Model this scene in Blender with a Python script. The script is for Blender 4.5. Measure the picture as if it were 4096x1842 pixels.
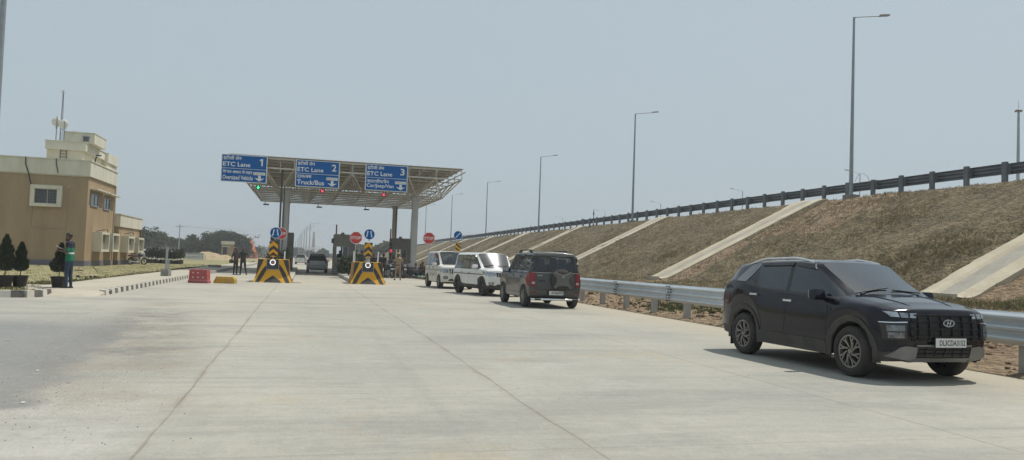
import bpy, bmesh, math, random
from mathutils import Vector, Matrix, noise
from mathutils.bvhtree import BVHTree
from mathutils.geometry import delaunay_2d_cdt
R = math.radians; PI = math.pi
SC = bpy.context.scene; COL = SC.collection
for o in list(bpy.data.objects): bpy.data.objects.remove(o)

# ------------------------------------------------------------------ camera
CH, CP, CR, CF = 1.40, R(2.384), R(2.043), 3149.0
cam_d = bpy.data.cameras.new('camera'); cam = bpy.data.objects.new('camera', cam_d); COL.objects.link(cam)
cam_d.sensor_width = 36; cam_d.lens = CF/4096*36; cam_d.clip_end = 6000; cam_d.clip_start = .1
cam.matrix_world = Matrix.Translation((0, 0, CH)) @ Matrix.Rotation(PI/2+CP, 4, 'X') @ Matrix.Rotation(CR, 4, 'Z')
SC.camera = cam
# ------------------------------------------------------------------ sky, sun, exposure
SUN = Vector((.36, .20, .91)).normalized()
w = bpy.data.worlds.new('World'); SC.world = w; w.use_nodes = True
nt = w.node_tree; bg = nt.nodes['Background']
sky = nt.nodes.new('ShaderNodeTexSky'); sky.sky_type = 'NISHITA'; sky.sun_disc = False
sky.sun_elevation = math.asin(SUN.z); sky.sun_rotation = math.atan2(SUN.x, SUN.y)
sky.air_density = 1.0; sky.dust_density = 6.0; sky.altitude = 100
hz = nt.nodes.new('ShaderNodeRGB'); hz.outputs[0].default_value = (4.80, 5.72, 6.28, 1)
mx = nt.nodes.new('ShaderNodeMix'); mx.data_type = 'RGBA'; mx.inputs[0].default_value = .86
nt.links.new(sky.outputs[0], mx.inputs[6]); nt.links.new(hz.outputs[0], mx.inputs[7])
nt.links.new(mx.outputs[2], bg.inputs[0]); bg.inputs[1].default_value = .10
sd = bpy.data.lights.new('sun', 'SUN'); sd.energy = 3.6; sd.angle = R(.6); sd.color = (1, .95, .86)
so = bpy.data.objects.new('sun', sd); COL.objects.link(so); so.rotation_euler = (-SUN).to_track_quat('-Z', 'Y').to_euler()
SC.view_settings.view_transform = 'Standard'; SC.view_settings.look = 'None'
SC.view_settings.exposure = 0; SC.view_settings.gamma = 1
SC.cycles.max_bounces = 6; SC.cycles.volume_bounces = 0; SC.cycles.transparent_max_bounces = 12

# ------------------------------------------------------------------ road frame: s to the right, t along the toll road
TH = math.atan(.2648); CT, ST = math.cos(TH), math.sin(TH)
def W(s, t, z=0.): return Vector((CT*s-ST*t, ST*s+CT*t, z))
def ray(px, py):                                        # direction through a pixel of the 4096 px photograph
    a, b = px-2048, py-921; c, s = math.cos(CR), math.sin(CR)
    x, y = a*c+b*s, -a*s+b*c; c, s = math.cos(CP), math.sin(CP); u = -y/CF
    return Vector((x/CF, c-u*s, s+u*c))
def gp(px, py, z=0.): r = ray(px, py); k = (z-CH)/r.z; return Vector((r.x*k, r.y*k, z))
def at(px, py, Y): r = ray(px, py); k = Y/r.y; return Vector((r.x*k, Y, CH+r.z*k))
def to_st(p): return (CT*p.x+ST*p.y, -ST*p.x+CT*p.y)

# ------------------------------------------------------------------ materials
MATS = {}
def mat(name, c, rough=.7, metal=0., c2=None, scale=3., det=4., bump=0., bscale=None, coat=0., emit=None, spec=.5, stretch=None, dust=0.):
    if name in MATS: return MATS[name]
    m = bpy.data.materials.new(name); m.use_nodes = True; t = m.node_tree; N = t.nodes; L = t.links
    b = N['Principled BSDF']; b.inputs['Roughness'].default_value = rough; b.inputs['Metallic'].default_value = metal
    b.inputs['Coat Weight'].default_value = coat; b.inputs['Coat Roughness'].default_value = .06
    b.inputs['Specular IOR Level'].default_value = spec
    c = tuple(c)+(1,)
    b.inputs['Base Color'].default_value = c
    tc = N.new('ShaderNodeTexCoord'); src = tc.outputs['Object']
    if stretch:
        mp = N.new('ShaderNodeMapping'); mp.inputs['Scale'].default_value = stretch; L.new(src, mp.inputs[0]); src = mp.outputs[0]
    if c2 is None: c2 = tuple(v*.82 for v in c[:3])
    nz = N.new('ShaderNodeTexNoise'); nz.inputs['Scale'].default_value = scale; nz.inputs['Detail'].default_value = det; nz.inputs['Roughness'].default_value = .65
    L.new(src, nz.inputs['Vector'])
    rp = N.new('ShaderNodeValToRGB'); rp.color_ramp.elements[0].position = .35; rp.color_ramp.elements[1].position = .65
    rp.color_ramp.elements[0].color = c; rp.color_ramp.elements[1].color = tuple(c2)+(1,)
    L.new(nz.outputs[0], rp.inputs[0]); out = rp.outputs[0]
    if dust:
        d = N.new('ShaderNodeTexNoise'); d.inputs['Scale'].default_value = 1.7; d.inputs['Detail'].default_value = 6; L.new(tc.outputs['Object'], d.inputs['Vector'])
        g = N.new('ShaderNodeMapRange'); g.inputs[1].default_value = .3; g.inputs[2].default_value = .8; g.inputs[4].default_value = dust; L.new(d.outputs[0], g.inputs[0])
        q = N.new('ShaderNodeMix'); q.data_type = 'RGBA'; q.inputs[7].default_value = (.22, .18, .13, 1)
        L.new(g.outputs[0], q.inputs[0]); L.new(out, q.inputs[6]); out = q.outputs[2]
    L.new(out, b.inputs['Base Color'])
    if bump:
        bn = N.new('ShaderNodeTexNoise'); bn.inputs['Scale'].default_value = bscale or scale*6; bn.inputs['Detail'].default_value = 5
        L.new(src, bn.inputs['Vector']); bu = N.new('ShaderNodeBump'); bu.inputs['Strength'].default_value = bump; bu.inputs['Distance'].default_value = .05
        L.new(bn.outputs[0], bu.inputs['Height']); L.new(bu.outputs[0], b.inputs['Normal'])
    if emit: b.inputs['Emission Color'].default_value = tuple(emit[:3])+(1,); b.inputs['Emission Strength'].default_value = emit[3]
    MATS[name] = m; return m
def leafy(m, f=.5):                                        # thin blades and leaves let light through
    t = m.node_tree; N = t.nodes; L = t.links; b = N['Principled BSDF']; o = N['Material Output']; tr = N.new('ShaderNodeBsdfTranslucent'); x = N.new('ShaderNodeMixShader'); x.inputs[0].default_value = f
    L.new(b.inputs['Base Color'].links[0].from_socket, tr.inputs[0]); L.new(b.outputs[0], x.inputs[1]); L.new(tr.outputs[0], x.inputs[2]); L.new(x.outputs[0], o.inputs[0]); return m
def glass(name, tint, rough=.02, refl=1.0, base=.03):
    m = bpy.data.materials.new(name); m.use_nodes = True; t = m.node_tree; N = t.nodes; L = t.links; N.clear()
    o = N.new('ShaderNodeOutputMaterial'); tr = N.new('ShaderNodeBsdfTransparent'); tr.inputs[0].default_value = tuple(tint)+(1,)
    g = N.new('ShaderNodeBsdfGlossy'); g.inputs['Roughness'].default_value = rough; g.inputs[0].default_value = (.9, .95, 1, 1)
    f = N.new('ShaderNodeFresnel'); f.inputs[0].default_value = 1.52
    k = N.new('ShaderNodeMath'); k.operation = 'MULTIPLY_ADD'; k.inputs[1].default_value = refl; k.inputs[2].default_value = base; k.use_clamp = True
    x = N.new('ShaderNodeMixShader'); L.new(f.outputs[0], k.inputs[0]); L.new(k.outputs[0], x.inputs[0]); L.new(tr.outputs[0], x.inputs[1]); L.new(g.outputs[0], x.inputs[2])
    L.new(x.outputs[0], o.inputs[0]); MATS[name] = m; return m

STEEL = mat('galvanised_steel', (.42, .44, .46), .45, .75, (.33, .35, .37), 2.5)
RAILM = mat('galvanised_rail', (.62, .66, .68), .42, .55, (.5, .54, .57), 1.2, stretch=(1, 1, 6))
RAILD = mat('weathered_rail', (.17, .185, .20), .55, .4, (.12, .13, .145), 1.5)
POLEM = mat('lamp_pole_steel', (.30, .33, .35), .5, .5)
WHITEP = mat('white_paint', (.72, .71, .66), .5, 0, (.62, .60, .54), 3)
OFFW = mat('truss_paint', (.62, .60, .54), .55, .0, (.52, .49, .43), 4)
CREAM = mat('cream_plaster', (.66, .63, .52), .85, 0, (.55, .53, .43), 1.3, bump=.15, stretch=(1, 1, .22))
TAN = mat('tan_plaster', (.37, .272, .162), .9, 0, (.30, .215, .125), 1.0, 8, bump=.25, bscale=12, stretch=(1, 1, .3))
PLINTH = mat('grey_plinth', (.155, .145, .175), .9, 0, (.12, .11, .135), 1.5)
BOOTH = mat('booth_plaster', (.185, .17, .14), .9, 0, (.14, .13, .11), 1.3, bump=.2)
CONC = mat('concrete_light', (.42, .40, .345), .9, 0, (.34, .32, .27), 1.6, 8, bump=.3)
CONCD = mat('concrete_grey', (.27, .26, .24), .9, 0, (.2, .19, .17), 2.5, 8, bump=.3)
CHUTE = mat('chute_concrete', (.50, .445, .34), .95, 0, (.40, .345, .25), 1.1, 8, bump=.4)
CHUTEF = mat('chute_floor', (.36, .34, .29), .95, 0, (.28, .26, .215), 1.5, 8, bump=.4)
BLACKP = mat('black_paint', (.022, .021, .020), .6, 0, (.045, .042, .038), 5)
YELP = mat('yellow_paint', (.72, .38, .02), .6, 0, (.62, .31, .018), 3, 6, spec=.3)
RED = mat('sign_red', (.52, .035, .035), .45)
BLUE = mat('sign_blue', (.0, .105, .36), .8, 0, (.0, .095, .33), spec=.08)
SWHITE = mat('sign_white', (.74, .75, .74), .45, 0, (.68, .69, .68))
RUB = mat('tyre_rubber', (.022, .021, .02), .85, 0, (.05, .044, .036), 6, 6)
PLAS = mat('black_plastic', (.018, .018, .019), .5, 0, (.03, .028, .026), 4)
CHROME = mat('chrome', (.82, .83, .85), .16, .85)
SILV = mat('silver_alloy', (.40, .39, .37), .35, .8)
SKIN = mat('brown_skin', (.14, .072, .045), .55)
HAIR = mat('black_hair', (.012, .010, .009), .6)
DGLASS = mat('dark_window', (.02, .024, .028), .08, 0, (.03, .034, .04), spec=.8)
BARK = mat('bark', (.12, .09, .065), .95, 0, (.08, .06, .045), 4)

# ------------------------------------------------------------------ mesh helpers
class MB:
    def __init__(s): s.v = []; s.f = []; s.m = []; s.M = Matrix.Identity(4)
    def add(s, vs, fs, mi=0):
        n = len(s.v); s.v += [s.M @ Vector(p) for p in vs]; s.f += [tuple(n+i for i in q) for q in fs]; s.m += [mi]*len(fs); return s
    def box(s, c, d, rz=0, mi=0, M=None, tx=1., ty=1.):
        x, y, z = d[0]/2, d[1]/2, d[2]/2; X = Matrix.Translation(c) @ (M or Matrix.Rotation(rz, 4, 'Z'))
        p = [X @ Vector(q) for q in ((-x, -y, -z), (x, -y, -z), (x, y, -z), (-x, y, -z), (-x*tx, -y*ty, z), (x*tx, -y*ty, z), (x*tx, y*ty, z), (-x*tx, y*ty, z))]
        return s.add(p, ((0, 3, 2, 1), (4, 5, 6, 7), (0, 1, 5, 4), (1, 2, 6, 5), (2, 3, 7, 6), (3, 0, 4, 7)), mi)
    def tube(s, pts, r, n=8, mi=0, cap=True):
        pts = [Vector(p) for p in pts]; rr = r if isinstance(r, (list, tuple)) else [r]*len(pts)
        vs = []; up = None
        for i, p in enumerate(pts):
            d = (pts[min(i+1, len(pts)-1)]-pts[max(i-1, 0)]).normalized()
            if up is None: up = Vector((0, 0, 1)) if abs(d.z) < .9 else Vector((1, 0, 0))
            a = d.cross(up).normalized(); b = a.cross(d).normalized(); up = b
            for k in range(n):
                q = 2*PI*k/n+PI/n; vs.append(p+(a*math.cos(q)+b*math.sin(q))*rr[i])
        fs = [(i*n+k, i*n+(k+1) % n, (i+1)*n+(k+1) % n, (i+1)*n+k) for i in range(len(pts)-1) for k in range(n)]
        if cap: fs += [tuple(range(n-1, -1, -1)), tuple((len(pts)-1)*n+k for k in range(n))]
        return s.add(vs, fs, mi)
    def bar(s, a, b, wx, wz=None, mi=0):                # rectangular bar between two points
        a, b = Vector(a), Vector(b); d = b-a; L_ = d.length; wz = wz or wx
        q = d.to_track_quat('Y', 'Z').to_matrix().to_4x4()
        return s.box((a+b)/2, (wx, L_, wz), mi=mi, M=q)
    def lathe(s, prof, n=24, mi=0, axis='Z', c=(0, 0, 0)):
        vs = []; c = Vector(c)
        for r, h in prof:
            for k in range(n):
                a = 2*PI*k/n; x, y = r*math.cos(a), r*math.sin(a)
                vs.append(c+(Vector((x, y, h)) if axis == 'Z' else Vector((x, h, y)) if axis == 'Y' else Vector((h, x, y))))
        fs = [(i*n+k, i*n+(k+1) % n, (i+1)*n+(k+1) % n, (i+1)*n+k) for i in range(len(prof)-1) for k in range(n)]
        return s.add(vs, fs, mi)
    def prism(s, poly, d, mi=0, M=None):                # polygon in local XZ, extruded along local Y by d
        X = M or Matrix.Identity(4); n = len(poly)
        vs = [X @ Vector((p[0], 0, p[1])) for p in poly]+[X @ Vector((p[0], d, p[1])) for p in poly]
        fs = [tuple(range(n)), tuple(range(2*n-1, n-1, -1))]+[(i, n+i, n+(i+1) % n, (i+1) % n) for i in range(n)]
        return s.add(vs, fs, mi)
    def build(s, name, mats, parent=None, smooth=False, bevel=0):
        me = bpy.data.meshes.new(name); me.from_pydata([tuple(p) for p in s.v], [], s.f)
        for m in (mats if isinstance(mats, (list, tuple)) else [mats]): me.materials.append(m)
        me.polygons.foreach_set('material_index', s.m)
        bm = bmesh.new(); bm.from_mesh(me)
        if bevel: bmesh.ops.bevel(bm, geom=list(bm.edges), offset=bevel, segments=2, affect='EDGES', profile=.7, clamp_overlap=True)
        bmesh.ops.recalc_face_normals(bm, faces=bm.faces); bm.to_mesh(me); bm.free()
        if smooth or bevel:
            for p in me.polygons: p.use_smooth = True
            if bevel or smooth == 'auto': me.set_sharp_from_angle(angle=R(38))
        return link(name, me, parent)
def link(name, me, parent=None):
    o = bpy.data.objects.new(name, me); COL.objects.link(o)
    if parent: o.parent = parent
    return o
def tag(o, label=None, cat=None, group=None, kind=None):
    if label: o['label'] = label
    if cat: o['category'] = cat
    if group: o['group'] = group
    if kind: o['kind'] = kind
    return o
def thing(name, label, cat, loc=(0, 0, 0), rz=0., group=None):
    o = bpy.data.objects.new(name, None); COL.objects.link(o); o.location = loc; o.rotation_euler = (0, 0, rz); o.empty_display_size = .2
    return tag(o, label, cat, group)
def dup(root, loc, rz, label):
    def cp(o, par):
        c = o.copy(); COL.objects.link(c)
        if par: c.parent = par
        for ch in o.children: cp(ch, c)
        return c
    r = cp(root, None); r.location = loc; r.rotation_euler = (0, 0, rz); r['label'] = label; return r
def text(name, body, h, M, m, parent=None, width=None, align='CENTER', ex=.003, font=None, spacing=1.0, bold=.018):
    cu = bpy.data.curves.new(name, 'FONT'); cu.body = body; cu.size = 1; cu.align_x = 'LEFT'; cu.extrude = 0; cu.space_character = spacing; cu.resolution_u = 3; cu.offset = bold
    t = bpy.data.objects.new(name, cu); COL.objects.link(t); dg = bpy.context.evaluated_depsgraph_get()
    me = bpy.data.meshes.new_from_object(t.evaluated_get(dg)); bpy.data.objects.remove(t)
    if not len(me.vertices): print('EMPTY TEXT', body); return None
    xs = [v.co.x for v in me.vertices]; ys = [v.co.y for v in me.vertices]
    x0, x1, y0, y1 = min(xs), max(xs), min(ys), max(ys); k = h/(y1-y0); kx = k if width is None else width/(x1-x0)
    off = {'CENTER': (x0+x1)/2, 'LEFT': x0, 'RIGHT': x1}[align]
    for v in me.vertices: v.co = M @ Vector(((v.co.x-off)*kx, 0, (v.co.y-y0)*k))       # stands in the local XZ plane, facing -Y
    me.materials.clear(); me.materials.append(m); return link(name, me, parent)
def ell(cx, cz, rx, rz_, n=28): return [(cx+rx*math.cos(2*PI*k/n), cz+rz_*math.sin(2*PI*k/n)) for k in range(n)]
def fill(name, loops, M, m, parent, th=.004):           # flat shape with holes in local XZ (loops of points), th thick towards -Y
    vs = []; es = []
    for lp in loops:
        n = len(vs); vs += [Vector(p) for p in lp]; es += [(n+i, n+(i+1) % len(lp)) for i in range(len(lp))]
    r = delaunay_2d_cdt(vs, es, [], 2 if len(loops) > 1 else 1, 1e-6); V = r[0]; F = r[2]
    def inside(p, lp):
        c = False; j = len(lp)-1
        for i in range(len(lp)):
            if (lp[i][1] > p[1]) != (lp[j][1] > p[1]) and p[0] < (lp[j][0]-lp[i][0])*(p[1]-lp[i][1])/(lp[j][1]-lp[i][1])+lp[i][0]: c = not c
            j = i
        return c
    r = delaunay_2d_cdt(vs, es, [], 0, 1e-6); V = r[0]; F = []
    for f in r[2]:
        c = sum((V[i] for i in f), Vector((0, 0)))/len(f)
        if sum(inside(c, lp) for lp in loops) % 2: F.append(f)
    b = MB(); b.add([M @ Vector((p.x, -th, p.y)) for p in V], F); b.add([M @ Vector((p.x, 0, p.y)) for p in V], F)
    return b.build(name, m, parent)
# ================================================================== SETTING
def struct(name, vs, fs, m, smooth=False, kind='structure'):
    me = bpy.data.meshes.new(name); me.from_pydata([tuple(v) for v in vs], [], fs); me.materials.append(m)
    if smooth:
        for p in me.polygons: p.use_smooth = True
    o = link(name, me); o['kind'] = kind; return o
def ground_mat(name, cols, scales, bump=.3, dist=.15):
    m = bpy.data.materials.new(name); m.use_nodes = True; t = m.node_tree; N = t.nodes; L = t.links; b = N['Principled BSDF']
    b.inputs['Roughness'].default_value = .95; tc = N.new('ShaderNodeTexCoord'); prev = None
    for i, (c, s) in enumerate(zip(cols[1:], scales)):
        n = N.new('ShaderNodeTexNoise'); n.inputs['Scale'].default_value = s; n.inputs['Detail'].default_value = 9; n.inputs['Roughness'].default_value = .7; n.noise_dimensions = '4D'; n.inputs['W'].default_value = i*3.3
        L.new(tc.outputs['Object'], n.inputs['Vector']); r = N.new('ShaderNodeMapRange'); r.inputs[1].default_value = .44; r.inputs[2].default_value = .62; L.new(n.outputs[0], r.inputs[0])
        x = N.new('ShaderNodeMix'); x.data_type = 'RGBA'; L.new(r.outputs[0], x.inputs[0])
        if prev: L.new(prev, x.inputs[6])
        else: x.inputs[6].default_value = tuple(cols[0])+(1,)
        x.inputs[7].default_value = tuple(c)+(1,); prev = x.outputs[2]
    L.new(prev, b.inputs['Base Color'])
    n = N.new('ShaderNodeTexNoise'); n.inputs['Scale'].default_value = 7; n.inputs['Detail'].default_value = 10; L.new(tc.outputs['Object'], n.inputs['Vector'])
    bu = N.new('ShaderNodeBump'); bu.inputs['Strength'].default_value = bump; bu.inputs['Distance'].default_value = dist; L.new(n.outputs[0], bu.inputs['Height']); L.new(bu.outputs[0], b.inputs['Normal'])
    return m
FIELD = ground_mat('dry_field', [(.30, .245, .15), (.25, .225, .12), (.19, .18, .08), (.36, .30, .20)], [.02, .11, .5])
LAWN = ground_mat('dry_lawn', [(.29, .25, .13), (.22, .215, .085), (.34, .27, .16), (.15, .16, .055)], [.25, .6, 1.8])
SOIL = ground_mat('embankment_soil', [(.20, .15, .082), (.21, .17, .085), (.12, .10, .05), (.29, .225, .13), (.095, .073, .04)], [.12, .45, 1.3, 3.2], 1.0, .4)
CLOD = ground_mat('loose_soil', [(.28, .195, .115), (.35, .26, .165), (.16, .105, .06)], [.5, 3.0], 1.0, .3)

# concrete road with slab joints, brush lines, dust and the worn dark patch
def road_mat():
    m = bpy.data.materials.new('road_concrete'); m.use_nodes = True; t = m.node_tree; N = t.nodes; L = t.links; b = N['Principled BSDF']
    b.inputs['Roughness'].default_value = .85; b.inputs['Specular IOR Level'].default_value = .3
    tc = N.new('ShaderNodeTexCoord')
    def dot(v):
        n = N.new('ShaderNodeVectorMath'); n.operation = 'DOT_PRODUCT'; L.new(tc.outputs['Object'], n.inputs[0]); n.inputs[1].default_value = v; return n.outputs['Value']
    S, T = dot((CT, ST, 0)), dot((-ST, CT, 0))
    def ma(op, a, b_=None, c=None, clamp=False):
        n = N.new('ShaderNodeMath'); n.operation = op; n.use_clamp = clamp
        for i, v in enumerate((a, b_, c)):
            if v is None: continue
            if isinstance(v, (int, float)): n.inputs[i].default_value = v
            else: L.new(v, n.inputs[i])
        return n.outputs[0]
    def vec(x, y):
        n = N.new('ShaderNodeCombineXYZ'); L.new(x, n.inputs[0]); L.new(y, n.inputs[1]); return n.outputs[0]
    P = vec(S, T)
    def nz(scale, det=6, v=None, st=None, w=0., rough=.6):
        v = v or P
        if st: q = N.new('ShaderNodeMapping'); q.inputs['Scale'].default_value = st; L.new(v, q.inputs[0]); v = q.outputs[0]
        n = N.new('ShaderNodeTexNoise'); n.noise_dimensions = '4D'; n.inputs['W'].default_value = w; n.inputs['Scale'].default_value = scale; n.inputs['Detail'].default_value = det; n.inputs['Roughness'].default_value = rough
        L.new(v, n.inputs['Vector']); return n.outputs[0]
    def mr(v, a, b_, c=0., d=1., smooth=False):
        n = N.new('ShaderNodeMapRange'); n.inputs[1].default_value = a; n.inputs[2].default_value = b_; n.inputs[3].default_value = c; n.inputs[4].default_value = d
        if smooth: n.interpolation_type = 'SMOOTHSTEP'
        L.new(v, n.inputs[0]); return n.outputs[0]
    def mix(f, a, c):
        n = N.new('ShaderNodeMix'); n.data_type = 'RGBA'
        if isinstance(f, float): n.inputs[0].default_value = f
        else: L.new(f, n.inputs[0])
        for i, v in ((6, a), (7, c)):
            if isinstance(v, tuple): n.inputs[i].default_value = v+(1,)
            else: L.new(v, n.inputs[i])
        return n.outputs[2]
    col = mix(mr(nz(.16, 7, w=1), .38, .62), (.43, .41, .35), (.335, .33, .295))           # clean and worn slabs
    col = mix(mr(T, 16, 42, 0, .75), col, mix(mr(nz(.4, 6, w=8), .35, .65), (.51, .46, .36), (.45, .415, .335)))   # dustier towards the plaza
    # brush texture across the road, tyre wear along it
    col = mix(mr(nz(1.0, 4, st=(.35, 9, 1), w=2), .52, .76, 0, .42), col, (.20, .205, .20))
    col = mix(mr(nz(.8, 5, st=(.22, 2.6, 1), w=12), .55, .72, 0, .40), col, (.19, .20, .195))
    col = mix(mr(nz(1.3, 4, st=(.8, .12, 1), w=3), .55, .75, 0, .22), col, (.25, .245, .235))
    col = mix(mr(nz(.45, 6, w=4), .58, .70, 0, .6), col, (.42, .335, .215))                # sand spills
    col = mix(mr(nz(.9, 9, w=6, rough=.8), .52, .68, 0, .5), col, (.47, .46, .43)); col = mix(mr(nz(3.1, 9, w=26, rough=.85), .5, .7, 0, .5), col, (.27, .265, .245))
    col = mix(ma('MULTIPLY', ma('MULTIPLY', mr(T, 9.5, 7.8), mr(S, -1.0, -1.4)), mr(nz(1.6, 9, w=27, rough=.8), .38, .62, .25, .85)), col, (.52, .50, .46))              # pale laitance
    col = mix(mr(nz(.5, 5, st=(.55, 1.5, 1), w=33, rough=.7), .50, .63, 0, .5), col, (.235, .235, .22))
    col = mix(mr(nz(1.0, 3, st=(1.7, .045, 1), w=34), .58, .70, 0, .18), col, (.21, .205, .19))
    edge = ma('ADD', S, ma('MULTIPLY', ma('SUBTRACT', nz(.5, 8, w=5), .5), 2.2))
    right = mr(edge, 7.6, 9.6, 0, .75); col = mix(right, col, (.47, .415, .31))               # dust against the right edge
    # longitudinal joints at the measured lines, wavering a little
    wob = ma('ADD', S, ma('MULTIPLY', ma('SUBTRACT', nz(.35, 3, w=7), .5), .16))
    jm = None
    for sj, wd in ((-1.05, .0065), (2.22, .006), (5.75, .006), (-4.4, .005), (8.9, .005)):
        d = ma('ABSOLUTE', ma('SUBTRACT', wob, sj)); g = mr(d, wd, wd*2.6, 1, 0); jm = g if jm is None else ma('MAXIMUM', jm, g)
    tj = ma('ABSOLUTE', ma('SUBTRACT', ma('FRACT', ma('DIVIDE', ma('ADD', ma('ADD', T, 1.1), ma('MULTIPLY', nz(.5, 2, w=9), .12)), 4.6)), .5))
    jm2 = mr(tj, .0012, .0035, .45, 0)
    halo = None
    for sj in (-1.05, 2.22):
        d = ma('ABSOLUTE', ma('SUBTRACT', wob, sj)); g = mr(d, .005, .07, 1, 0, True); halo = g if halo is None else ma('MAXIMUM', halo, g)
    col = mix(ma('MULTIPLY', halo, mr(nz(1.2, 4, w=10), .45, .6, 0, .45)), col, (.26, .21, .16))
    col = mix(ma('MULTIPLY', ma('MULTIPLY', ma('MAXIMUM', jm, jm2), mr(nz(.7, 6, w=31), .35, .62, .12, .62)), mr(T, 12, 40, 1, .55)), col, (.20, .17, .13))
    # worn grey patch on the left with a gravelly rim
    c0 = ma('ADD', S, ma('MULTIPLY', ma('SUBTRACT', nz(.8, 9, w=11, rough=.7), .5), 1.5))
    bound = ma('ADD', ma('MULTIPLY', ma('SUBTRACT', T, 8.), -.085), -2.2)
    d1 = ma('SUBTRACT', bound, c0)
    far = ma('SUBTRACT', 18.2, ma('ADD', T, ma('MULTIPLY', nz(.35, 6, w=13), 3.)))
    near = ma('SUBTRACT', ma('ADD', T, ma('MULTIPLY', ma('SUBTRACT', nz(1.5, 8, w=14), .5), .5)), 7.6)
    msk = ma('MULTIPLY', ma('MULTIPLY', mr(d1, -.05, .25), mr(far, -2.0, 1.2)), mr(near, -.05, .15))
    grav = nz(34, 2, w=15)
    rim = ma('MULTIPLY', ma('MULTIPLY', mr(ma('ABSOLUTE', ma('SUBTRACT', d1, .0)), .25, 1.5, 1, 0), mr(grav, .46, .66, 0, .7)), ma('MULTIPLY', mr(T, 6.6, 7.8), mr(T, 22, 17)))
    asph = mix(mr(nz(.7, 8, w=16), .35, .65), (.215, .22, .216), (.25, .25, .238))
    col = mix(msk, col, asph); col = mix(ma('MULTIPLY', rim, .75), col, (.17, .14, .11))
    st = ma('MULTIPLY', ma('MULTIPLY', mr(ma('ABSOLUTE', ma('SUBTRACT', ma('ADD', S, ma('MULTIPLY', T, .12)), -.75)), .2, 1.3, 1, 0, True), mr(nz(1.1, 9, w=17, rough=.75), .42, .62)), ma('MULTIPLY', mr(T, 9, 12), mr(T, 25, 19)))
    col = mix(ma('MULTIPLY', st, .8), col, (.155, .15, .14))
    sand = ma('MULTIPLY', ma('MULTIPLY', mr(ma('ABSOLUTE', ma('SUBTRACT', d1, -.45)), .2, 1.1, 1, 0, True), mr(nz(.9, 9, w=41, rough=.75), .42, .6)), ma('MULTIPLY', mr(T, 6.8, 8.2), mr(T, 19, 14)))
    col = mix(ma('MULTIPLY', sand, .5), col, (.27, .225, .17))
    col = mix(mr(nz(9, 6, w=45, rough=.8), .5, .72, 0, .35), col, (.20, .19, .17)); col = mix(mr(nz(7, 6, w=46, rough=.8), .52, .74, 0, .4), col, (.52, .50, .46))
    col = mix(mr(nz(38, 3, w=18), .3, .7, 0, .30), col, (.16, .155, .14))                     # grain
    L.new(col, b.inputs['Base Color'])
    h = ma('ADD', ma('MULTIPLY', nz(1, 2, st=(.6, 45, 1), w=20), .5), ma('ADD', nz(40, 4, w=19), ma('MULTIPLY', ma('MAXIMUM', jm, jm2), -3.)))
    bu = N.new('ShaderNodeBump'); bu.inputs['Strength'].default_value = .35; bu.inputs['Distance'].default_value = .012; L.new(h, bu.inputs['Height']); L.new(bu.outputs[0], b.inputs['Normal'])
    return m
ROAD = road_mat()
g = 3000; struct('ground', [(-g, -60, -.06), (g, -60, -.06), (g, 5000, -.06), (-g, 5000, -.06)], [(0, 1, 2, 3)], FIELD)
struct('road', [W(-5.7, -25), W(10.0, -25), W(10.0, 40), W(9.2, 48), W(9.2, 1500), W(-5.7, 1500)], [(0, 1, 2, 3, 4, 5)], ROAD)
struct('side_road', [W(-90, -25), W(-5.7, -25), W(-5.7, 29), W(-90, 29)], [(0, 1, 2, 3)], ROAD)
# lawn and pavement on the left
def noise2(x, y, s=1., d=4):
    return noise.fractal(Vector((x*s, y*s, .3)), 1.0, 2.0, d)
def pav_in(t):                                          # back edge of the pavement (s)
    return -8.0 if t > 27 else -8.0-(27-t)*.35
def grid(name, ss, ts, zf, m, smooth=True, kind='structure', keep=None):
    vs = [W(s, t, zf(s, t)) for t in ts for s in ss]; n = len(ss)
    fs = [(j*n+i, j*n+i+1, (j+1)*n+i+1, (j+1)*n+i) for j in range(len(ts)-1) for i in range(n-1) if keep is None or keep((ss[i]+ss[i+1])/2, (ts[j]+ts[j+1])/2)]
    return struct(name, vs, fs, m, smooth, kind)
fr = lambda a, b, st: [a+(b-a)*i/max(1, round((b-a)/st)) for i in range(max(1, round((b-a)/st))+1)]
def lawn_z(s, t):
    z = .10+.05*noise2(s, t, .5)
    if s > -8.6: z = min(z, .09)
    return z
grid('lawn', fr(-75, -16, 2)[:-1]+fr(-16, -7.9, .45), fr(26.4, 60, .6)+fr(60, 150, 5)[1:], lawn_z, LAWN)
PAVM = mat('pavement_concrete', (.44, .40, .325), .9, 0, (.36, .325, .26), .8, 8, bump=.3)
b = MB()
o = struct('pavement', [W(-5.8, 26.75, .14), W(-5.95, 120, .14), W(-8.0, 120, .14), W(-8.0, 29.0, .14), W(-9.6, 28.4, .14), Vector((-16.2, 24.6, .14))]+[Vector((x_, y_, .142)) for x_, y_ in ((-15.0, 24.3), (-14.2, 24.12), (-13.6, 24.0), (-13.3, 24.0), (-12.9, 24.0), (-12.4, 24.1), (-12.2, 24.3))], [tuple(range(13))], PAVM)
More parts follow.
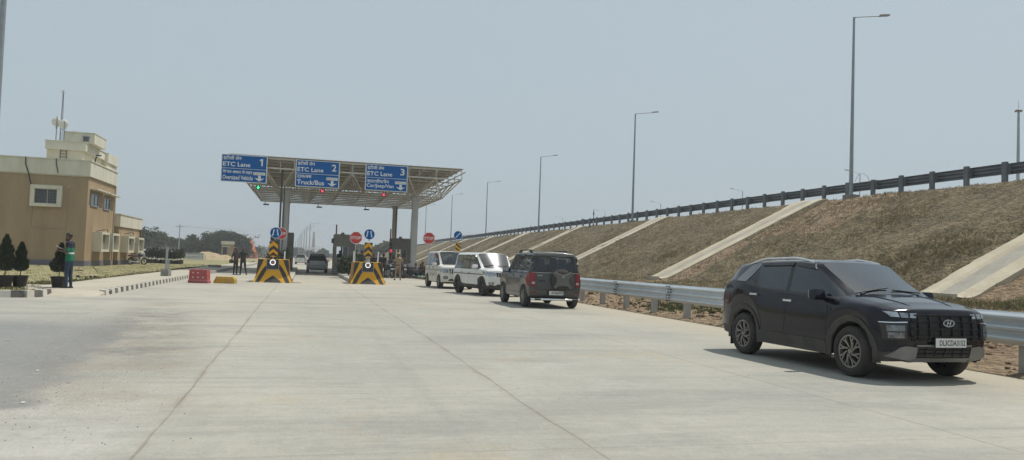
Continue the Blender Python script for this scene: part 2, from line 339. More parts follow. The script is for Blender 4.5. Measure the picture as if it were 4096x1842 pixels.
# rounded ramp where the kerb is missing
RA = [((-12.10, 23.60), (-12.2, 24.3)), ((-11.95, 22.98), (-12.4, 24.1)), ((-12.2, 22.5), (-12.9, 24.0)), ((-12.5, 22.15), (-13.3, 24.0)), ((-12.8, 21.95), (-13.6, 24.0)), ((-13.05, 21.95), (-14.2, 24.12)), ((-13.3, 22.2), (-15.0, 24.3))]
vs = []
for k in range(25):
    f = k/24*6; i = min(5, int(f)); f -= i; a_ = Vector(RA[i][0]).lerp(Vector(RA[i+1][0]), f); c_ = Vector(RA[i][1]).lerp(Vector(RA[i+1][1]), f)
    for g_, z in ((0, -.005), (.06, .035), (.25, .075), (.6, .12), (1, .143)): p = a_.lerp(c_, g_); vs.append((p.x+.02*noise2(p.x, p.y, 2), p.y+.02*noise2(p.y, p.x, 2), z+.006*noise2(p.x, p.y, 3)))
fs = [(i*5+j, (i+1)*5+j, (i+1)*5+j+1, i*5+j+1) for i in range(24) for j in range(4)]
struct('pavement_ramp', vs, fs, PAVM, True)
KW = mat('kerb_white', (.60, .58, .52), .8, 0, (.45, .42, .36), 5, 8); KB = mat('kerb_black', (.075, .07, .065), .8, 0, (.15, .14, .125), 4, 8)
def kerb(name, pts, h=.16, w=.2, step=.4, mats=(KW, KB), z0=0.):
    b = MB(); k = 0
    for a, c in zip(pts, pts[1:]):
        a, c = Vector(a), Vector(c); n = max(1, round((c-a).length/step))
        for i in range(n):
            p, q = a.lerp(c, i/n), a.lerp(c, (i+1)/n); d = (q-p); M = d.to_track_quat('Y', 'Z').to_matrix().to_4x4()
            b.box((p+q)/2+Vector((0, 0, z0+h/2+random.uniform(-.004, .004))), (w, d.length-.006, h), mi=k % len(mats), M=M, tx=.86, ty=1); k += 1
    o = b.build(name, list(mats)); o['kind'] = 'structure'; return o
random.seed(4)
kerb('kerb', [W(-5.72, 25.95), W(-5.8, 120)])
kerb('kerb.001', [Vector((-13.15, 22.45, 0)), Vector((-12.98, 21.75, 0)), Vector((-13.1, 21.3, 0)), Vector((-13.6, 21.05, 0)), Vector((-24, 20.3, 0))], step=.31, h=.19, w=.26, mats=(KB, KW))
BX = [Vector((-13.1, 22.3, .12)), Vector((-13.2, 21.4, .12)), Vector((-13.7, 21.15, .12)), Vector((-40, 19.5, .12)), Vector((-40, 34, .12)), Vector((-18, 29, .13)), Vector((-16.0, 26.2, .13)), Vector((-16.1, 24.65, .13)), Vector((-14.4, 24.1, .12))]
struct('planting_soil', BX, [tuple(range(len(BX)))], LAWN)

# ------------------------------------------------------------------ embankment
CHT = [20.3, 40.7, 60.6, 81, 101, 121.4, 142, 162.5]
PR = [(9.9, -.05), (10.25, -.01), (10.9, .07), (12.5, .26), (16, .48), (19.4, .78), (28.9, 5.62), (29.6, 5.70), (48, 5.6), (58, 0)]
def emb_base(s):
    for (a, za), (b_, zb) in zip(PR, PR[1:]):
        if s <= b_: return za+(zb-za)*(s-a)/(b_-a)
    return 0
def emb_z(s, t):
    z = emb_base(s); n = noise2(s, t, .35, 5); m_ = noise2(s+9, t, 1.6, 4)
    if s < 10.3: return z-.02+max(0, t-38)*-.02
    if s < 19.4:
        k = min(1, (s-10.3)/1.2); z += k*(.10*n+.16*max(0, noise2(s*1.2, t*1.2, 2.2, 5))*(1.3 if s < 14 else .5)+.04*m_)
    elif s < 28.9: z += .12*n+.085*m_+.04*noise2(s, t, 3.4, 2)
    elif s < 30: z += .03*n
    if t > 36 and s < 13: z -= min(.3, (t-36)*.05)*(13-s)/3
    return z*(1-.0006*max(0, t-40)) if z > 1 else z
ss = fr(9.9, 19.4, .22)+fr(19.4, 29.6, .27)[1:]+[31, 34, 48, 53, 58]
ts = fr(-12, 12, 1.2)+fr(12, 75, .27)[1:]+fr(75, 190, 1.3)[1:]+fr(190, 600, 20)[1:]
def soil_mix():
    m = SOIL; t = m.node_tree; return m
emb = grid('embankment', ss, ts, emb_z, SOIL)
emb.data.materials.append(CLOD)
for p in emb.data.polygons:
    c = p.center; s_, t_ = to_st(c)
    if s_ < 13.6+1.2*noise2(c.x, c.y, .6) or (s_ > 24.5+2*noise2(c.x, c.y, .7) and 33 < t_ < 39 and s_ < 29): p.material_index = 1
    for tc_ in CHT[:2]:
        if abs(t_-tc_+1.6) < 1.0+.6*noise2(s_, t_, .8) and s_ < 24: p.material_index = 1
struct('upper_road', [W(31, -12, 5.74), W(44, -12, 5.74), W(44, 600, 5.3), W(31, 600, 5.3)], [(0, 1, 2, 3)], mat('asphalt', (.07, .07, .072), .9, 0, (.09, .088, .085), 2))
EBV = BVHTree.FromPolygons([v.co for v in emb.data.vertices], [p.vertices for p in emb.data.polygons])
def ez(s, t):
    p = W(s, t, 20); h = EBV.ray_cast(p, Vector((0, 0, -1)))[0]; return h.z if h else 0.

where = ['nearest, reaching the rail beside the dark car', 'wide one above the rail between the grey and dark cars', 'behind the roof of the grey car', 'behind the middle white car', 'fourth beyond the dark car', 'thin far one', 'thin far one', 'thin far one']
lab = ['nearest concrete drainage chute, running down to the rail ahead of the dark car',
       'long concrete drainage chute ending above the rail between the grey and the dark car',
       'concrete drainage chute ending beside the grey car with the spare wheel',
       'concrete drainage chute seen just over the roof of the grey car',
       'concrete drainage chute seen over the roof of the middle white car',
       'narrow distant concrete chute above the striped arrow marker',
       'narrow distant concrete chute to the left of the arrow marker',
       'farthest concrete chute, beside the toll booth on the right']
for k, tc_ in enumerate(CHT):
    b = MB(); random.seed(k)
    N_ = 34; path = []
    for i in range(N_+1):
        s_ = 19.0+(29.3-19.0)*i/N_; z = emb_base(s_)+.05
        z *= (1-.0006*max(0, tc_-40)) if z > 1 else 1; path.append((s_, z))
    for sd_, (a, c, za, zc) in enumerate(((-1.10, -.52, .045, .09), (-.52, -.38, .09, .02), (-.38, .38, .02, .02), (.38, .52, .02, .09), (.52, 1.10, .09, .045))):
        vs = []
        for i, (s_, z) in enumerate(path):
            fl = 1+.25*max(0, (s_-27.6)/1.7)
            ja = .09*noise2(s_*1.5, tc_+a*9, 1) if abs(a) > .8 else 0; jc = .09*noise2(s_*1.5, tc_+c*9, 1) if abs(c) > .8 else 0
            vs += [W(s_, tc_+a*fl+ja, z+za), W(s_, tc_+c*fl+jc, z+zc)]
        b.add(vs, [(2*i, 2*i+1, 2*i+3, 2*i+2) for i in range(N_)], 1 if sd_ == 2 else 0)
    for sg in (-1, 1):
        vs = []
        for s_, z in path:
            fl = 1+.25*max(0, (s_-27.6)/1.7); vs += [W(s_, tc_+sg*1.10*fl+.09*noise2(s_*1.5, tc_+sg*1.10*9, 1), z+.045), W(s_, tc_+sg*1.14*fl, z-.35)]
        b.add(vs, [(2*i, 2*i+1, 2*i+3, 2*i+2) for i in range(N_)])
    b.add([W(19.0, tc_-.9, path[0][1]+.14), W(19.0, tc_+.9, path[0][1]+.14), W(19.0, tc_+.9, 0.2), W(19.0, tc_-.9, 0.2)], [(0, 1, 2, 3)])
    o = b.build('drainage_chute', [CHUTE, CHUTEF]); tag(o, lab[k], 'drain', 'concrete drainage chutes down the embankment')

# grass and clods
def blades(name, pts, cols, hgt, wid, m, per=4, lean=.5):
    vs = []; fs = []; mi = []
    for (p, sc) in pts:
        for _ in range(per):
            a = random.uniform(0, 2*PI); h = hgt*sc*random.uniform(.5, 1.2); ln = random.uniform(0, lean)*h; q = p+Vector((random.uniform(-1, 1), random.uniform(-1, 1), 0))*.09*sc**.5
            d = Vector((math.cos(a), math.sin(a), 0)); e = Vector((-d.y, d.x, 0))*wid*sc*.5; n = len(vs)
            vs += [q-e, q+e, q+d*ln*.4+Vector((0, 0, h*.6))+e*.7, q+d*ln+Vector((0, 0, h))]; fs += [(n, n+1, n+2), (n, n+2, n+3)]; k = random.randrange(len(m)) ; mi += [k, k]
    me = bpy.data.meshes.new(name); me.from_pydata([tuple(v) for v in vs], [], fs)
    for x in m: me.materials.append(x)
    me.polygons.foreach_set('material_index', mi); o = link(name, me); o['kind'] = 'stuff'; return o
DRY1 = mat('dry_grass', (.27, .21, .125), .9, 0, (.20, .16, .09), 2); DRY2 = mat('brown_grass', (.185, .145, .085), .9, 0, (.15, .115, .068), 2); DRY3 = mat('olive_grass', (.14, .135, .06), .9, 0, (.11, .11, .05), 2); GRN = mat('green_grass', (.11, .125, .05), .9, 0, (.08, .095, .035), 2)
GRN2 = mat('weed_green', (.06, .085, .025), .9, 0, (.045, .065, .02), 3)
for m_ in (DRY1, DRY2, DRY3, GRN, GRN2): leafy(m_, .55)
random.seed(11); P = []
for _ in range(80000):
    t_ = 10+140*random.random()**1.7; s_ = random.uniform(13.2, 29.2)
    if any(abs(t_-c) < 1.0 for c in CHT) and s_ > 18.5: continue
    d = noise2(s_, t_, .28, 3)+.25*noise2(s_, t_, 1.3, 2)
    if random.random() > .62+d: continue
    P.append((W(s_, t_, ez(s_, t_)-.01), random.uniform(.6, 1.4)*(1+.5*max(0, d))))
blades('dry_grass', P, None, .075, .022, [DRY1, DRY2, DRY2, DRY1, DRY2, DRY3, GRN], 4, 1.6)
P = []
for cs, ct_, r_, n_ in ((21.3, 24.5, 1.8, 260), (20.2, 27, 1.4, 160), (22.5, 22.8, 1.0, 90), (17.6, 18.2, .8, 150), (18.4, 16.9, .7, 130), (19.5, 26, 1.2, 90), (23, 33, 1.5, 50), (22, 45, 1.2, 60), (21, 52, 1.3, 60), (25, 30, 1.4, 40), (22, 37, 2, 50)):
    for _ in range(n_):
        s_ = random.gauss(cs, r_*.5); t_ = random.gauss(ct_, r_*.5)
        if any(abs(t_-c) < 1.0 for c in CHT) and s_ > 18.5: continue
        P.append((W(s_, t_, ez(s_, t_)), random.uniform(.7, 1.3)))
blades('grass_clumps', P, None, .17, .018, [GRN, DRY1, DRY1, DRY3, DRY2, DRY3], 6, .9)
P = []
for cs, ct_, r_, n_ in ((11.6, 23.0, .8, 220), (11.7, 20.8, .4, 70), (12.5, 27, 1, 50)):
    for _ in range(n_): s_ = max(10.8, random.gauss(cs, r_*.5)); t_ = random.gauss(ct_, r_*.8); P.append((W(s_, t_, ez(s_, t_)), random.uniform(.6, 1.2)))
blades('roadside_weeds', P, None, .11, .04, [GRN, GRN, GRN2], 6, .9)
vs = MB(); random.seed(5)
ICO = bmesh.new(); bmesh.ops.create_icosphere(ICO, subdivisions=1, radius=1); IV = [v.co.copy() for v in ICO.verts]; IF = [tuple(v.index for v in f.verts) for f in ICO.faces]; ICO.free()
for _ in range(1500):
    s_ = 10.25+3.2*random.random()**1.4; t_ = random.uniform(3, 36); r_ = .015+.075*random.random()**4*(1.4 if s_ > 10.8 else .5); z = ez(s_, t_)
    M = Matrix.Translation(W(s_, t_, z+r_*.3)) @ Matrix.Rotation(random.uniform(0, 6), 4, 'Z') @ Matrix.Diagonal((r_*random.uniform(.8, 1.5), r_, r_*random.uniform(.5, .8), 1))
    vs.add([M @ (v*random.uniform(.75, 1.2)) for v in IV], IF)
o = vs.build('soil_clods', CLOD); o['kind'] = 'stuff'
P = []; random.seed(8)
for _ in range(26000):
    t_ = 25+60*random.random()**1.4; s_ = random.uniform(-24, -8.1)
    if to_st(W(s_, t_))[0] < -14.9 and t_ > 60: continue
    q_ = W(s_, t_)
    if t_ < 30 and (q_.y < 24.8 or s_ > -9.5): continue
    if random.random() > .5+noise2(s_, t_, .5, 3): continue
    P.append((W(s_, t_, .09), random.uniform(.5, 1.2)*(1.6 if random.random() < .04 else 1)))
blades('lawn_grass', P, None, .055, .022, [DRY1, GRN, DRY1, GRN], 3, .9)
P = []
for _ in range(420):
    q_ = Vector((random.uniform(-17.5, -13.4), 0, .12)); q_.y = 21.5+(-13.4-q_.x)*.25+random.random()**.7*2.8
    if q_.x > -14.6 and q_.y > 23.0: continue
    P.append((q_, random.uniform(.5, 1.1)))
for _ in range(260):
    t_ = random.uniform(28.6, 34); P.append((W(-8.1-random.random()**2, t_, .1), random.uniform(.6, 1.3)))
for _ in range(500):
    t_ = random.uniform(34, 70); s_ = -8.15-random.random()**2*.8; P.append((W(s_, t_, .1), random.uniform(.6, 1.3)))
blades('pavement_edge_weeds', P, None, .07, .03, [GRN, GRN2, DRY1], 5, .7)

# ------------------------------------------------------------------ crash barriers
def thrie(b, pts, top, out):                            # three-wave beam; pts on the ground, out = side the waves bulge to
    prof = []; H_ = .50
    for i in range(25):
        f = i/24; prof.append((.042*(1-math.cos(f*3*2*PI))*.5*1.9, top-H_*f))
    for a, c in zip(pts, pts[1:]):
        a, c = Vector(a), Vector(c); d = (c-a).normalized(); n = Vector((d.y, -d.x, 0))*out
        vs = []
        for p in (a, c):
            for x, z in prof: vs.append(p+n*x+Vector((0, 0, z)))
        m_ = len(prof); b.add(vs, [(i, i+1, m_+i+1, m_+i) for i in range(m_-1)])
        vs = [v-n*.004 for v in vs]; b.add(vs, [(i, m_+i, m_+i+1, i+1) for i in range(m_-1)])
    return b
rl = thing('crash_barrier', 'shiny galvanised three-wave crash barrier along the road edge behind the parked cars', 'crash barrier', W(10.42, 5))
inv = rl.matrix_basis.inverted(); off = rl.location.copy()
def L0(p): return Vector(p)-off
for t0 in range(0, 37, 4):
    b = MB(); thrie(b, [L0(W(10.42+.003*(t0 % 3), t0-3)), L0(W(10.42+.003*(t0 % 3), min(t0+1.04, 34)))], .93, -1)
    for tb in (t0-2.9, t0+.94):
        if tb > 33.5: continue
        for z in (.88, .79, .71, .62, .54, .46): p = L0(W(10.35, tb+.05*(1 if z*100 % 2 < 1 else -1), z)); b.box(p, (.05, .028, .028), TH, 1)
    o = b.build('beam', [RAILM, PLAS], rl, smooth=False)
    for p in o.data.polygons: p.use_smooth = True
PST = mat('post_concrete_grey', (.44, .43, .41), .85, 0, (.36, .35, .33), 4, bump=.2)
RUST = mat('rust_stain', (.16, .055, .03), .9)
for k in range(17):
    tk = 2.0+2.16*k-1.16; b = MB(); q = L0(W(10.57, tk)); b.box(q+Vector((0, 0, .42)), (.16, .15, .92), TH); b.box(L0(W(10.50, tk, .66)), (.06, .18, .34), TH)
    o = b.build('post', PST, rl, bevel=.008)
    if k == 8: c = MB(); c.prism([(-.05, 0), (.03, -.05), (.05, .1), (.055, .22), (-.03, .26), (-.06, .12)], .003, M=Matrix.Translation(L0(W(10.57, tk-.079, .27))) @ Matrix.Rotation(TH, 4, 'Z')); c.build('rust_patch', RUST, o)
ru = thing('crash_barrier', 'dark weathered crash barrier along the top of the embankment', 'crash barrier', W(29.7, 20, 5.66)); off = ru.location.copy()
for i in range(24):
    a = 4+8*i; c = a+8.05; b = MB(); za = -.0036*max(0, a-40); thrie(b, [L0(W(29.95, a, 5.66+za)), L0(W(29.95, c, 5.66+za-.028))], .93, 1)
    o = b.build('beam', RAILD, ru)
    for p in o.data.polygons: p.use_smooth = True
random.seed(3)
for k in range(90):
    tk = 5+2.07*k; z = 5.66-.0036*max(0, tk-40); b = MB(); jz = random.uniform(-.03, .03)
    b.box(L0(W(29.66, tk, z+.42+jz)), (.13, .24, 1.05), TH); b.box(L0(W(29.82, tk, z+.62)), (.18, .20, .42), TH); b.build('post', RAILD, ru)

# ------------------------------------------------------------------ lamp posts
LAMPH = mat('lamp_head', (.20, .17, .14), .5, .2)
def lamp_post(h, arm, label, group, thick=1.):
    r = thing('lamp_post', label, 'street lamp', group=group)
    b = MB(); b.tube([(0, 0, 0), (0, 0, h)], [.115*thick, .06*thick], 8); b.box((0, 0, .02), (.36, .36, .04)); b.build('pole', POLEM, r)
    b = MB(); b.tube([(0, 0, h-.12), (.12, 0, h+.02), (arm, 0, h+.02+arm*.14)], .028*thick, 6); b.build('arm', POLEM, r)
    b = MB(); M = Matrix.Translation((arm+.26, 0, h+.06+arm*.16)) @ Matrix.Rotation(-.14, 4, 'Y'); b.box((0, 0, 0), (.62, .24, .09), M=M, tx=.9, ty=.75); b.build('lamp_head', LAMPH, r)
    b = MB(); b.box((0, 0, -.14), (.62, .62, .3)); b.build('concrete_base', CONCD, r); return r
l0 = lamp_post(10, 1.75, 'tallest lamp post, on the embankment behind the dark car', 'lamp posts along the embankment edge')
l0.location = W(29.25, 37.3, 5.82); l0.rotation_euler = (0, 0, TH)
labs = ['lamp post on the embankment between the grey and the dark car', 'lamp post on the embankment above the grey car with the spare wheel', 'lamp post on the embankment above the middle white car', 'lamp post rising beside the round arrow sign',
        'thin lamp post between the canopy column and the red stop sign on the right', 'faint far lamp post behind the right end of the toll canopy']
for i, (px, py, Y) in enumerate(((2529, 891, 73), (2153, 938, 104), (1942, 959, 139), (1802, 978, 167), (1699, 983, 200), (1640, 985, 236))):
    p = at(px, py, Y); s_, t_ = to_st(p); dup(l0, (p.x, p.y, 5.8-.0036*(t_-40)), TH, labs[i])
far = [(109, 'far lamp with its arm to the left, just left of the tallest lamp post'), (139, 'far left-armed lamp over the barrier above the dark car roof'), (172, 'far left-armed lamp over the barrier, right of the second embankment chute'), (205, 'small far left-armed lamp beside the second tallest lamp post'), (240, 'tiny left-armed lamp left of the striped post'), (275, 'farthest tiny left-armed lamp behind the truss gantry')]
o0 = None
for Y, lb in far:
    p = Vector((40.6-.25*(Y-139), Y, 5.5))
    if o0 is None: o0 = lamp_post(10, 1.9, lb, 'left-armed lamps of the far carriageway', .9); o0.location = p; o0.rotation_euler = (0, 0, PI+TH)
    else: dup(o0, p, PI+TH, lb)
m0 = None
for i, (Y, px) in enumerate(((213, 1236.5), (235, 1223.5), (258, 1214.5), (282, 1205), (312, 1199), (345, 1194), (404, 1188.5), (460, 1181), (540, 1173))):
    p = at(px, 1000, Y); p.z = 0
    lb = ['tallest of the distant lamps seen through the middle lane', 'second tallest distant lamp in the row through the middle lane', 'third distant lamp in the row through the middle lane', 'fourth distant lamp in the row through the middle lane', 'fifth distant lamp in the row through the middle lane', 'sixth distant lamp in the row through the middle lane', 'seventh, faint lamp in the row through the middle lane', 'eighth, very faint lamp in the row through the middle lane', 'last and lowest lamp of the row, beside the left toll booth'][i]
    if m0 is None: m0 = lamp_post(10, 1.9, lb, 'lamps in a row along the far road', 1.3); m0.location = p; m0.rotation_euler = (0, 0, TH)
    else: dup(m0, p, TH, lb)
r = thing('lamp_post', 'grey lamp post cut off by the top left edge of the picture', 'street lamp', at(8, 100, 24).xy.to_3d()); r.location.z = .1
b = MB(); b.tube([(0, 0, 0), (0, 0, 10)], [.12, .08], 10); b.build('pole', POLEM, r); b = MB(); b.tube([(0, 0, 9.9), (-1.7, 0, 10.3)], .03, 6); b.build('arm', POLEM, r); b = MB(); b.box((-1.9, 0, 10.35), (.6, .22, .09)); b.build('lamp_head', LAMPH, r)
hm = thing('high_mast_light', 'tall mast with a ring of floodlights at the right edge', 'mast light', (at(4072, 700, 108).x, 108, 4.5))
b = MB(); b.tube([(0, 0, 0), (0, 0, 20.5)], [.32, .14], 10); b.build('mast', POLEM, hm)
b = MB(); b.lathe([(.16, 20.2), (.30, 20.35), (.30, 20.5), (.15, 20.6)], 12); b.build('lamp_ring', LAMPH, hm)
for k in range(6): b = MB(); a = k*PI/3; b.box((.38*math.cos(a), .38*math.sin(a), 20.35), (.2, .2, .2), a); b.build('floodlight', LAMPH, hm)
b = MB(); b.tube([(0, 0, 20.6), (0, 0, 21.8)], .03, 5); b.build('lightning_rod', POLEM, hm)
# small signs by the upper barrier
p = at(2335, 890, 87); r = thing('small_road_sign', 'small tilted blue sign on a post by the upper barrier', 'sign', (p.x, p.y, 4.85))
b = MB(); b.tube([(0, 0, 0), (-.05, 0, 1.35)], .03, 6); b.build('post', POLEM, r); b = MB(); b.box((-.02, -.04, 1.5), (.5, .03, .32), M=Matrix.Rotation(.2, 4, 'Y')); b.build('panel', BLUE, r)
p = at(2374, 885, 84); r = thing('marker_post', 'black and white banded post by the upper barrier', 'marker post', (p.x, p.y, 5.3))
for k in range(7): b = MB(); b.box((0, 0, .15+.3*k), (.12, .12, .3)); b.build('band', BLACKP if k % 2 else WHITEP, r)
# cable loop at the tall lamp
b = MB(); p = W(29.6, 37.3, 5.7); q = W(29.9, 35.6, 6.6); b.tube([p+Vector((-.1, 0, .9)), p+Vector((.12, 0, 1.3)), p+Vector((.35, 0, 1.38)), p+Vector((.55, -.1, 1.22)), p+Vector((.7, -.2, .8))], .013, 6)
tag(b.build('cable_loop', STEEL), 'grey cable bent out from the foot of the tallest lamp post', 'cable')
# gantry truss behind the embankment, seen over the barrier
p0, p1 = at(1853, 945, 260), at(2008, 950, 236); z = 1.4+92/3149*255
r = thing('truss_gantry', 'thin steel truss gantry beyond the embankment barrier', 'gantry', (p0.x, p0.y, 0)); d = (p1-p0); d.z = 0; d *= 1.35; b = MB(); n = 12; H_ = 1.05
for k in range(n):
    a, c = d*(k/n), d*((k+1)/n)
    for dz in (0, H_): b.bar(a+Vector((0, 0, z+dz)), c+Vector((0, 0, z+dz)), .14)
    b.bar(a+Vector((0, 0, z)), c+Vector((0, 0, z+H_)), .09); b.bar(a+Vector((0, 0, z)), a+Vector((0, 0, z+H_)), .1)
b.build('truss', OFFW, r); b = MB(); b.box((d.x, d.y, z/2), (.4, .4, z)); b.build('leg', OFFW, r)
# ================================================================== TOLL PLAZA
IS = [-1.37, 3.53, 8.43]
def yaw_at(p): return TH
# islands
def island(s0, s1, t0, t1, lab, nose=True):
    b = MB(); h = .19; o = W((s0+s1)/2, t0)
    pts = [(s0, t0), (s1, t0), (s1, t1), (s0, t1)]
    vs = [W(a, c, 0)-o for a, c in pts]+[W(a, c, h)-o for a, c in pts]
    b.add(vs, [(3, 2, 1, 0), (4, 5, 6, 7), (0, 1, 5, 4), (1, 2, 6, 5), (2, 3, 7, 6), (3, 0, 4, 7)])
    r = b.build('traffic_island', CONC, bevel=.02); r.location = o; tag(r, lab, 'traffic island', 'raised toll islands')
island(IS[0]-.9, IS[0]+.95, 41.8, 84, 'raised concrete island behind the left striped block')
island(IS[1]-.95, IS[1]+.9, 43.2, 84, 'raised concrete island behind the right striped block')
r = None
random.seed(9)
b = MB(); pts = [(7.3, 84), (7.3, 66), (7.55, 62.5), (8.3, 57.5), (9.2, 51), (9.5, 46), (12, 46), (12, 84)]
vs = [W(a, c, 0) for a, c in pts]+[W(a, c, .17) for a, c in pts]; n = len(pts)
b.add(vs, [tuple(range(n, 2*n))]+[(i, (i+1) % n, n+(i+1) % n, n+i) for i in range(n)]); o = b.build('traffic_island', CONC); tag(o, 'wide raised island on the right, behind the white cars and under the right column', 'traffic island', 'raised toll islands')
KG = mat('kerb_block_tan', (.33, .29, .235), .9, 0, (.27, .23, .18), 3); KG2 = mat('kerb_block_dark', (.22, .19, .155), .9)
kerb('kerb.002', [W(7.25, 66), W(7.5, 62.5), W(8.22, 57.5), W(9.1, 51), W(9.4, 46)], h=.21, w=.16, step=.3, mats=(KG, KG, KG2))

# black and yellow impact blocks
def block(x0, t0, lab):
    r = thing('impact_block', lab, 'barrier block', W(x0, t0), TH, 'striped concrete blocks at the island noses')
    hw_b, hw_k, hw_t, zk, zt, D_, sk = .92, .80, .73, .37, 1.15, 2.3, .22
    prof = [(-hw_b, 0), (hw_b, 0), (hw_k, zk), (hw_t, zt), (-hw_t, zt), (-hw_k, zk)]
    def yf(z): return -sk*(1-z/zk) if z < zk else 0.
    b = MB(); vs = [(x, yf(z), z) for x, z in prof]+[(x, D_, z) for x, z in prof]; n = 6
    b.add(vs, [(0, 1, 2, 5), (5, 2, 3, 4), (6, 11, 8, 7), (11, 10, 9, 8)]+[(i, n+i, n+(i+1) % n, (i+1) % n) for i in range(n)])
    b.build('block', YELP, r, bevel=.012)
    def hw(z): return hw_b+(hw_k-hw_b)*z/zk if z < zk else hw_k+(hw_t-hw_k)*(z-zk)/(zt-zk)
    def stripe(poly):                                   # (fraction of half width, z/zt): left half, mirrored
        for sg in (-1, 1):
            pts = []
            for i, (a, c) in enumerate(poly):
                a2, c2 = poly[(i+1) % len(poly)]; pts.append((a, c))
                f = .322
                if (c-f)*(c2-f) < 0: k = (f-c)/(c2-c); pts.append((a+(a2-a)*k, f))
            for lo, hi in ((0, .322), (.322, 1)):
                q = [(a, c) for a, c in pts if lo-1e-6 <= c <= hi+1e-6]
                if len(q) < 3: continue
                v2 = [Vector((-sg*a*hw(c*zt), c*zt)) for a, c in q]
                rr = delaunay_2d_cdt(v2, [(i, (i+1) % len(v2)) for i in range(len(v2))], [], 1, 1e-6)
                bb.add([(p.x, yf(p.y)-.0035, p.y) for p in rr[0]], rr[2])
    bb = MB()
    stripe([(-.985, .998), (-.62, .998), (-.74, .75), (-.87, .50), (-.965, .322), (-.985, .15), (-.995, .40), (-.99, .7)])
    stripe([(-.38, .80), (-.36, .58), (-.50, .38), (-.60, .20), (-.68, .004), (-.90, .004), (-.84, .25), (-.76, .42), (-.58, .64)])
    stripe([(0, .31), (-.2, .2), (-.38, .10), (-.47, .004), (0, .004)])
    bb.build('black_stripes', BLACKP, r)
    b = MB()                                            # stripes on the side faces
    for sx in (-1, 1):
        for k in range(3):
            y0 = .2+.75*k; q = [(y0, .01), (y0+.35, .01), (y0+.15, zk), (y0-.2 if k else .02, zk)]
            b.add([(sx*(hw(z)+.004), max(.01, y), z) for y, z in q], [(0, 1, 2, 3)]); q = [(y0-.2 if k else .02, zk), (y0+.15, zk), (y0+.05, zt-.01), (y0-.3 if k else .02, zt-.01)]
            b.add([(sx*(hw(z)+.004), max(.01, y), z) for y, z in q], [(0, 1, 2, 3)])
    b.build('side_stripes', BLACKP, r)
    b = MB(); b.box((-.03, -.03, .90), (.56, .05, .50)); p = b.build('light_panel', mat('panel_black', (.03, .032, .033), .4), r, bevel=.01)
    b = MB(); b.box((-.03, -.035, .645), (.58, .05, .02)); b.box((-.32, -.03, .9), (.015, .05, .5)); b.box((.26, -.03, .9), (.015, .05, .5)); b.build('panel_edge', STEEL, p)
    c = MB(); c.lathe([(.10, -.075), (.142, -.075), (.142, -.05)], 28, axis='Y', c=(-.03, 0, 1.0)); c.lathe([(.142, -.05), (.10, -.05), (.10, -.075)], 28, axis='Y', c=(-.03, 0, 1.0)); c.build('light_ring', mat('lamp_ring_lit', (.8, .85, .9), .4, emit=(.8, .92, 1, .9)), p)
    c = MB(); c.lathe([(.001, -.072), (.055, -.072), (.07, -.05)], 20, axis='Y', c=(-.03, 0, 1.0)); c.build('amber_lens', mat('amber_lens', (.55, .16, .05), .35), p)
    c = MB(); c.lathe([(.001, -.06), (.10, -.06), (.16, -.058), (.165, -.05)], 24, axis='Y', c=(-.03, 0, 1.0)); c.build('lamp_housing', mat('lamp_blue_black', (.012, .02, .035), .4), p)
    return r
block(-1.37, 40.9, 'left striped concrete block, below the round sign that overlaps a stop sign')
block(3.4, 42.2, 'right striped concrete block, right of the stop sign and shrub')

def arrow(a, c, wd, m, par, M):                         # tapering arrow from a to c in XZ
    a, c = Vector(a), Vector(c); d = (c-a).normalized(); n = Vector((-d.y, d.x)); L_ = (c-a).length
    P_ = [a+n*wd*.62, a-n*wd*.62, a+d*(L_*.68)-n*wd*.42, a+d*(L_*.66)-n*wd*.95, c, a+d*(L_*.66)+n*wd*.95, a+d*(L_*.68)+n*wd*.42]
    return fill('arrow', [P_], M, m, par, .005)
def chevron_board(x, t, z0, z1, lab, kind='chevron', rot=0., w=.42):
    r = thing('hazard_marker', lab, 'hazard marker', W(x, t, z0), TH+rot); H_ = z1-z0
    b = MB(); b.box((0, 0, H_/2), (w, .02, H_)); b.build('panel', YELP, r)
    b = MB(); b.box((0, .04, H_/2-.2), (.06, .05, H_+.4)); b.build('post', STEEL, r)
    b = MB()
    if kind == 'chevron':
        for k in range(-1, 3):
            zc = H_*(.97-.46*k)+.0
            q = [(-w/2, zc-.20), (0, zc+.02), (w/2, zc-.20), (w/2, zc-.36), (0, zc-.14), (-w/2, zc-.36)] if k >= 0 else None
            if k == -1: tri = [[(-w/2, H_), (0, H_), (-w/2, H_-.16)], [(0, H_), (w/2, H_), (w/2, H_-.16)]]
            elif k == 0: continue
        for poly in ([[(-w/2, H_), (-.01, H_), (-w/2, H_-.17)], [(.01, H_), (w/2, H_), (w/2, H_-.17)]]):
            b.add([(x_, -.014, z_) for x_, z_ in poly], [(0, 1, 2)])
        for zc in (H_*.74, H_*.31):
            for sg in (-1, 1):
                q = [(0, zc), (sg*w/2, zc-.17), (sg*w/2, zc-.36), (0, zc-.18)]; q = [(x_, max(0, z_)) for x_, z_ in q]; b.add([(x_, -.014, z_) for x_, z_ in q], [(0, 1, 2, 3)])
    else:
        for zc in (-.02, .27, .55): 
            q = [(-w/2, zc-.08), (w/2, zc+.17), (w/2, zc+.30), (-w/2, zc+.05)]; q = [(x_, min(H_, max(0, z_))) for x_, z_ in q]; b.add([(-x_, -.014, z_) for x_, z_ in q], [(0, 1, 2, 3)])
    b.build('black_stripes', BLACKP, r); return r
